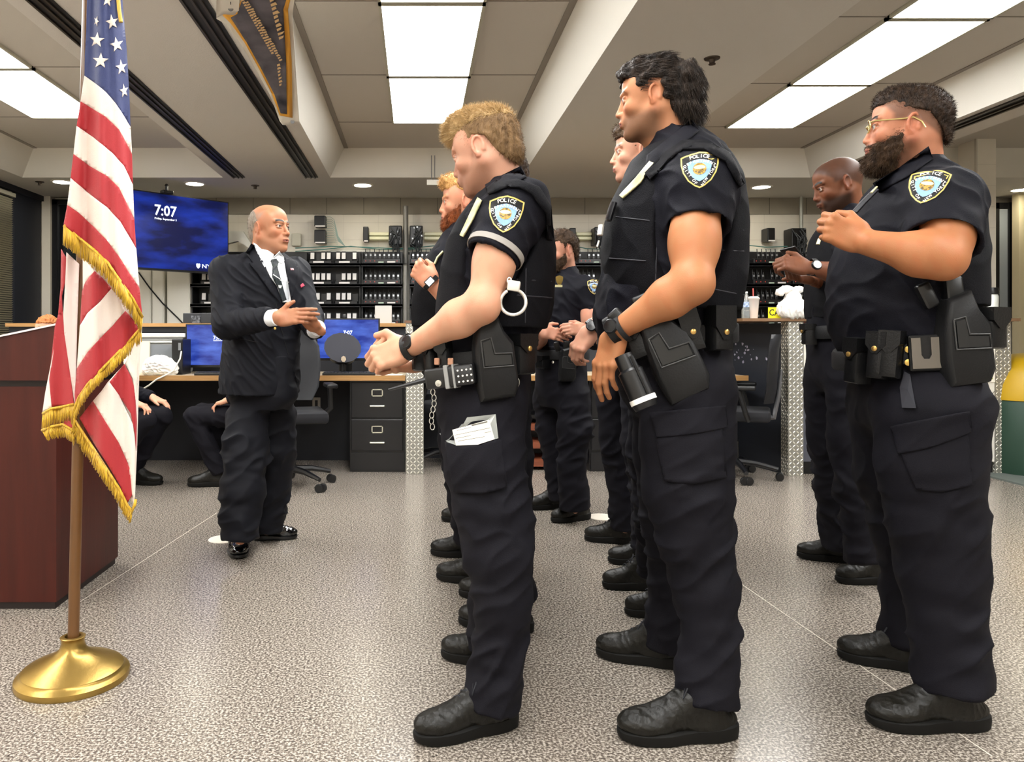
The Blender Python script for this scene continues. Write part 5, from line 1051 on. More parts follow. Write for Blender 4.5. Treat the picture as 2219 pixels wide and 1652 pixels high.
# ---------------- people ----------------
fp = lambda px, py: P(px, py, YF(py))
def person(sp):
    th = math.radians(sp['th']); Y = sp['Y']; cpx = sp['cpx']; c = ((cpx-VX)*Y/F, Y); q = sp.get('q', 1.); root = empty('person', (c[0], c[1], 0)); tag(root, sp['label'], 'person', sp.get('group'))
    srows = rows_px(sp['torso'], cpx, Y, th); trows = rows_px(sp['hips'], cpx, Y, th); legs = [leg_px(l) for l in sp['legs']]
    # body
    parts = []; H = sp['head']; C = P(*H['c']); R = headR(*H['rot']); s = H.get('s', 1.); nk = P(*H['neck']); hk = dict(H.get('kw', {})); hk['skin'] = sp['skin']
    parts.append(head_mesh(C, R, s, .0026*q, neck=nk, **hk))
    for a in sp.get('arms', []):
        hs = []
        for hh in a.get('hands', []): hh = dict(hh); hh['W'] = P(*hh['W']); hs.append(hh)
        parts.append(arm_mesh(P(*a['pts'][0]), P(*a['pts'][1]), P(*a['pts'][2]), hs, skin=sp.get('armskin', sp['skin']), h=a.get('h', .0032*q), **a.get('kw', {})))
    parts.append(core(srows, c, th, legs, sp['skin']))
    v, f, col = join(parts); meshobj('body', v, f, M_skin, root, col)
    for nm, kw in H.get('hair', []): hair_obj(nm, C, R, s, parent=root, h=.0034*q, **kw)
    # trousers
    trousers(root, trows, c, th, legs, m=sp.get('trou'), h=.006*q, seed=sp.get('seed', 4), amp=sp.get('tamp', .009), flats=sp.get('flats'))
    # shirt
    zt = max(r[0] for r in srows); Sp = [np.array(P(*p)) for a in sp['sleeves'] for p in a[0]]+[np.array((c[0], c[1], srows[0][0]))]
    lo = np.min(Sp, 0)-.16; hi = np.max(Sp, 0)+.16; lo[:2] = np.minimum(lo[:2], np.array(c)-.3); hi[:2] = np.maximum(hi[:2], np.array(c)+.3); lo[2] = min(lo[2], min(r[0] for r in srows)-.02); hi[2] = max(hi[2], zt+.06)
    S = SDF(lo, hi, .0052*q); S.loft(srows, c, th, k=.03, pw=2.2)
    for a in sp['sleeves']:
        pts = [P(*p) for p in a[0]]; rr = a[1]; S.ell(pts[0], (rr[0]*1.02,)*3, k=.06)
        for i in range(len(pts)-1): S.cap(pts[i], pts[i+1], rr[i], rr[i+1], k=.03 if i == 0 else .02, cutb=(i == len(pts)-2))
        if len(pts) == 2:
            d = pts[1]-pts[0]; d /= np.linalg.norm(d); S.cap(pts[1]-d*.012, pts[1]+d*.03, rr[-1]-.009, rr[-1]-.009, k=.004, op='sub')
    S.cap(nk-.35*(C-nk), nk+sp.get('colh', .36)*(C-nk), (sp.get('colr', .074)+.008)*s, sp.get('colr', .074)*s, k=.008, cutb=True); S.cap(nk+(sp.get('colh', .36)-.12)*(C-nk), nk+.6*(C-nk), (sp.get('colr', .074)-.006)*s, (sp.get('colr', .074)-.006)*s, k=.003, op='sub') if sp.get('collar', True) else None
    shirt = fabric(sp.get('topname', 'uniform_shirt'), S, sp.get('top', M_cloth), root, sp.get('samp', .0075), sp.get('ssc', (3.8, 3.8, 5.5)), sp.get('seed', 4)+1, .8, None, 2)
    out = dict(root=root, shirt=shirt, c=c, th=th, trows=trows, srows=srows, C=C, R=R, nk=nk, s=s)
    # vest
    if sp.get('vest'):
        vr = rows_px(sp['vest'], cpx, Y, th); A = np.array(vr); S = SDF((c[0]-.34, c[1]-.34, A[:, 0].min()-.03), (c[0]+.34, c[1]+.34, A[:, 0].max()+.03), .0052*q); S.loft(vr, c, th, k=0, pw=2.6)
        for a in sp['sleeves']: p0, p1 = P(*a[0][0]), P(*a[0][1]); d = p1-p0; S.cap(p0-d*.1, p1+d*.6, a[1][0]+.004, a[1][0]*1.15+.004, k=.012, op='sub')
        vest = fabric('armour_vest', S, sp.get('vestm', M_vest), root, .0035, (3, 3, 4), sp.get('seed', 4)+2, .3); out['vest'] = vest
    for sh in sp['shoes']:
        kw = dict(sh[2]) if len(sh) > 2 else {}; Ya, Yb = YF(sh[0][1])+.045, YF(sh[1][1])+.045; shoe(kw.pop('name', 'boot'), ((sh[0][0]-VX)*Ya/F, Ya), ((sh[1][0]-VX)*Yb/F, Yb), root, h=.004*q, **kw)
    if sp.get('belt'): out['belt'], out['at'] = belt(root, trows, c, th, HC-(sp['belt'][0]-VY)*Y/F, sp['belt'][1])
    return out
def collar_leaf(o, pts, w_, name='collar'):
    """folded collar: band of cloth through world points"""
    m = MB(); pts = [np.array(p) for p in pts]; rings = []
    for i, p in enumerate(pts):
        t = pts[min(i+1, len(pts)-1)]-pts[max(i-1, 0)]; t /= np.linalg.norm(t); n = np.cross(t, (0, 0, 1)); n /= np.linalg.norm(n); d = np.array((0, 0, -1.)); rings.append([tuple(p+n*a+d*b) for a, b in ((.003, 0), (-.003, 0), (-.006, w_), (.004, w_))])
    m.loft(rings); return m.build(name, M_cloth, o['root'], smooth=True)
NAVY_T = dict(shear=.5)
# ---- A: blond officer, front left ----
A_ = person(dict(th=165, Y=2.27, cpx=1055, skin='c08f77', armskin='c49377', seed=11, label='blond officer at the front of the left row, hands clasped, papers in his thigh pocket',
  torso=[(392, 1062, 1135, .07), (425, 1045, 1160, .13), (460, 1010, 1180, .175), (520, 978, 1190, .19), (580, 962, 1192, .19), (640, 955, 1188, .185), (700, 945, 1176, .18), (760, 935, 1155, .18), (800, 935, 1150, .18)],
  vest=[(408, 1060, 1140, .10), (430, 1035, 1172, .14), (470, 1000, 1192, .17), (530, 970, 1203, .195), (600, 955, 1204, .20), (660, 948, 1198, .20), (712, 944, 1186, .195)],
  hips=[(758, 925, 1152, .18), (800, 928, 1150, .185), (850, 938, 1148, .19), (905, 950, 1140, .19), (940, 985, 1120, .15)],
  legs=[[(955, 1143, 885, 2.17), (965, 1132, 1000, 2.14), (988, 1146, 1100, 2.12), (1010, 1152, 1200, 2.10), (1030, 1146, 1300, 2.09), (1028, 1140, 1400, 2.10), (998, 1122, 1532, 2.09)],
        [(970, 1140, 885, 2.37), (985, 1135, 1000, 2.42), (1000, 1130, 1120, 2.46), (1022, 1128, 1250, 2.49), (1010, 1110, 1405, 2.52)]],
  head=dict(c=(1051, 329, 2.25), rot=(152, 16, 0), s=1.0, neck=(1092, 425, 2.27), kw=dict(brow='a8845c', stub=.7, stubc='6e4630', jaw=1.0, neck_r=(.062, .072)),
    hair=[('hair_sides', dict(m=hair_mat('846848', '5e4830'), poly=[(.055, .045), (.05, .09), (-.15, .12), (-.15, -.065), (-.085, -.075), (-.05, -.03), (-.036, .02), (.0, .035), (.02, .0), (.03, .03)], ells=[], infl=.006, amp=.0015, N=9000, L=.009, w_=.0009, comb=(.2, 0, -.5), nw=.5, rnd=.25, seed=4)), ('hair', dict(m=hair_mat('c4a678', '94764a'), poly=[(.09, .055), (.135, .07), (.13, .17), (-.15, .17), (-.15, .07), (-.09, .07), (.0, .075), (.04, .062), (.06, .05)], ells=[((.03, 0, .098), (.075, .06, .045)), ((.078, 0, .085), (.028, .045, .026))], infl=.008, amp=.003, wsc=(20, 20, 20), N=15000, L=.017, w_=.0009, comb=(.45, -.1, .0), nw=.6, rnd=.26, seed=3)),
          ]),
  arms=[dict(pts=[(1102, 458, 2.07), (1044, 662, 2.0), (893, 750, 2.14)], kw=dict(ra=.052, rf=.043, rw=.028), h=.0028,
        hands=[dict(W=(884, 752, 2.15), fd=(-.95, .12, -.35), dorsal=(-.15, -.9, .42), side=-1, curls=[(48, 62, 40), (50, 66, 45), (52, 66, 45), (55, 62, 45)], thumb=((.55, .75, .1), (.8, .2, -.2)), s=1.06),
               dict(W=(902, 792, 2.27), fd=(-.8, -.5, .02), dorsal=(-.35, .15, -.9), side=1, curls=[(35, 50, 30), (38, 55, 35), (40, 55, 35), (42, 50, 35)], thumb=((.6, .7, .3), (.9, .2, .2)), s=1.04)]),
        dict(pts=[(1090, 462, 2.45), (1020, 672, 2.5), (905, 788, 2.3)], h=.005)],
  sleeves=[([(1122, 452, 2.085), (1066, 558, 2.035)], (.083, .0735)), ([(1090, 460, 2.44), (1050, 570, 2.48)], (.08, .068))],
  belt=(778, .10), shoes=[((1120, 1588), (899, 1632), {}), ((1120, 1462), (958, 1436), {})]))
# sleeve stripe, patch
m = MB(); a, b = P(1122, 452, 2.085), P(1066, 560, 2.035); d = (b-a)/np.linalg.norm(b-a)
ring_band(b-d*.022, d, .0775, .017, mat('grey stripe', '8f8a84', .8), 'sleeve_stripe', A_['root'], th=.003)
shoulder_patch(A_['shirt'], P(1095, 468, 2.03), (-.1, -1, .15), (.12, 0, 1), (.096, .104), A_['root'])
watch(P(886, 752, 2.145), P(893, 750, 2.14)-P(1044, 662, 2.0), (-.1, -.85, .5), .036, A_['root'])
at = A_['at']; r_ = A_['root']; bl = A_['belt']
p, n = at(1065, 775); holster(bl, p, n, .12, 1.0); p, n = at(1125, 768); pouch(bl, p, n, .07, .11, .035, name='cuff_pouch'); p, n = at(960, 778)
for px in (915, 940, 968): p, n = at(px, 772); pouch(bl, p, n, .034, .085, .03, lean=.15, snap=False, name='magazine_pouch')
for px in (962, 985): p, n = at(px, 783); m = MB(); m.rbox((-.008, -.01, .03), (.008, .01, .038), .003, R=gearR(n), c=p); m.build('keeper_snap', mat('copper snap', 'b88a72', .4, .6), bl)
p, n = at(985, 815); radio(bl, p+n*.01, n, .14, .95, ant=.12, antdir=(-1, -.12, 0))
m = MB(); p, n = at(1102, 828); m.tube([p+n*.02+np.array((.018*math.cos(t), 0, .018*math.sin(t))) for t in np.linspace(0, 6.28, 20)], .0025, 6); m.build('key_ring', M_sil2, bl, smooth=True)
m = MB(); c0 = P(938, 850, 2.1)
for k in range(7): m.tube([c0+np.array((.004*math.sin(k), 0, -.016*k))+np.array((.006*math.cos(t), .002, .009*math.sin(t))) for t in np.linspace(0, 6.28, 10)], .0015, 5)
m.build('key_chain', M_sil2, bl, smooth=True)
m = MB(); bv = bvh_of(A_['vest'])
def seams(o, bv, lines, r=.0022, mtl=None, name='seams', N=(0, -1, 0)):
    m = MB(); N = np.array(N, float)
    for ln in lines:
        pts = []
        for (x0, y0), (x1, y1) in zip(ln[:-1], ln[1:]):
            for t in np.linspace(0, 1, 6): pts.append((x0+(x1-x0)*t, y0+(y1-y0)*t))
        w_ = []
        for px, py in pts:
            d = P(px, py, 1.); d = d-np.array((0, 0, HC)); d /= np.linalg.norm(d); h_ = bv.ray_cast(Vector((0, 0, HC)), Vector(d), 9)
            if h_[0] is not None and (not w_ or np.linalg.norm(np.array(h_[0])-w_[-1]) < .12): w_.append(np.array(h_[0])-d*.001)
        if len(w_) > 2: m.tube(w_, r, 5)
    if m.v: return m.build(name, mtl or M_nylon, o, smooth=True)
M_seam = mat('seam thread', '1a1a22', .7)
seams(A_['root'], bv, [[(1010, 600), (1195, 610)], [(1120, 640), (1196, 646)], [(1140, 560), (1138, 700)]], mtl=M_seam, name='vest_seams')
# handcuff on the vest: top-level
c0 = P(1108, 653, 2.0)
def handcuff(c0, label, r=.033, par=None):
    o = empty('handcuff', c0); m = MB(); m.tube([c0+np.array((r*math.cos(t), .003*math.sin(2*t), r*math.sin(t))) for t in np.linspace(-4.2, 1.4, 28)], .0075, 8, flat=.6); m.build('bow', mat('nickel', 'ece8e0', .3, .55), o, smooth=True)
    m = MB(); m.rbox((-.022, -.006, .028), (.012, .006, .056), .005, c=c0, R=rotm('Y', .15)); m.build('lock_case', MATS['nickel'], o, smooth=True); m = MB(); m.tube([c0+np.array((-.01+.005*math.cos(t), 0, .056+.008*math.sin(t))) for t in np.linspace(0, 6.28, 12)], .002, 6); m.build('chain_link', MATS['nickel'], o, smooth=True); return tag(o, label, 'handcuffs')
handcuff(P(1112, 655, 1.985), 'silver handcuff hanging on the side of the blond officer\'s vest')
# papers in a plastic bag in the thigh pocket
bv = bvh_of([x for x in r_.children if x.name.startswith('trousers')][0])
o = empty('paper_bundle', on_surface(bv, 1020, 940, .01)); 
def sheet_on(poly, off, m, name, par, bv=bv, n=8, th=.0015):
    Pp = [on_surface(bv, x, y, off) for x, y in poly]; c_ = np.mean(Pp, 0); m_ = MB(); k = len(Pp); m_.add([tuple(p) for p in Pp]+[tuple(c_+np.array((0, -.006, 0)))]+[tuple(p+np.array((0, th, 0))) for p in Pp], [(i, (i+1) % k, k) for i in range(k)]+[(i, (i+1) % k, k+1+(i+1) % k, k+1+i) for i in range(k)]+[tuple(range(k+1, 2*k+1))]); return m_.build(name, m, par)
sheet_on([(952, 940), (1005, 918), (1012, 905), (1074, 898), (1080, 950), (1040, 962), (990, 966), (968, 958)], .010, mat('clear bag', 'c2c6c2', .15, alpha=.55), 'bag', o)
sheet_on([(980, 932), (1060, 910), (1072, 952), (1035, 964), (988, 966)], .016, mat('paper form', 'e9e2d2', .7), 'form', o)
m = MB(); M_pr = mat('form print', '6a6862', .7)
for i, (x0, y0, x1, y1) in enumerate(((990, 934, 1020, 927), (1022, 924, 1056, 916), (986, 944, 1062, 928), (988, 951, 1064, 936), (992, 957, 1050, 947))):
    a = on_surface(bv, x0, y0, .0215); b = on_surface(bv, x1, y1, .0215); h = .004 if i == 1 else .0012; m.add([a, b, b+np.array((0, 0, h)), a+np.array((0, 0, h))], [(0, 1, 2, 3)])
m.build('printing', M_pr, o); tag(o, 'folded paper form in a clear bag tucked in the blond officer\'s thigh pocket', 'papers')
lay(bv, 'cargo_pocket', [(966, 958), (990, 968), (1040, 966), (1085, 952), (1098, 1055), (1040, 1070), (984, 1066)], .014, M_trou, r_, .008, 2.2)
# ---- C: tall dark-haired officer ----
C_ = person(dict(th=172, Y=2.29, cpx=1450, skin='af7958', armskin='ac744f', seed=21, label='tall officer with wavy dark swept-back hair at the front of the middle row',
  torso=[(285, 1405, 1515, .08), (320, 1395, 1560, .14), (360, 1368, 1590, .18), (420, 1335, 1606, .20), (500, 1312, 1612, .205), (580, 1305, 1606, .2), (640, 1292, 1600, .2), (700, 1288, 1590, .2), (745, 1300, 1588, .19)],
  vest=[(310, 1420, 1535, .11), (330, 1385, 1568, .145), (380, 1350, 1602, .18), (450, 1318, 1618, .205), (540, 1303, 1620, .215), (620, 1310, 1616, .215), (672, 1330, 1606, .21)],
  hips=[(690, 1302, 1588, .185), (740, 1308, 1588, .19), (800, 1330, 1590, .2), (860, 1345, 1590, .2), (905, 1375, 1565, .16)],
  legs=[[(1388, 1590, 850, 2.17), (1393, 1582, 960, 2.15), (1400, 1580, 1060, 2.13), (1428, 1582, 1160, 2.12), (1462, 1590, 1270, 2.11), (1480, 1597, 1370, 2.09), (1464, 1594, 1522, 2.065)],
        [(1370, 1550, 850, 2.38), (1378, 1530, 980, 2.42), (1392, 1515, 1120, 2.46), (1408, 1505, 1260, 2.49), (1395, 1492, 1402, 2.5)]],
  head=dict(c=(1416, 217, 2.27), rot=(158, 3, 0), s=.97, neck=(1462, 325, 2.29), kw=dict(brow='140e0a', stub=.9, stubc='5e4636', nose=1.1, neck_r=(.062, .078), fat=.01),
    hair=[('hair', dict(m=hair_mat('362c25', '15100d'), poly=[(.085, .062), (.14, .07), (.13, .18), (-.2, .2), (-.2, -.105), (-.1, -.1), (-.06, -.055), (-.036, -.01), (-.034, .04), (.0, .045), (.026, .012), (.036, .012), (.04, .04), (.06, .066)], ells=[((.02, 0, .092), (.085, .066, .042)), ((-.09, 0, .03), (.055, .075, .075)), ((-.1, 0, -.05), (.042, .062, .04)), ((-.07, 0, -.02), (.05, .076, .06))], infl=.012, amp=.006, wsc=(14, 14, 22), N=14000, L=.03, w_=.0012, comb=lambda p: np.where(p[:, :1] > -.06, np.array([[-1., 0, -.15]]), np.array([[-.25, 0, -1.]])), nw=.12, rnd=.13, droop=.05, curl=.08, seed=5))]),
  arms=[dict(pts=[(1510, 425, 2.08), (1500, 615, 1.99), (1345, 712, 2.1)], kw=dict(ra=.061, rf=.046, rw=.03), h=.0028,
        hands=[dict(W=(1332, 722, 2.12), fd=(-.28, .05, -.95), dorsal=(-.8, -.58, .1), side=-1, curls=[(18, 22, 12), (14, 20, 12), (16, 22, 14), (20, 24, 14)], thumb=((.75, .35, -.4), (1, .1, -.2)), s=1.06)]),
        dict(pts=[(1480, 440, 2.48), (1440, 600, 2.55), (1350, 720, 2.4)], h=.006)],
  sleeves=[([(1515, 402, 2.10), (1512, 492, 2.05)], (.098, .083)), ([(1480, 430, 2.48), (1460, 520, 2.52)], (.09, .08))],
  belt=(728, .05), shoes=[((1596, 1612), (1341, 1622), dict(wd=.112, ht=.11)), ((1480, 1462), (1293, 1432), dict(wd=.106))]))
shoulder_patch(C_['shirt'], P(1516, 372, 2.04), (0, -1, .25), (.0, 0, 1), (.1, .106), C_['root'])
r_ = C_['root']; bl = C_['belt']; at = C_['at']
watch(P(1328, 715, 2.11), P(1345, 712, 2.1)-P(1500, 615, 1.99), (-.4, -.8, .3), .038, r_); ring_band(P(1352, 712, 2.095), P(1345, 712, 2.1)-P(1500, 615, 1.99), .036, .014, M_nylon, 'bracelet', r_)
p, n = at(1450, 765); holster(bl, p, n, .42, 1.15); p, n = at(1490, 715); pouch(bl, p, n, .05, .12, .045, lean=.3, name='torch_pouch', flap=.7); p, n = at(1552, 712); pouch(bl, p, n, .062, .12, .04, name='cuff_pouch', flap=.75)
p, n = at(1385, 740); pouch(bl, p, n, .05, .1, .04, lean=.4, snap=False, name='pouch')
# holstered torch with white ring
m = MB(); a = P(1350, 770, 2.03); b = P(1396, 872, 2.0); m.tube([a, a+(b-a)*.3, a+(b-a)*.35, a+(b-a)*.85, b], [.024, .026, .033, .033, .034], 20); t_ = m.build('torch', M_blk, bl, smooth=True)
m = MB(); u = (b-a)/np.linalg.norm(b-a); m.tube([a+(b-a)*.9, a+(b-a)*1.0], [.0352, .0352], 20); m.build('white_ring', mat('white ring', 'f2f0ea', .4), t_, smooth=True)
m = MB(); m.tube([a+(b-a)*1.0, b+u*.016], [.034, .03], 20); m.build('torch_end', M_blk2, t_, smooth=True)
m = MB(); m.tube([a+(b-a)*q+np.array((.012, -.034, 0)) for q in (.0, .4, .8)], .005, 6); m.build('strap', M_leather, t_, smooth=True)
bv = bvh_of(C_['vest'])
seams(C_['root'], bv, [[(1425, 470), (1420, 640)], [(1440, 478), (1612, 500)], [(1500, 540), (1612, 545)], [(1320, 560), (1400, 566)], [(1335, 470), (1420, 480)], [(1510, 620), (1612, 640)]], mtl=M_seam, name='vest_seams')
def front_items(o, lst):
    for nm, pts, w_, m_ in lst:
        mb = MB(); mb.tube([P(*p) for p in pts], w_, 8, flat=.5); mb.build(nm, m_, o['root'], smooth=True)
M_pin = mat('pale badge enamel', 'e6dca8', .3, .5)
front_items(C_, [('collar_pin', [(1418, 342, 2.2), (1440, 333, 2.2)], .007, M_gold), ('medal_bar', [(1400, 362, 2.19), (1378, 395, 2.2), (1362, 415, 2.2)], .012, mat('medal bars', 'd6d0a0', .45, noise=(25, 'a8a878', .1))), ('badge', [(1303, 488, 2.24), (1300, 510, 2.24)], .017, mat('white badge', 'eeece2', .35)), ('name_tag', [(1298, 522, 2.22), (1294, 535, 2.22)], .006, MATS['white badge']), ('body_camera', [(1330, 440, 2.2), (1318, 478, 2.2)], .02, M_blk2)])
bv = bvh_of([x for x in r_.children if x.name.startswith('trousers')][0])
lay(bv, 'cargo_pocket', [(1420, 940), (1562, 922), (1574, 1035), (1500, 1048), (1440, 1042)], .006, M_trou, r_, .008, 2.2); lay(bv, 'pocket_flap', [(1408, 896), (1572, 880), (1576, 926), (1500, 940), (1424, 948)], .012, M_trou, r_, .006, 2.2)
# ---- E: bearded officer with glasses, right ----
E_ = person(dict(th=168, Y=2.3, cpx=1985, skin='b2785c', armskin='a86f4a', seed=31, label='heavy-set bearded officer with gold glasses at the front right, hand gripping his vest',
  torso=[(345, 1945, 2030, .08), (375, 1915, 2080, .14), (410, 1870, 2105, .19), (460, 1845, 2122, .22), (540, 1805, 2132, .23), (620, 1790, 2136, .235), (690, 1788, 2136, .235), (740, 1805, 2132, .225), (780, 1825, 2128, .21)],
  vest=[(378, 1940, 2065, .12), (400, 1900, 2100, .16), (450, 1865, 2128, .19), (520, 1835, 2140, .22), (600, 1830, 2143, .24), (668, 1850, 2141, .24)],
  hips=[(730, 1812, 2130, .215), (790, 1828, 2132, .22), (860, 1840, 2130, .225), (920, 1858, 2118, .21), (960, 1890, 2080, .16)],
  legs=[[(1905, 2132, 890, 2.16), (1915, 2112, 1010, 2.15), (1935, 2118, 1120, 2.15), (1958, 2122, 1230, 2.15), (1978, 2124, 1350, 2.13), (1990, 2140, 1494, 2.11)],
        [(1850, 2040, 890, 2.42), (1868, 2040, 1010, 2.45), (1900, 2035, 1140, 2.47), (1922, 2030, 1270, 2.49), (1905, 2005, 1395, 2.5)]],
  head=dict(c=(1965, 279, 2.28), rot=(152, -3, 0), s=1.0, neck=(1978, 372, 2.3), kw=dict(scalp=('5a4234', .8), brow='24170f', stub=.9, stubc='3c2a20', nose=.85, fat=.014, neck_r=(.068, .08)),
    hair=[('hair', dict(m=hair_mat('3c2d22', '1e1611'), poly=[(.078, .062), (.12, .075), (.11, .17), (-.15, .17), (-.15, -.055), (-.105, -.06), (-.085, -.02), (-.05, .03), (.0, .045), (.03, .04), (.055, .066)], ells=[((.02, 0, .085), (.07, .06, .043))], infl=.0055, amp=.0015, N=9000, L=.008, w_=.0011, comb=(0, 0, .1), nw=.8, rnd=.3, seed=7)),
          ('beard', dict(m=hair_mat('54402f', '2c2018'), jawhair=True, poly=[(.012, .0), (.012, -.14), (.125, -.16), (.135, -.09), (.118, -.076), (.1, -.082), (.088, -.062), (.075, -.045), (.045, -.035), (.03, .01)], ells=[((.07, 0, -.105), (.04, .042, .034)), ((.04, 0, -.105), (.042, .048, .028))], infl=.007, amp=.003, N=9000, L=.012, w_=.0013, comb=(.35, 0, -.75), nw=.6, rnd=.3, seed=8)),
          ('moustache', dict(m=hair_mat('54402f', '2c2018'), jawhair=True, poly=[(.07, -.046), (.07, -.058), (.12, -.058), (.12, -.048)], ells=[((.09, 0, -.053), (.014, .03, .006))], infl=.0, amp=.0005, N=1500, L=.008, w_=.001, comb=(.3, 0, -.8), nw=.5, seed=9))]),
  arms=[dict(pts=[(2060, 455, 2.06), (2045, 562, 2.0), (1880, 526, 2.04)], kw=dict(ra=.058, rf=.05, rw=.033), h=.0028,
        hands=[dict(W=(1874, 522, 2.05), fd=(-.85, .25, .42), dorsal=(-.45, -.88, .0), side=-1, curls=[(65, 85, 55), (72, 88, 55), (76, 88, 55), (80, 85, 55)], thumb=((.8, .45, -.35), (.75, -.1, -.6)), s=1.06)]),
        dict(pts=[(2020, 460, 2.55), (1960, 640, 2.6), (1850, 700, 2.5)], h=.006)],
  sleeves=[([(2048, 440, 2.1), (2040, 526, 2.03)], (.088, .092)), ([(2020, 450, 2.54), (1990, 550, 2.58)], (.095, .085))],
  belt=(742, .28), shoes=[((2140, 1592), (1882, 1590), dict(wd=.114)), ((2020, 1474), (1815, 1436), dict(wd=.11))]))
shoulder_patch(E_['shirt'], P(2008, 402, 2.06), (-.15, -1, .3), (.33, 0, 1), (.1, .108), E_['root'])
r_ = E_['root']; bl = E_['belt']; at = E_['at']
# glasses
Cg, Rg, sg = E_['C'], E_['R'], E_['s']; G = lambda p: Cg+sg*(Rg@np.array(p)); M_gg = mat('glasses gold', 'e3cf8a', .25, .7)
m = MB(); [m.tube([G((.102-.25*abs(.023*math.cos(t)+.0), y*.034+.021*math.cos(t), .004+.018*math.sin(t))) for t in np.linspace(0, 6.2832, 24)], .0022, 6) for y in (1, -1)]; m.tube([G((.1, -.013, .006)), G((.106, 0, .01)), G((.1, .013, .006))], .0016, 6)
m.use(M_gg); [m.tube([G((.097, y*.056, .012)), G((.085, y*.066, .014)), G((.02, y*.078, .012)), G((-.01, y*.08, .014)), G((-.03, y*.08, .0)), G((-.04, y*.079, -.018))], .002, 6) for y in (1, -1)]; gl = m.build('glasses', M_gg, r_, smooth=True)
p, n = at(2075, 735); holster(bl, p, n, .1, 1.1); p, n = at(2126, 712); pouch(bl, p, n, .07, .11, .05, name='pouch', snap=False, flap=.5)
for px, py in ((1868, 782), (1912, 770), (1935, 768)): p, n = at(px, py); pouch(bl, p, n, .05, .13, .045, lean=-.08, name='pouch', snap=px < 1930)
p, n = at(1968, 770); m = MB(); [m.lathe([(.009, .004), (.009, .007), (.005, .008), (0, .008)], c=p+np.array((0, 0, dz)), n=16, R=gearR(n)) for dz in (.016, -.02)]; m.build('belt_snaps', M_gold, bl, smooth=True)
p, n = at(2005, 765); m = MB(); U_ = [(-.034, .042), (-.012, .042), (-.012, -.005), (-.006, -.016), (.006, -.016), (.012, -.005), (.012, .042), (.034, .042), (.034, -.042), (-.034, -.042)]; m.prism(U_, (.012, .018), p, gearR(n, .06)); m.build('steel_clip', mat('brushed steel', '6d6862', .35, .8), bl); m = MB(); m.rbox((-.04, -.05, -.01), (.04, .05, .012), .006, R=gearR(n, .06), c=p); m.build('clip_backing', M_leather, bl)
bv = bvh_of([x for x in r_.children if x.name.startswith('trousers')][0])
lay(bv, 'cargo_pocket', [(1948, 968), (2096, 932), (2106, 1050), (2040, 1066), (1985, 1060)], .006, M_trou, r_, .008, 2.2); lay(bv, 'pocket_flap', [(1930, 925), (2100, 892), (2106, 936), (2020, 968), (1946, 984)], .013, M_trou, r_, .006, 2.2)
sheet_on([(1960, 805), (1972, 812), (1985, 885), (1955, 884), (1950, 840)], .012, mat('glove cloth', '1e1e26', .8), 'hanging_cloth', bl, bv)
front_items(E_, [('medal_bar', [(1898, 412, 2.16), (1870, 440, 2.16), (1850, 462, 2.16)], .014, mat('dark medal', '1c1c22', .4)), ('collar_pin', [(1900, 405, 2.13), (1888, 418, 2.13)], .005, M_pin)])
for o_, lv, pc, ps in ((A_, 2.2, [(1052, 402), (1085, 383), (1128, 360), (1140, 384), (1095, 408), (1060, 420)], [(1055, 410), (1076, 393), (1121, 390), (1166, 406), (1192, 446), (1198, 520), (1188, 520), (1183, 462), (1153, 421), (1126, 407), (1100, 405), (1060, 422)]),
    (C_, 2.2, [(1403, 338), (1450, 300), (1498, 258), (1514, 284), (1466, 322), (1428, 352), (1396, 386)], [(1398, 376), (1440, 332), (1480, 305), (1530, 306), (1580, 332), (1612, 400), (1602, 404), (1572, 350), (1525, 324), (1480, 324), (1450, 347), (1410, 390)]),
    (E_, 2.2, [(1893, 398), (1950, 362), (2012, 318), (2022, 344), (1966, 384), (1905, 416)], None)):
    bs = [bvh_of(o_['shirt']), bvh_of(o_['vest'])]; lay(bs, 'collar', pc, .007, M_cloth, o_['root'], .006, lv)
    if ps: lay(bs, 'vest_strap', ps, .009, M_vest, o_['root'], .008, lv)
for o_, pc in ((A_, [(1036, 428), (1043, 434), (1026, 474), (1004, 514), (997, 510), (1016, 470)]), (C_, [(1408, 350), (1417, 354), (1388, 396), (1350, 430), (1343, 424), (1378, 386)])): lay([bvh_of(o_['shirt']), bvh_of(o_['vest'])], 'medal_bars', pc, .008, MATS['medal bars'], o_['root'], .005, 2.2)
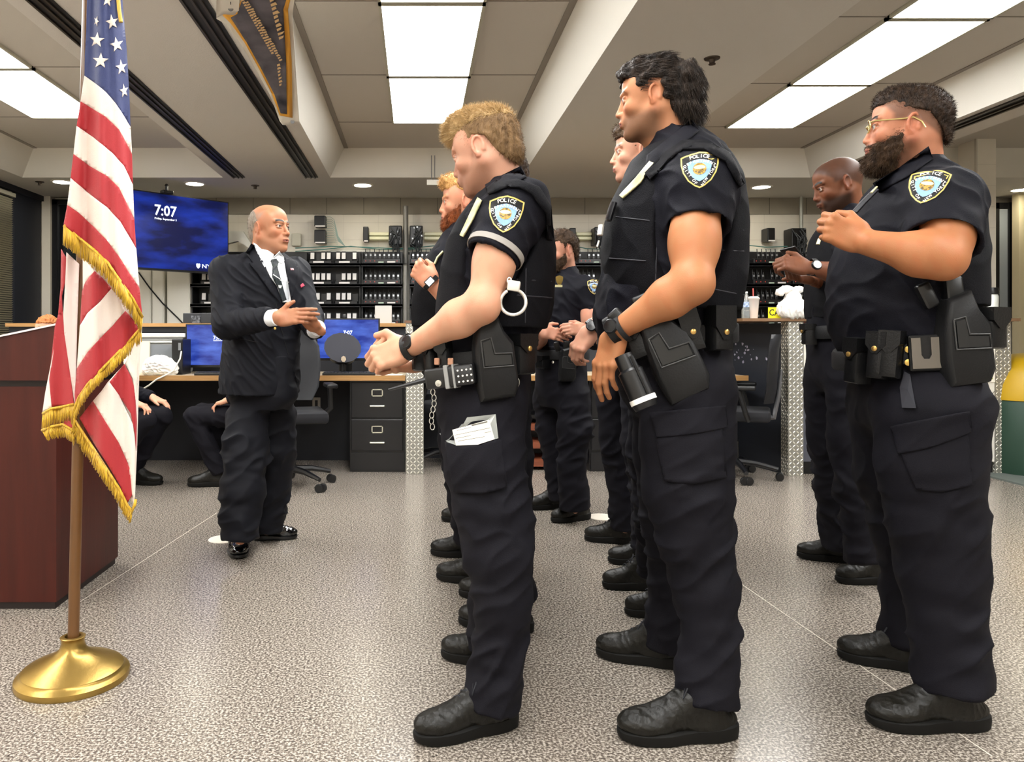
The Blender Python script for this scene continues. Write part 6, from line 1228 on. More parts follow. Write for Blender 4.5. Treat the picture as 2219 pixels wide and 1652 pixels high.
# ---- F: bald officer ----
F_ = person(dict(th=176, Y=3.38, cpx=1825, skin='734832', seed=41, q=1.25, label='tall bald bearded officer looking down at the phone in his hands, right row',
  torso=[(448, 1802, 1858, .08), (470, 1785, 1885, .14), (500, 1768, 1898, .19), (560, 1752, 1905, .21), (640, 1748, 1902, .21), (700, 1748, 1895, .2), (735, 1752, 1890, .19)],
  vest=[(470, 1790, 1885, .13), (500, 1764, 1902, .18), (560, 1748, 1910, .22), (640, 1744, 1908, .22), (690, 1746, 1898, .21)],
  hips=[(705, 1748, 1890, .19), (760, 1746, 1890, .2), (820, 1748, 1888, .2), (850, 1765, 1870, .16)],
  legs=[[(1795, 1895, 830, 3.27), (1800, 1890, 950, 3.25), (1815, 1895, 1060, 3.22), (1838, 1905, 1215, 3.2)], [(1746, 1850, 830, 3.5), (1756, 1850, 950, 3.52), (1772, 1862, 1060, 3.54), (1786, 1872, 1185, 3.56)]],
  head=dict(c=(1816, 402, 3.36), rot=(170, 16, 0), s=1.0, neck=(1838, 472, 3.38), kw=dict(scalp=('33231b', .7), brow='120c08', stub=1.1, stubc='1a100b', nose=1.0, lip='5a342a', iris='1c120c', neck_r=(.06, .072)),
    hair=[]),
  arms=[dict(pts=[(1858, 520, 3.2), (1850, 600, 3.12), (1765, 582, 3.12)], kw=dict(ra=.055, rf=.046, rw=.03), h=.004,
        hands=[dict(W=(1752, 580, 3.12), fd=(-.9, .3, .25), dorsal=(-.1, -.85, .5), side=-1, curls=[(50, 60, 35)]*4, thumb=((.8, .4, .3), (.9, 0, .1)), s=1.0), dict(W=(1752, 608, 3.3), fd=(-.85, -.4, .1), dorsal=(-.3, .2, -.9), side=1, curls=[(40, 55, 35)]*4, thumb=((.6, .6, .5), (.9, .1, .3)), s=1.0)]),
        dict(pts=[(1850, 520, 3.56), (1845, 620, 3.5), (1765, 608, 3.32)], h=.005)],
  sleeves=[([(1862, 515, 3.21), (1858, 575, 3.15)], (.088, .07)), ([(1850, 520, 3.55), (1848, 580, 3.53)], (.085, .07))],
  belt=(718, .05), shoes=[((1945, 1272), (1812, 1270), {}), ((1868, 1228), (1727, 1214), {})]))
at = F_['at']; p, n = at(1760, 725); pouch(F_['belt'], p, n, .05, .09, .04); watch(P(1764, 580, 3.12), (-1, 0, 0), (-.1, -.9, .3), .034, F_['root'], face='cfcbbb')
o = empty('mobile_phone', P(1722, 566, 3.15)); m = MB(); m.rbox((-.036, -.07, -.004), (.036, .07, .004), .003, R=basis((.4, -.75, .1), (.6, .35, .8)), c=P(1726, 562, 3.2)); m.build('case', M_blk, o); tag(o, 'dark mobile phone held by the bald officer', 'phone')
front_items(F_, [('badge', [(1776, 518, 3.22), (1772, 530, 3.22)], .012, M_pin)])
# ---- R: red-bearded officer ----
R1 = person(dict(th=168, Y=3.45, cpx=990, skin='c0876b', seed=51, q=1.25, label='red-bearded officer second from back in the left row, fist at his chest with a wristwatch',
  torso=[(488, 975, 1032, .08), (510, 960, 1055, .14), (540, 940, 1068, .18), (600, 908, 1080, .2), (660, 897, 1080, .2), (720, 897, 1072, .19), (760, 902, 1066, .18)],
  vest=[(512, 968, 1050, .13), (545, 935, 1072, .17), (600, 905, 1084, .21), (665, 893, 1084, .21), (708, 894, 1076, .2)],
  hips=[(735, 905, 1066, .18), (780, 912, 1066, .19), (830, 925, 1062, .19), (870, 945, 1050, .15)],
  legs=[[(960, 1062, 845, 3.33), (968, 1058, 960, 3.32), (985, 1068, 1080, 3.3), (1005, 1072, 1225, 3.28)], [(940, 1040, 845, 3.58), (952, 1040, 960, 3.6), (970, 1045, 1080, 3.62), (985, 1050, 1175, 3.65)]],
  head=dict(c=(1005, 440, 3.43), rot=(176, 2, 0), s=.99, neck=(1008, 508, 3.45), kw=dict(brow='a8774a', stub=.8, stubc='8a4f2c', nose=.95),
    hair=[('hair', dict(m=hair_mat('d0a468', '9a7040'), poly=[(.08, .06), (.13, .07), (.13, .17), (-.15, .17), (-.15, -.05), (-.09, -.06), (-.05, -.01), (-.03, .04), (.03, .05), (.055, .06)], ells=[((.04, 0, .095), (.07, .06, .04))], infl=.007, amp=.003, wsc=(26, 26, 26), N=5500, L=.014, w_=.0014, comb=(.2, 0, .1), nw=.6, rnd=.35, curl=.15, seed=3)), ('beard', dict(m=hair_mat('8a4a26', '5a2e16'), jawhair=True, poly=[(.012, .0), (.012, -.13), (.12, -.15), (.125, -.088), (.108, -.078), (.09, -.065), (.07, -.045), (.045, -.035), (.03, .0)], ells=[((.07, 0, -.105), (.038, .04, .03))], infl=.005, amp=.002, N=4000, L=.01, w_=.0014, comb=(.3, 0, -.6), nw=.6, seed=8))]),
  arms=[dict(pts=[(1050, 545, 3.26), (1010, 690, 3.18), (942, 622, 3.15)], kw=dict(ra=.05, rf=.042, rw=.029), h=.0036,
        hands=[dict(W=(937, 615, 3.15), fd=(-.7, .2, .68), dorsal=(-.5, -.85, .1), side=-1, curls=[(60, 80, 50), (65, 80, 50), (68, 80, 50), (70, 78, 50)], thumb=((.8, .4, -.3), (.9, -.1, -.4)), s=1.05)]),
        dict(pts=[(1040, 550, 3.63), (1030, 690, 3.65), (960, 740, 3.6)], h=.007)],
  sleeves=[([(1052, 545, 3.27), (1036, 615, 3.22)], (.08, .065)), ([(1040, 550, 3.62), (1034, 620, 3.64)], (.08, .065))],
  belt=(748, .05), shoes=[((1080, 1275), (947, 1262), {}), ((1060, 1215), (934, 1208), {})]))
watch(P(934, 613, 3.13), (-.7, 0, .7), (-.2, -.95, .1), .034, R1['root'], facew=1, face='d8dde2')
front_items(R1, [('badge', [(985, 506, 3.3), (977, 514, 3.3)], .016, M_pin), ('lanyard', [(960, 545, 3.27), (948, 558, 3.27), (942, 572, 3.27)], .01, mat('pale lanyard', 'c9cc9a', .5))])
at = R1['at']; p, n = at(940, 752); pouch(R1['belt'], p, n, .05, .09, .04)
# ---- S: short brown-haired officer behind C ----
S1 = person(dict(th=170, Y=3.05, cpx=1390, skin='c18f77', seed=61, q=1.25, label='clean-shaven officer with short brown hair just behind the tall dark-haired officer',
  torso=[(402, 1372, 1430, .08), (425, 1352, 1455, .14), (460, 1335, 1475, .18), (530, 1320, 1485, .2), (600, 1312, 1485, .2), (680, 1312, 1478, .19), (740, 1318, 1470, .18)],
  vest=None, hips=[(715, 1318, 1468, .18), (770, 1325, 1468, .19), (830, 1335, 1462, .19), (870, 1350, 1450, .15)],
  legs=[[(1362, 1462, 850, 2.95), (1365, 1455, 980, 2.98), (1375, 1450, 1110, 3.0), (1385, 1455, 1240, 3.1)], [(1365, 1460, 850, 3.1), (1370, 1455, 980, 3.0), (1400, 1470, 1150, 2.92), (1410, 1480, 1300, 2.9)]],
  head=dict(c=(1385, 333, 3.02), rot=(168, 0, 0), s=.96, neck=(1398, 420, 3.05), kw=dict(brow='4a3222', nose=1.35, stub=.2),
    hair=[('hair', dict(m=hair_mat('5e4a38', '3a2c20'), poly=[(.085, .06), (.13, .065), (.13, .17), (-.15, .17), (-.15, -.05), (-.09, -.06), (-.05, -.01), (-.03, .03), (.0, .04), (.022, .0), (.032, .03), (.055, .06)], ells=[((.035, 0, .09), (.07, .06, .04))], infl=.008, amp=.003, N=4500, L=.014, w_=.0014, comb=(.2, 0, .1), nw=.6, rnd=.3, seed=13))]),
  arms=[dict(pts=[(1440, 470, 2.9), (1400, 640, 2.85), (1290, 705, 2.8)], kw=dict(ra=.048, rf=.042, rw=.028), h=.0036,
        hands=[dict(W=(1283, 712, 2.8), fd=(-.55, .1, -.8), dorsal=(-.75, -.6, .3), side=-1, curls=[(35, 45, 30)]*4, thumb=((.7, .4, -.3), (.9, 0, -.3)), s=1.0)])],
  sleeves=[([(1440, 465, 2.9), (1420, 550, 2.86)], (.082, .066)), ([(1430, 470, 3.25), (1420, 550, 3.27)], (.082, .066))],
  belt=(728, .05), shoes=[((1420, 1286), (1306, 1282), {}), ((1470, 1350), (1354, 1342), {})]))
watch(P(1287, 710, 2.79), (-.6, 0, -.5), (-.5, -.85, .2), .034, S1['root'])
# ---- S2: hidden officer behind (legs and one boot show) ----
H1 = person(dict(th=172, Y=3.72, cpx=1400, skin='c18f73', seed=71, q=1.6, label='officer mostly hidden behind the middle row, only legs and boots visible',
  torso=[(478, 1380, 1425, .08), (500, 1362, 1445, .14), (540, 1350, 1456, .18), (620, 1340, 1460, .19), (700, 1342, 1456, .18), (745, 1345, 1450, .17)],
  vest=None, hips=[(720, 1345, 1450, .17), (780, 1325, 1450, .18), (820, 1322, 1440, .17), (850, 1335, 1425, .14)],
  legs=[[(1292, 1372, 850, 3.85), (1302, 1375, 960, 3.88), (1318, 1388, 1050, 3.9), (1322, 1388, 1145, 3.92)], [(1345, 1430, 850, 3.6), (1350, 1430, 960, 3.58), (1365, 1430, 1060, 3.55), (1372, 1440, 1195, 3.52)]],
  head=dict(c=(1408, 433, 3.72), rot=(160, 2, 0), s=.95, neck=(1404, 492, 3.72), kw=dict(), hair=[('hair', dict(m=hair_mat('3a2c20', '241a12'), poly=[(.085, .06), (.13, .065), (.13, .17), (-.15, .17), (-.15, -.05), (-.09, -.06), (-.05, -.01), (-.03, .03), (.055, .06)], ells=[], infl=.008, N=0, seed=13))]),
  arms=[dict(pts=[(1430, 540, 3.55), (1430, 640, 3.52), (1400, 720, 3.5)], h=.006, hands=[dict(W=(1398, 725, 3.5), fd=(-.3, 0, -.95), dorsal=(0, -1, 0), side=-1, curls=[(20, 25, 15)]*4, thumb=((.8, .4, -.2), (1, 0, -.2)))])],
  sleeves=[([(1432, 535, 3.56), (1430, 600, 3.54)], (.08, .066)), ([(1432, 535, 3.9), (1430, 600, 3.92)], (.08, .066))],
  belt=(735, .05), shoes=[((1376, 1185), (1267, 1176), {}), ((1438, 1232), (1318, 1226), {})]))
# ---- P1: officer hidden behind the blond officer ----
P1 = person(dict(th=172, Y=2.92, cpx=1085, skin='c8957a', seed=81, q=1.6, label='officer almost fully hidden behind the blond officer, boots showing either side of his legs',
  torso=[(432, 1075, 1125, .08), (455, 1055, 1140, .14), (500, 1045, 1150, .18), (580, 1035, 1155, .19), (680, 1032, 1150, .18), (750, 1035, 1145, .17)],
  vest=None, hips=[(730, 1035, 1145, .17), (790, 1035, 1148, .18), (850, 1038, 1148, .18), (885, 1050, 1135, .14)],
  legs=[[(1050, 1150, 870, 2.82), (1055, 1152, 1000, 2.8), (1062, 1156, 1150, 2.78), (1068, 1158, 1280, 2.76), (1066, 1150, 1335, 2.75)], [(1010, 1108, 870, 3.0), (1012, 1105, 1000, 3.02), (1018, 1100, 1120, 3.05), (1022, 1100, 1265, 3.07)]],
  head=dict(c=(1088, 390, 2.92), rot=(160, 4, 0), s=.88, neck=(1102, 450, 2.92), kw=dict(), hair=[('hair', dict(m=MATS['hair 3a2c20'], poly=[(.085, .06), (.13, .065), (.13, .17), (-.15, .17), (-.15, -.05), (-.09, -.06), (-.05, -.01), (-.03, .03), (.055, .06)], ells=[], infl=.008, N=0, seed=13))]),
  arms=[dict(pts=[(1120, 520, 2.75), (1110, 650, 2.72), (1060, 740, 2.7)], h=.006, hands=[dict(W=(1056, 745, 2.7), fd=(-.6, 0, -.8), dorsal=(0, -1, 0), side=-1, curls=[(20, 25, 15)]*4, thumb=((.8, .4, -.2), (1, 0, -.2)))])],
  sleeves=[([(1120, 510, 2.76), (1112, 590, 2.73)], (.078, .066)), ([(1110, 510, 3.08), (1108, 590, 3.1)], (.078, .066))],
  belt=(742, .05), shoes=[((1156, 1382), (995, 1362), {}), ((1110, 1308), (995, 1300), {})]))
# ---- L1: far officer hidden in the left row (one boot shows) ----
L1 = person(dict(th=176, Y=4.3, cpx=1035, skin='c8957a', seed=91, q=1.8, label='farthest officer of the left row, hidden but for one boot tip',
  torso=[(548, 1022, 1055, .08), (565, 1010, 1068, .14), (600, 1005, 1074, .17), (680, 1000, 1074, .18), (740, 1002, 1070, .17)],
  vest=None, hips=[(725, 1002, 1070, .17), (780, 1000, 1070, .17), (820, 1000, 1066, .16), (840, 1010, 1060, .13)],
  legs=[[(1010, 1066, 830, 4.2), (1010, 1062, 950, 4.2), (1018, 1066, 1105, 4.2)], [(1000, 1056, 830, 4.38), (1000, 1052, 950, 4.38), (1008, 1055, 1095, 4.38)]],
  head=dict(c=(1048, 528, 4.3), rot=(170, 2, 0), s=.85, neck=(1038, 558, 4.3), kw=dict(), hair=[('hair', dict(m=MATS['hair 3a2c20'], poly=[(.085, .06), (.13, .065), (.13, .17), (-.15, .17), (-.15, -.05), (-.09, -.06), (-.05, -.01), (-.03, .03), (.055, .06)], ells=[], infl=.008, N=0, seed=13))]),
  arms=[dict(pts=[(1055, 600, 4.15), (1050, 690, 4.12), (1030, 745, 4.1)], h=.007, hands=[dict(W=(1028, 748, 4.1), fd=(-.3, 0, -.9), dorsal=(0, -1, 0), side=-1, curls=[(20, 25, 15)]*4, thumb=((.8, .4, -.2), (1, 0, -.2)))])],
  sleeves=[([(1056, 595, 4.16), (1052, 650, 4.14)], (.078, .066)), ([(1050, 595, 4.44), (1048, 650, 4.46)], (.078, .066))],
  belt=(735, .05), shoes=[((1062, 1137), (957, 1133), {}), ((1075, 1152), (1000, 1148), {})]))
# ---- G: bearded officer standing behind, facing left ----
G1 = person(dict(th=196, Y=4.5, cpx=1222, skin='c08b73', seed=101, q=1.3, label='bearded officer with brown hair at the back between the rows, hands before his stomach',
  torso=[(582, 1200, 1248, .08), (600, 1185, 1262, .14), (625, 1172, 1272, .18), (680, 1165, 1275, .19), (730, 1164, 1270, .18), (765, 1166, 1266, .17)],
  vest=None, hips=[(750, 1160, 1270, .17), (800, 1160, 1272, .18), (850, 1160, 1275, .18), (880, 1170, 1265, .14)],
  legs=[[(1208, 1278, 860, 4.36), (1210, 1282, 930, 4.35), (1208, 1268, 1010, 4.36), (1212, 1280, 1102, 4.38)], [(1155, 1225, 860, 4.62), (1165, 1228, 930, 4.62), (1180, 1228, 1010, 4.63), (1190, 1245, 1080, 4.64)]],
  head=dict(c=(1214, 545, 4.48), rot=(205, 8, 0), s=1.0, neck=(1226, 600, 4.5), kw=dict(brow='24180f', stub=.7, stubc='4a3426'),
    hair=[('hair', dict(m=hair_mat('4a3828', '2c2018'), poly=[(.085, .06), (.13, .065), (.13, .17), (-.15, .17), (-.15, -.06), (-.09, -.07), (-.05, -.02), (-.03, .03), (.0, .04), (.02, .0), (.03, .03), (.055, .06)], ells=[((.0, 0, .09), (.08, .065, .04))], infl=.01, amp=.002, N=3500, L=.014, w_=.0018, comb=(.1, 0, -.4), nw=.45, rnd=.2, seed=13)), ('beard', dict(m=MATS['hair 4a3828'], jawhair=True, poly=[(.012, .0), (.012, -.13), (.12, -.15), (.125, -.088), (.108, -.078), (.09, -.065), (.07, -.045), (.045, -.035), (.03, .0)], ells=[((.07, 0, -.105), (.038, .04, .03))], infl=.005, amp=.002, N=2000, L=.012, w_=.0022, comb=(.3, 0, -.6), nw=.6, seed=8))]),
  arms=[dict(pts=[(1272, 640, 4.34), (1290, 735, 4.25), (1272, 718, 4.13)], kw=dict(rf=.038), h=.004, hands=[dict(W=(1270, 716, 4.12), fd=(-1, -.1, .1), dorsal=(.1, -.9, .3), side=-1, curls=[(35, 40, 30), (40, 45, 30), (42, 45, 30), (45, 45, 30)], thumb=((.8, .5, -.3), (1, 0, -.1)), s=.95)]),
        dict(pts=[(1190, 640, 4.66), (1165, 740, 4.45), (1180, 725, 4.2)], kw=dict(rf=.036, rw=.026), h=.004, hands=[dict(W=(1172, 716, 4.2), fd=(.95, -.1, -.25), dorsal=(-.1, -.95, .1), side=1, curls=[(12, 15, 10), (14, 18, 10), (16, 20, 12), (22, 22, 12)], thumb=((.75, .6, -.2), (1, .2, -.1)), s=.95)])],
  sleeves=[([(1272, 632, 4.35), (1288, 690, 4.3), (1290, 735, 4.25), (1278, 722, 4.17)], (.08, .062, .055, .045)), ([(1188, 632, 4.66), (1165, 690, 4.58), (1158, 735, 4.45), (1166, 722, 4.26)], (.08, .062, .055, .042))],
  belt=(768, .0), shoes=[((1278, 1128), (1196, 1138), {}), ((1235, 1105), (1140, 1108), {})]))
at = G1['at']; p, n = at(1228, 790); holster(G1['belt'], p, n, -.05, .85); p, n = at(1250, 782); m = MB(); m.rbox((-.02, -.03, 0), (.02, .03, .03), .005, R=gearR(n), c=p); m.build('pouch', M_leather, G1['belt'])
for px in (1160, 1178, 1200, 1215, 1262): p, n = at(px, 795 if px < 1200 else 785); m = MB(); m.lathe([(.008, .004), (.008, .01), (0, .011)], c=p, n=12, R=gearR(n)); m.build('snap', M_sil2, G1['belt'], smooth=True)
p, n = at(1180, 785); pouch(G1['belt'], p, n, .07, .07, .045, snap=False); m = MB(); m.tube([P(1226, 765, 4.28), P(1233, 775, 4.27), P(1240, 792, 4.27)], .007, 6, flat=.4); m.build('yellow_cord', mat('lime cord', 'c6c832', .5), G1['belt'], smooth=True)
badge(G1['root'], P(1212, 608, 4.31), frameR((1, .1, 0), (0, 0, 1)), .95); m = MB(); c0 = P(1207, 620, 4.3); m.box((c0[0]-.03, c0[1]-.003, c0[2]-.007), (c0[0]+.03, c0[1], c0[2]+.007)); m.build('name_plate', M_pin, G1['root'])
shoulder_patch(G1['shirt'], P(1288, 622, 4.3), (.6, -.8, .2), (0, 0, 1), (.08, .09), G1['root'])
# ---- man in the suit ----
# faces right and towards the camera
U1 = person(dict(th=-25, Y=3.82, cpx=556, skin='ac7759', seed=111, q=1.0, label='bald man in a dark suit and tie addressing the officers, fingertips together', trou=M_suit, tamp=.012,
  topname='shirt', top=M_shirtw, samp=.002, collar=False,
  torso=[(545, 560, 598, .05), (560, 548, 604, .06), (600, 528, 612, .07), (700, 520, 610, .08), (800, 520, 605, .08)],
  vest=None, hips=[(770, 515, 632, .1), (820, 505, 640, .11), (860, 495, 645, .12), (885, 515, 628, .11)],
  legs=[[(492, 582, 905, 3.78), (486, 580, 975, 3.73), (482, 572, 1060, 3.68), (480, 562, 1120, 3.66), (482, 560, 1168, 3.65)], [(552, 642, 905, 3.93), (548, 640, 975, 3.96), (545, 628, 1060, 3.99), (545, 612, 1150, 4.0)]],
  head=dict(c=(584, 497, 3.80), rot=(-28, -2, 0), s=1.03, neck=(574, 560, 3.83), kw=dict(scalp=('8d7a6a', .5, .0, .085), brow='0c0908', nose=1.25, jaw=1.1, fat=.012, iris='2a221c', lip='9a5c50', neck_r=(.062, .07), mouth_open=.4, stub=.12, stubc='8a7a6c'),
    hair=[('hair', dict(m=hair_mat('9a8d80', '7a6e62'), poly=[(-.012, .04), (-.03, .075), (-.07, .1), (-.15, .1), (-.15, -.06), (-.085, -.07), (-.045, -.03), (-.034, .02), (.0, .035), (.014, .005), (.02, .02), (.012, .04)], ells=[], infl=.002, amp=.0008, N=4000, L=.005, w_=.001, comb=(-.5, 0, -.5), nw=.5, rnd=.3, seed=17))]),
  arms=[dict(pts=[(500, 600, 3.72), (500, 700, 3.62), (598, 688, 3.42)], kw=dict(ra=.045, rf=.036, rw=.028), h=.003,
         hands=[dict(W=(600, 690, 3.42), fd=(.96, .02, .1), dorsal=(.05, -.95, .25), side=1, curls=[(5, 12, 8), (12, 16, 10), (18, 18, 10), (24, 20, 12)], thumb=((.7, .55, .35), (.85, .45, -.1)), s=1.0),
                dict(W=(688, 712, 3.52), fd=(-.62, -.25, .55), dorsal=(.35, .65, .65), side=1, curls=[(18, 25, 15), (18, 25, 15), (22, 28, 15), (26, 30, 15)], thumb=((.75, .5, -.1), (.85, .2, -.2)), s=.98)]),
        dict(pts=[(640, 610, 3.98), (668, 690, 3.84), (686, 712, 3.58)], kw=dict(ra=.035, rf=.032, rw=.026), h=.005)],
  sleeves=[([(505, 600, 3.72), (504, 660, 3.66)], (.05, .04)), ([(628, 620, 3.9), (636, 650, 3.9)], (.035, .03))],
  belt=None, shoes=[((512, 1176), (518, 1220), dict(name='shoe', m=M_patent, ms=M_blk, wd=.1, ankle=False, slim=True, sole_h=.02)), ((548, 1176), (644, 1172), dict(name='shoe', m=M_patent, ms=M_blk, wd=.1, ankle=False, slim=True, sole_h=.02))]))
rt = U1['root']; c = U1['c']; th = U1['th']
jr = rows_px([(546, 530, 612, .09), (560, 500, 640, .15), (590, 478, 660, .2), (640, 484, 658, .2), (700, 488, 650, .2), (760, 480, 652, .2), (820, 474, 654, .2), (852, 472, 652, .2)], 556, 3.82, th)
def ell_rows(tab, cpx, Y, th):
    """pixel silhouette rows for a torso seen three-quarter: half depth given"""
    o = []
    for py, xl, xr, rx in tab:
        z = HC-(py-VY)*Y/F; w_ = (xr-xl)/2*Y/F; ct, st = math.cos(th), math.sin(th); ry = math.sqrt(max(.002, w_*w_-(rx*ct)**2))/abs(st); mid = ((xl+xr)/2-cpx)*Y/F; o.append((z, mid*ct, rx, min(ry, .24), -mid*st))
    return o
JT = [(543, 548, 606, .06), (556, 515, 628, .085), (575, 492, 650, .105), (600, 484, 660, .12), (650, 486, 656, .135), (710, 486, 652, .14), (770, 480, 650, .16), (830, 474, 650, .18), (852, 473, 648, .185)]
th_t = math.radians(-52)
S = SDF((c[0]-.42, c[1]-.6, .72), (c[0]+.48, c[1]+.34, 1.56), .005)
S.loft(rows_solve(JT, 556, 3.82, th_t, 'front'), c, th_t, k=.02, pw=2.3)
a0, b0, w0 = P(490, 592, 3.7), P(494, 702, 3.6), P(585, 690, 3.44)
S.ell(a0+np.array((.01, 0, 0)), (.085,)*3, k=.05); S.cap(a0, b0, .08, .07, k=.03); S.cap(b0, w0, .07, .05, k=.03, cutb=True)
a1, b1, w1 = P(640, 590, 3.98), P(672, 690, 3.82), P(682, 716, 3.6)
S.ell(a1, (.075,)*3, k=.05); S.cap(a1, b1, .072, .062, k=.03); S.cap(b1, w1, .062, .048, k=.03, cutb=True)
# V opening: cut the front so the shirt and tie show
fw = np.array((math.cos(th_t), math.sin(th_t), 0)); lf = np.array((-math.sin(th_t), math.cos(th_t), 0))
v, f = S.mesh(); v = relax(v, f, 2); n = vnormals(v, f); k_ = folds(v, 77, (6, 6, 9), .9); v = v+n*(.006*k_)[:, None]
jacket = meshobj('jacket', v, f, M_suit, rt)
bv = [bvh_of(jacket), bvh_of(U1['shirt']), bvh_of([q for q in rt.children if q.name.startswith('body')][0])]
def cast(px, py, off): return on_surface(bv, px, py, off, 3.6)
lay0 = lay; lay = lambda name, poly, off, m, par, thick=.004: lay0(bv, name, poly, off, m, par, thick, 3.6)
lay('shirt_front', [(549, 528), (560, 534), (590, 560), (606, 545), (617, 560), (622, 600), (631, 655), (612, 655), (600, 620), (585, 600), (567, 562)], .004, M_shirtw, rt)
lay('shirt_collar', [(549, 526), (556, 530), (573, 546), (592, 560), (583, 570), (573, 580), (560, 556)], .010, M_shirtw, rt); lay('shirt_collar', [(594, 560), (606, 548), (614, 556), (616, 566), (610, 572)], .010, M_shirtw, rt)
M_tie = mat('dark green tie', '10201a', .5, noise=(60, '0b1320', .2)); M_tie2 = mat('tie stripe', 'c9ccc9', .5)
lay('tie', [(587, 563), (600, 561), (604, 568), (601, 578), (612, 620), (622, 655), (612, 655), (603, 625), (590, 600), (591, 577)], .010, M_tie, rt)
lay('tie_pattern', [(592, 594), (607, 604), (607.5, 606.5), (592, 596.5)], .0145, M_tie2, rt, thick=.001); lay('tie_pattern', [(603, 618), (611, 619), (609, 625), (604, 624)], .0145, M_tie2, rt, thick=.001)
m = MB(); m.tube([cast(x, y, .014) for x, y in ((606, 607), (614, 610), (626, 612))], .0015, 5); m.build('tie_chain', M_sil2, rt)
lay('lapel', [(545, 528), (552, 533), (570, 566), (584, 602), (600, 640), (606, 656), (588, 636), (560, 596), (540, 570), (549, 570), (532, 548)], .010, M_suit, rt); lay('lapel', [(612, 552), (622, 560), (640, 566), (641, 576), (648, 578), (644, 600), (634, 645), (630, 645), (622, 600), (616, 565)], .010, M_suit, rt)
lay('pocket_square', [(651, 618), (656, 614), (660, 619), (652, 624)], .012, mat('pink silk', 'c2405a', .5), rt); lay('lapel_pin', [(629, 581), (636, 582), (637, 586), (630, 586)], .014, mat('flag pin', 'd8c8cc', .4, noise=(300, 'b04050', .1)), rt, thick=.002)
seams(rt, bv[0], [[(520, 735), (560, 742)], [(598, 655), (606, 700), (625, 770), (645, 830)]], r=.0015, mtl=M_nylon, name='jacket_seams')
for p0, p1, nm in ((P(585, 690, 3.44), P(598, 688, 3.42), 'cuff'), (P(682, 716, 3.6), P(688, 711, 3.54), 'cuff')):
    d = p1-p0; d /= np.linalg.norm(d); m = MB(); m.tube([p0-d*.01, p1+d*.004], .038, 20); m.build(nm, M_shirtw, rt, smooth=True)
m = MB(); m.lathe([(.006, 0), (.005, .004), (0, .005)], c=P(596, 712, 3.39), n=10, R=RF); m.build('cuff_link', M_gold, rt, smooth=True)
# ---- seated people at the left ----
def seated(px, Y, label, seed, hair, hat=None, head_px=None, shin=.06, hx=.36, skin='d8a184', shoes=None, th=0, hand=None, zs=.46):
    """person on a chair, facing +x rotated by th; px is the column of the hips"""
    th = math.radians(th); c = np.array(((px-VX)*Y/F, Y, 0.)); R = rz(th); Q = lambda x, y, z: c+R@np.array((x, y, z)); root = empty('person', c); tag(root, label, 'person')
    C = Q(.06, 0, zs+.74); nk = Q(-.01, 0, zs+.58); parts = [head_mesh(C, R, .97, .004, skin=skin, neck=nk)]
    hnd = Q(.42, -.16, zs+.15)
    for s_ in (1, -1): parts.append(arm_mesh(Q(0, .18*s_, zs+.52), Q(.08, .24*s_, zs+.22), Q(hx, .15*s_, zs+.17), [dict(W=Q(hx+.01, .15*s_, zs+.17), fd=R@np.array((.9, 0, -.35)), dorsal=(0, 0, 1), side=-s_, curls=[(25, 35, 20)]*4, thumb=((.7, .6, -.1), (.9, .2, -.2)))], h=.005, skin=skin))
    rows = [(zs, 0, .13, .18), (zs+.2, 0, .12, .17), (zs+.4, 0, .125, .19), (zs+.52, 0, .1, .16), (zs+.6, 0, .06, .08)]; legs = []
    for s_ in (1, -1): a, b, k = Q(.02, .1*s_, zs+.04), Q(.45, .12*s_, zs+.04), Q(.36+shin+.06*s_, .12*s_, .09); legs.append([tuple(a)+(.085,), tuple(b)+(.07,), tuple(k)+(.062,)])
    parts.append(core(rows, c[:2], th, legs, skin)); v, f, col = join(parts); meshobj('body', v, f, M_skin, root, col)
    hair_obj('hair', C, R, .97, parent=root, **hair)
    trousers(root, [(zs-.08, 0, .12, .17), (zs, 0, .15, .19), (zs+.12, 0, .14, .18)], tuple(c[:2]), th, legs, seed=seed, h=.009)
    S = SDF(c+(-.35, -.4, zs), c+(.5, .4, zs+.7), .008); S.loft(rows, c[:2], th, k=.02, infl=.02)
    for s_ in (1, -1): S.cap(Q(0, .18*s_, zs+.52), Q(.08, .24*s_, zs+.22), .075, .055, k=.04); S.cap(Q(.08, .24*s_, zs+.22), Q(hx, .15*s_, zs+.17), .06, .045, k=.02, cutb=True)
    fabric('jacket', S, M_cloth, root, .005, seed=seed)
    for s_ in (1, -1): h0 = Q(.30+shin+.06*s_, .12*s_, 0); t0 = Q(.59+shin+.06*s_, .13*s_, 0); shoe('shoe', h0, t0, root, h=.006)
    return root
hr = dict(poly=[(.085, .06), (.13, .065), (.13, .17), (-.15, .17), (-.15, -.05), (-.09, -.06), (-.05, -.01), (-.03, .03), (.055, .06)], ells=[], infl=.009, N=0, seed=13, h=.005)
seated(205, 5.45, 'seated person in dark clothes, hand and knee showing right of the flag', 5, dict(m=MATS['hair 3a2c20'], **hr), th=-8, shin=-.2)
seated(563, 5.6, 'seated person behind the man in the suit, one knee and shoe showing', 6, dict(m=MATS['hair 3a2c20'], **hr), th=182, shin=-.16, hx=.18)
seated(108, 5.72, 'seated red-haired person whose head tops the lectern beside the flag', 7, dict(m=hair_mat('c07a48', '9a5a30'), **hr), th=-80, zs=.373)
seated(-42, 5.75, 'dark-haired seated person at the far left edge, head just above the lectern', 8, dict(m=MATS['hair 3a2c20'], **hr), th=-80, zs=.33)
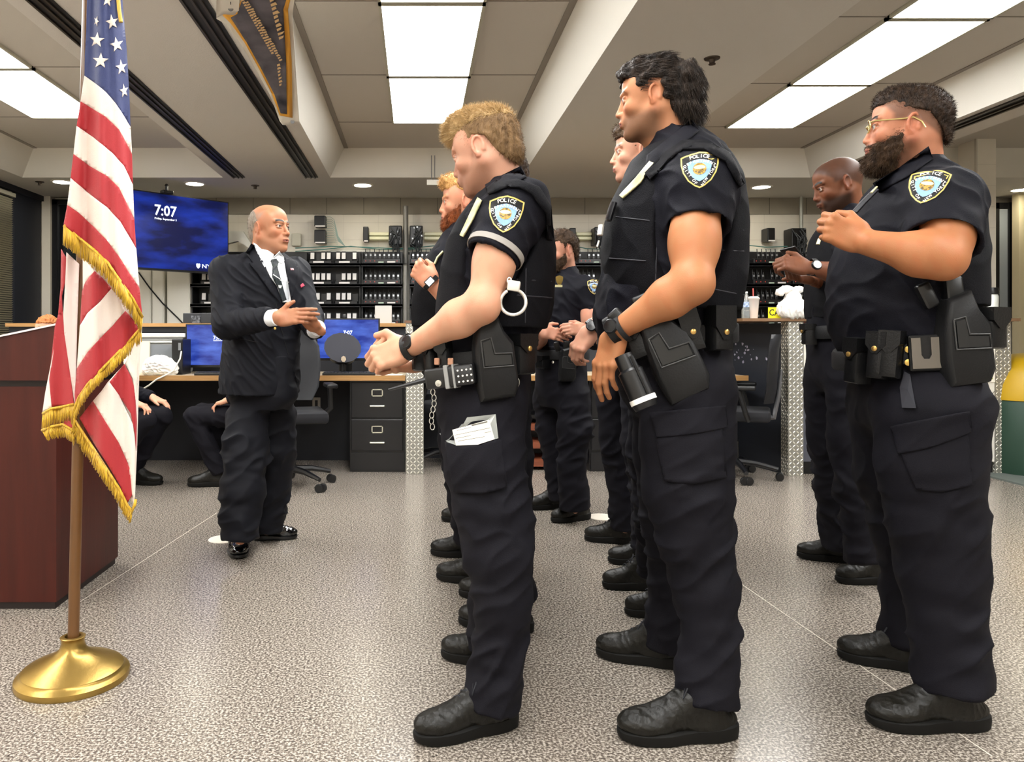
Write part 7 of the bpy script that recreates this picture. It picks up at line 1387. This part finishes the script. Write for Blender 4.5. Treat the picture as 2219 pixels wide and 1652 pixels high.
# ---------------- flag and stand ----------------
YFL = 2.4; pf = P(163, 1470, YFL); cb = np.array((P(158, 1475, YFL)[0], YFL, 0.))
o = empty('flag_stand', cb); m = MB(); M_brass = mat('worn brass', 'b8974e', .32, .85, noise=(5, '8e7440', .3), bump=(90, .05))
m.lathe([(.168, 0), (.17, .008), (.168, .018), (.158, .026), (.152, .030), (.150, .036), (.135, .045), (.1, .06), (.06, .078), (.04, .095), (.034, .115), (.036, .128), (.038, .132), (.034, .134), (.024, .134), (.022, .1)], c=cb, n=56); m.build('base', M_brass, o, smooth=True)
top = P(178, 560, YFL); top = cb+(top-cb)*1.0; top = np.array((top[0], YFL, top[2])); d = top-np.array((cb[0], YFL, .06)); pole_top = np.array((cb[0], YFL, .06))+d*1.95
m = MB(); m.tube([(cb[0], YFL, .06), tuple(top), tuple(pole_top)], .0172, 20); m.build('pole', mat('varnished oak pole', '6e4a26', .3, noise=(4, '4e3218', .3, (6, 6, .5))), o, smooth=True)
tag(o, 'brass-based wooden flagpole stand in front of the lectern', 'flag stand')
flag = empty('flag', (cb[0], YFL, 1.2)); tag(flag, 'American flag with gold fringe draped on its pole at the left', 'flag')
M_red = mat('flag red', 'a11f26', .65, bump=(300, .1), sheen=.1); M_wht = mat('flag white', 'dccfc4', .65, bump=(300, .1), sheen=.1); M_blu = mat('flag blue', '25305f', .6, bump=(300, .1), sheen=.1); M_frg = mat('gold fringe', 'dcb32a', .5, noise=(220, 'a57c12', .15, (1, 1, .08)), sheen=.1)
def depth(px, py, lay_):
    """folded cloth: distance of the layer and vertical pleats"""
    t = (py)/1100.; u = (px-195)/(60+80*t)
    base = {0: -.11, 1: -.095, 2: -.065, 3: -.01, 4: .05, 5: -.05}[lay_]
    pleat = .022*math.sin(5.2*u+.6*math.sin(3*t)+lay_*1.7)+.010*math.sin(11*u+4*t+lay_)+.004*math.sin(23*u-6*t)
    return YFL+base+pleat*(.6+.6*min(1, t*1.4))
def cloth(mb, poly, m_, lay_, off=0., st=7.):
    P2 = [Vector(p) for p in poly]; n = len(P2); bd = []
    for i in range(n):
        a, b = P2[i], P2[(i+1) % n]; k = max(1, int((b-a).length/st)); bd += [a+(b-a)*(j/k) for j in range(k)]
    pts = list(bd); ed = [(i, (i+1) % len(bd)) for i in range(len(bd))]; xs_ = [p.x for p in bd]; ys_ = [p.y for p in bd]
    x = min(xs_)+st/2
    while x < max(xs_):
        y_ = min(ys_)+st/2
        while y_ < max(ys_): pts.append(Vector((x+random.uniform(-.8, .8), y_+random.uniform(-.8, .8)))); y_ += st
        x += st
    r = delaunay_2d_cdt(pts, ed, [tuple(range(len(bd)))], 1, 1e-4); mb.use(m_); mb.add([tuple(P(q.x, q.y, depth(q.x, q.y, lay_)+off)) for q in r[0]], [tuple(t) for t in r[2]])
def cbuild(mb, name, par, th_=.0016):
    o = mb.build(name, None, par, smooth='all'); s_ = o.modifiers.new('thickness', 'SOLIDIFY'); s_.thickness = th_; s_.offset = 0; return o
# front drape: boundaries between canton and stripes, left to right
L0 = [(189, -20), (187, 60), (184, 120), (183, 164)]; 
B = [[(183, 164), (210, 183), (230, 200), (251, 224), (268, 251), (283, 275)], [(175, 220), (203, 237), (230, 254), (258, 281), (286, 334)], [(166, 273), (203, 298), (244, 332), (268, 359), (288, 400)], [(159, 334), (193, 359), (234, 383), (258, 407), (291, 475)], [(153, 386), (190, 417), (234, 451), (261, 481), (295, 539)], [(146, 444), (170, 461), (203, 491), (230, 519), (256, 553), (280, 592), (302, 624)], [(138, 488), (170, 515), (203, 541), (234, 570), (256, 603), (288, 648), (309, 688)]]
front = MB(); cloth(front, L0+B[0][1:]+[(280, 200), (274, 100), (268, 40), (264, -20)], M_blu, 1)
mm = [M_wht, M_red, M_wht, M_red, M_wht, M_red]
for i in range(6): cloth(front, B[i]+B[i+1][::-1], mm[i], 1)
cbuild(front, 'front_drape', flag)
st_ = MB()
def star(cx, cy, r, a0, sx=1.):
    pts = [];
    for k in range(10): a = math.radians(a0+36*k); rr = r if k % 2 == 0 else r*.4; pts.append((cx+rr*math.sin(a)*sx, cy-rr*math.cos(a)))
    cloth(st_, pts, M_wht, 1, -.003, 4.)
for cx, cy, r, a0, sx in ((233, 0, 16, 8, .8), (243, 48, 17, -10, .85), (210, 87, 17, 5, 1.0), (253, 97, 17, -12, .9), (218, 132, 18, 3, 1.), (263, 146, 17, -8, .75), (269, 197, 16, -10, .62), (209, 46, 12, 20, .45)): star(cx, cy, r, a0, sx)
cbuild(st_, 'stars', flag, .0008)
# other layers
Z2 = lambda pts, x0=0, y0=540, s_=.339: [(x0+a*s_, y0+b*s_) for a, b in pts]
mid = MB()
cloth(mid, Z2([(535, 60), (605, 140), (570, 180), (545, 215), (530, 260)]), M_wht, 2); cloth(mid, Z2([(605, 140), (660, 190), (712, 252), (640, 335), (560, 410), (512, 490), (525, 270), (545, 215), (570, 180)]), M_red, 2)
cloth(mid, Z2([(712, 252), (760, 310), (800, 395), (720, 490), (640, 570), (560, 660), (492, 765), (512, 490), (560, 410), (640, 335)]), M_wht, 2)
cloth(mid, Z2([(800, 395), (850, 450), (890, 515), (800, 620), (700, 720), (600, 820), (520, 920), (480, 1000), (478, 930), (492, 765), (560, 660), (640, 570), (720, 490)]), M_red, 2)
cloth(mid, Z2([(530, 60), (620, 120), (740, 215), (830, 350), (905, 480), (880, 540), (700, 560), (560, 400), (530, 250)]), M_wht, 2, .006); cbuild(mid, 'middle_fold', flag)
left = MB(); cloth(left, Z2([(392, 0), (425, 60), (418, 200), (395, 300), (400, 400), (372, 420), (388, 250)]), M_red, 3); cloth(left, Z2([(425, 20), (505, 95), (498, 330), (492, 500), (486, 760), (480, 1000), (450, 800), (412, 540), (405, 420), (418, 200)]), mat('flag white pinkish', 'd0bcb6', .65), 3)  # white stripe of this fold gets a pinker, darker tone than flag white
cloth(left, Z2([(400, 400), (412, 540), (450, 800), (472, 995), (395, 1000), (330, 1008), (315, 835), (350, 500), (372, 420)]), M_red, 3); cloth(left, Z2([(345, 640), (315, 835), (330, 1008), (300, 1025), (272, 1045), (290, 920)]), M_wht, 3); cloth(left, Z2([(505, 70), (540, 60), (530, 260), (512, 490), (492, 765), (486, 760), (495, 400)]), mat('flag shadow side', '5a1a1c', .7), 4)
cbuild(left, 'left_fold', flag)
low = MB(); cloth(low, Z2([(905, 430), (880, 560), (845, 640), (800, 730), (850, 830), (868, 1000), (880, 740), (905, 600)]), M_wht, 5)
cloth(low, Z2([(795, 735), (700, 850), (760, 935), (835, 1050), (862, 1180), (870, 1290), (875, 1100), (862, 900), (840, 820)]), M_red, 5); cloth(low, Z2([(700, 850), (595, 970), (680, 1110), (760, 1240), (820, 1370), (840, 1560), (862, 1600), (868, 1290), (850, 1120), (760, 935)]), M_wht, 5)
cloth(low, Z2([(595, 970), (508, 1080), (600, 1240), (690, 1380), (760, 1500), (815, 1625), (845, 1570), (830, 1400), (760, 1240), (680, 1110)]), M_red, 5)
cloth(low, Z2([(862, 600), (912, 440), (900, 600), (880, 900), (872, 1290), (862, 1600), (850, 1640), (858, 1200), (870, 900)]), M_wht, 5, .004); cloth(low, Z2([(400, 1110), (440, 1070), (475, 1090), (470, 1160), (410, 1135)]), M_red, 3)
cloth(low, Z2([(800, 730), (870, 600), (905, 450), (890, 800), (875, 1290), (862, 1600), (840, 1620), (760, 1420), (640, 1120), (605, 970), (690, 850)]), M_wht, 5, .008); cbuild(low, 'lower_fold', flag)
# fringes: header band plus hanging threads
def fringe(mb, pts, out, lay_, n=None):
    """pts: header polyline (px), out: hanging offsets at start and end (px)"""
    pl = [np.array(p, float) for p in pts]; seg = [np.linalg.norm(b-a) for a, b in zip(pl[:-1], pl[1:])]; tot = sum(seg); N_ = int(tot/1.7)
    for k in range(N_):
        s_ = tot*(k+.5)/N_; i = 0
        while s_ > seg[i] and i < len(seg)-1: s_ -= seg[i]; i += 1
        a = pl[i]+(pl[i+1]-pl[i])*min(1, s_/seg[i]); f_ = k/N_; d_ = np.array(out[0])*(1-f_)+np.array(out[1])*f_; d_ = d_*random.uniform(.88, 1.08)+np.array((random.uniform(-1.5, 1.5), 0)); e = a+d_
        y0 = depth(a[0], a[1], lay_)-.004; A0 = P(a[0], a[1], y0); B0 = P((a[0]+e[0])/2, (a[1]+e[1])/2, y0-.003+random.uniform(-.003, .003)); C0 = P(e[0], e[1], y0+random.uniform(-.004, .004)); mb.tube([A0, B0, C0], [.0017, .0019, .0013], 4)
    tn = pl[-1]-pl[0]; mb2 = [P(q[0], q[1], depth(q[0], q[1], lay_)-.005) for q in pl]; mb.tube(mb2, .0045, 6)
fr = MB().use(M_frg)
fringe(fr, B[6], ((-2, 40), (-3, 34)), 1)
fringe(fr, Z2([(900, 505), (835, 580), (740, 678), (640, 780), (560, 868), (504, 950), (470, 1035), (462, 1120)]), ((2, 28), (4, 20)), 2)
fringe(fr, Z2([(475, 1090), (520, 1160), (600, 1280), (690, 1420), (760, 1530), (815, 1640), (845, 1680)]), ((-8, 30), (-4, 26)), 5)
fringe(fr, Z2([(868, 1600), (862, 1640), (835, 1680)]), ((-8, 20), (-8, 20)), 5)
fringe(fr, Z2([(274, 1052), (330, 1020), (400, 1008), (470, 992)]), ((-4, 40), (-2, 34)), 3); fringe(fr, Z2([(268, 1160), (330, 1135), (400, 1120), (470, 1160)]), ((10, 22), (2, 32)), 3)
tu = MB().use(M_frg); f_ = fr.build('fringe', None, flag, smooth='all')
m = MB(); m.tube([P(255, -20, YFL-.1), P(258, 20, YFL-.1), P(262, 48, YFL-.1)], .006, 8); m.build('cord_tassel', M_frg, flag, smooth=True)
# ---------------- banner ----------------
ban = empty('banner', P(560, 100, 3.6)); tag(ban, 'curled dark banner with gold border hung from the ceiling beam', 'banner')
def bdepth(px, py): return 4.6-1.3*max(0, (290-py))/300.
def bcloth(name, poly, m_, off=0., th_=.002, st=8.):
    P2 = [Vector(p) for p in poly]; pts = list(P2); ed = [(i, (i+1) % len(P2)) for i in range(len(P2))]; xs_ = [p.x for p in P2]; ys_ = [p.y for p in P2]; x = min(xs_)
    while x < max(xs_):
        y_ = min(ys_)
        while y_ < max(ys_): pts.append(Vector((x+.1, y_+.1))); y_ += 12
        x += 12
    r = delaunay_2d_cdt(pts, ed, [tuple(range(len(P2)))], 1, 1e-4); m_b = MB(); m_b.add([tuple(P(q.x, q.y, bdepth(q.x, q.y)+off)) for q in r[0]], [tuple(t) for t in r[2]]); o = m_b.build(name, m_, ban, smooth='all'); s_ = o.modifiers.new('t', 'SOLIDIFY'); s_.thickness = th_; return o
bcloth('backing', [(468, -15), (520, -15), (640, -15), (634, 30), (640, 130), (649, 268), (641, 273), (612, 270), (606, 262), (585, 205), (560, 160), (525, 100), (490, 52), (469, 40)], mat('banner white', 'e8e4d6', .5))
M_bg = mat('banner gold', 'f2b23a', .5)
bcloth('gold_border', [(480, 30), (510, 32), (528, -15), (632, -15), (624, 20), (632, 130), (634, 255), (606, 250), (590, 205), (562, 150), (530, 92), (500, 50)], M_bg, -.004)
bcloth('field', [(500, 38), (514, 30), (530, -15), (624, -15), (614, 20), (620, 130), (622, 247), (608, 245), (595, 205), (566, 148), (535, 92)], mat('banner navy', '25262e', .5, noise=(6, '6d6a70', .2)), -.008)
m = MB(); M_bt = mat('banner lettering', 'e6c48c', .5); r_ = random.Random(4)
for (x0, y0), (x1, y1), n_, h_ in (((532, 5), (607, 135), 26, 9), ((522, 0), (590, 120), 22, 8), ((584, 0), (606, 90), 10, 15), ((600, 140), (606, 190), 7, 8)):
    for k in range(n_):
        t = k/n_; x, y_ = x0+(x1-x0)*t, y0+(y1-y0)*t; dx, dy = (x1-x0)/n_*.6, (y1-y0)/n_*.6
        m.add([P(a, b, bdepth(a, b)-.04) for a, b in ((x, y_), (x+dx, y_+dy), (x+dx+h_*r_.uniform(.5, 1), y_+dy-h_*.3), (x+h_*r_.uniform(.5, 1), y_-h_*.3))], [(0, 1, 2, 3)])
m.build('lettering', M_bt, ban)
for px, py in ((500, 19), (634, 264)): m = MB(); q = P(px, py, bdepth(px, py)-.012); m.lathe([(.004, 0), (.012, 0), (.012, .004), (.006, .004)], c=q, n=16, R=RF); m.build('grommet', M_grey, ban, smooth=True)
bcloth('corner', [(469, -15), (520, -15), (518, 22), (506, 32), (485, 30), (469, 38)], MATS['banner white'], -.011)
m = MB(); m.tube([P(500, 10, 3.35), P(497, -60, 3.3)], .002, 6); m.build('cord', M_blk, ban)
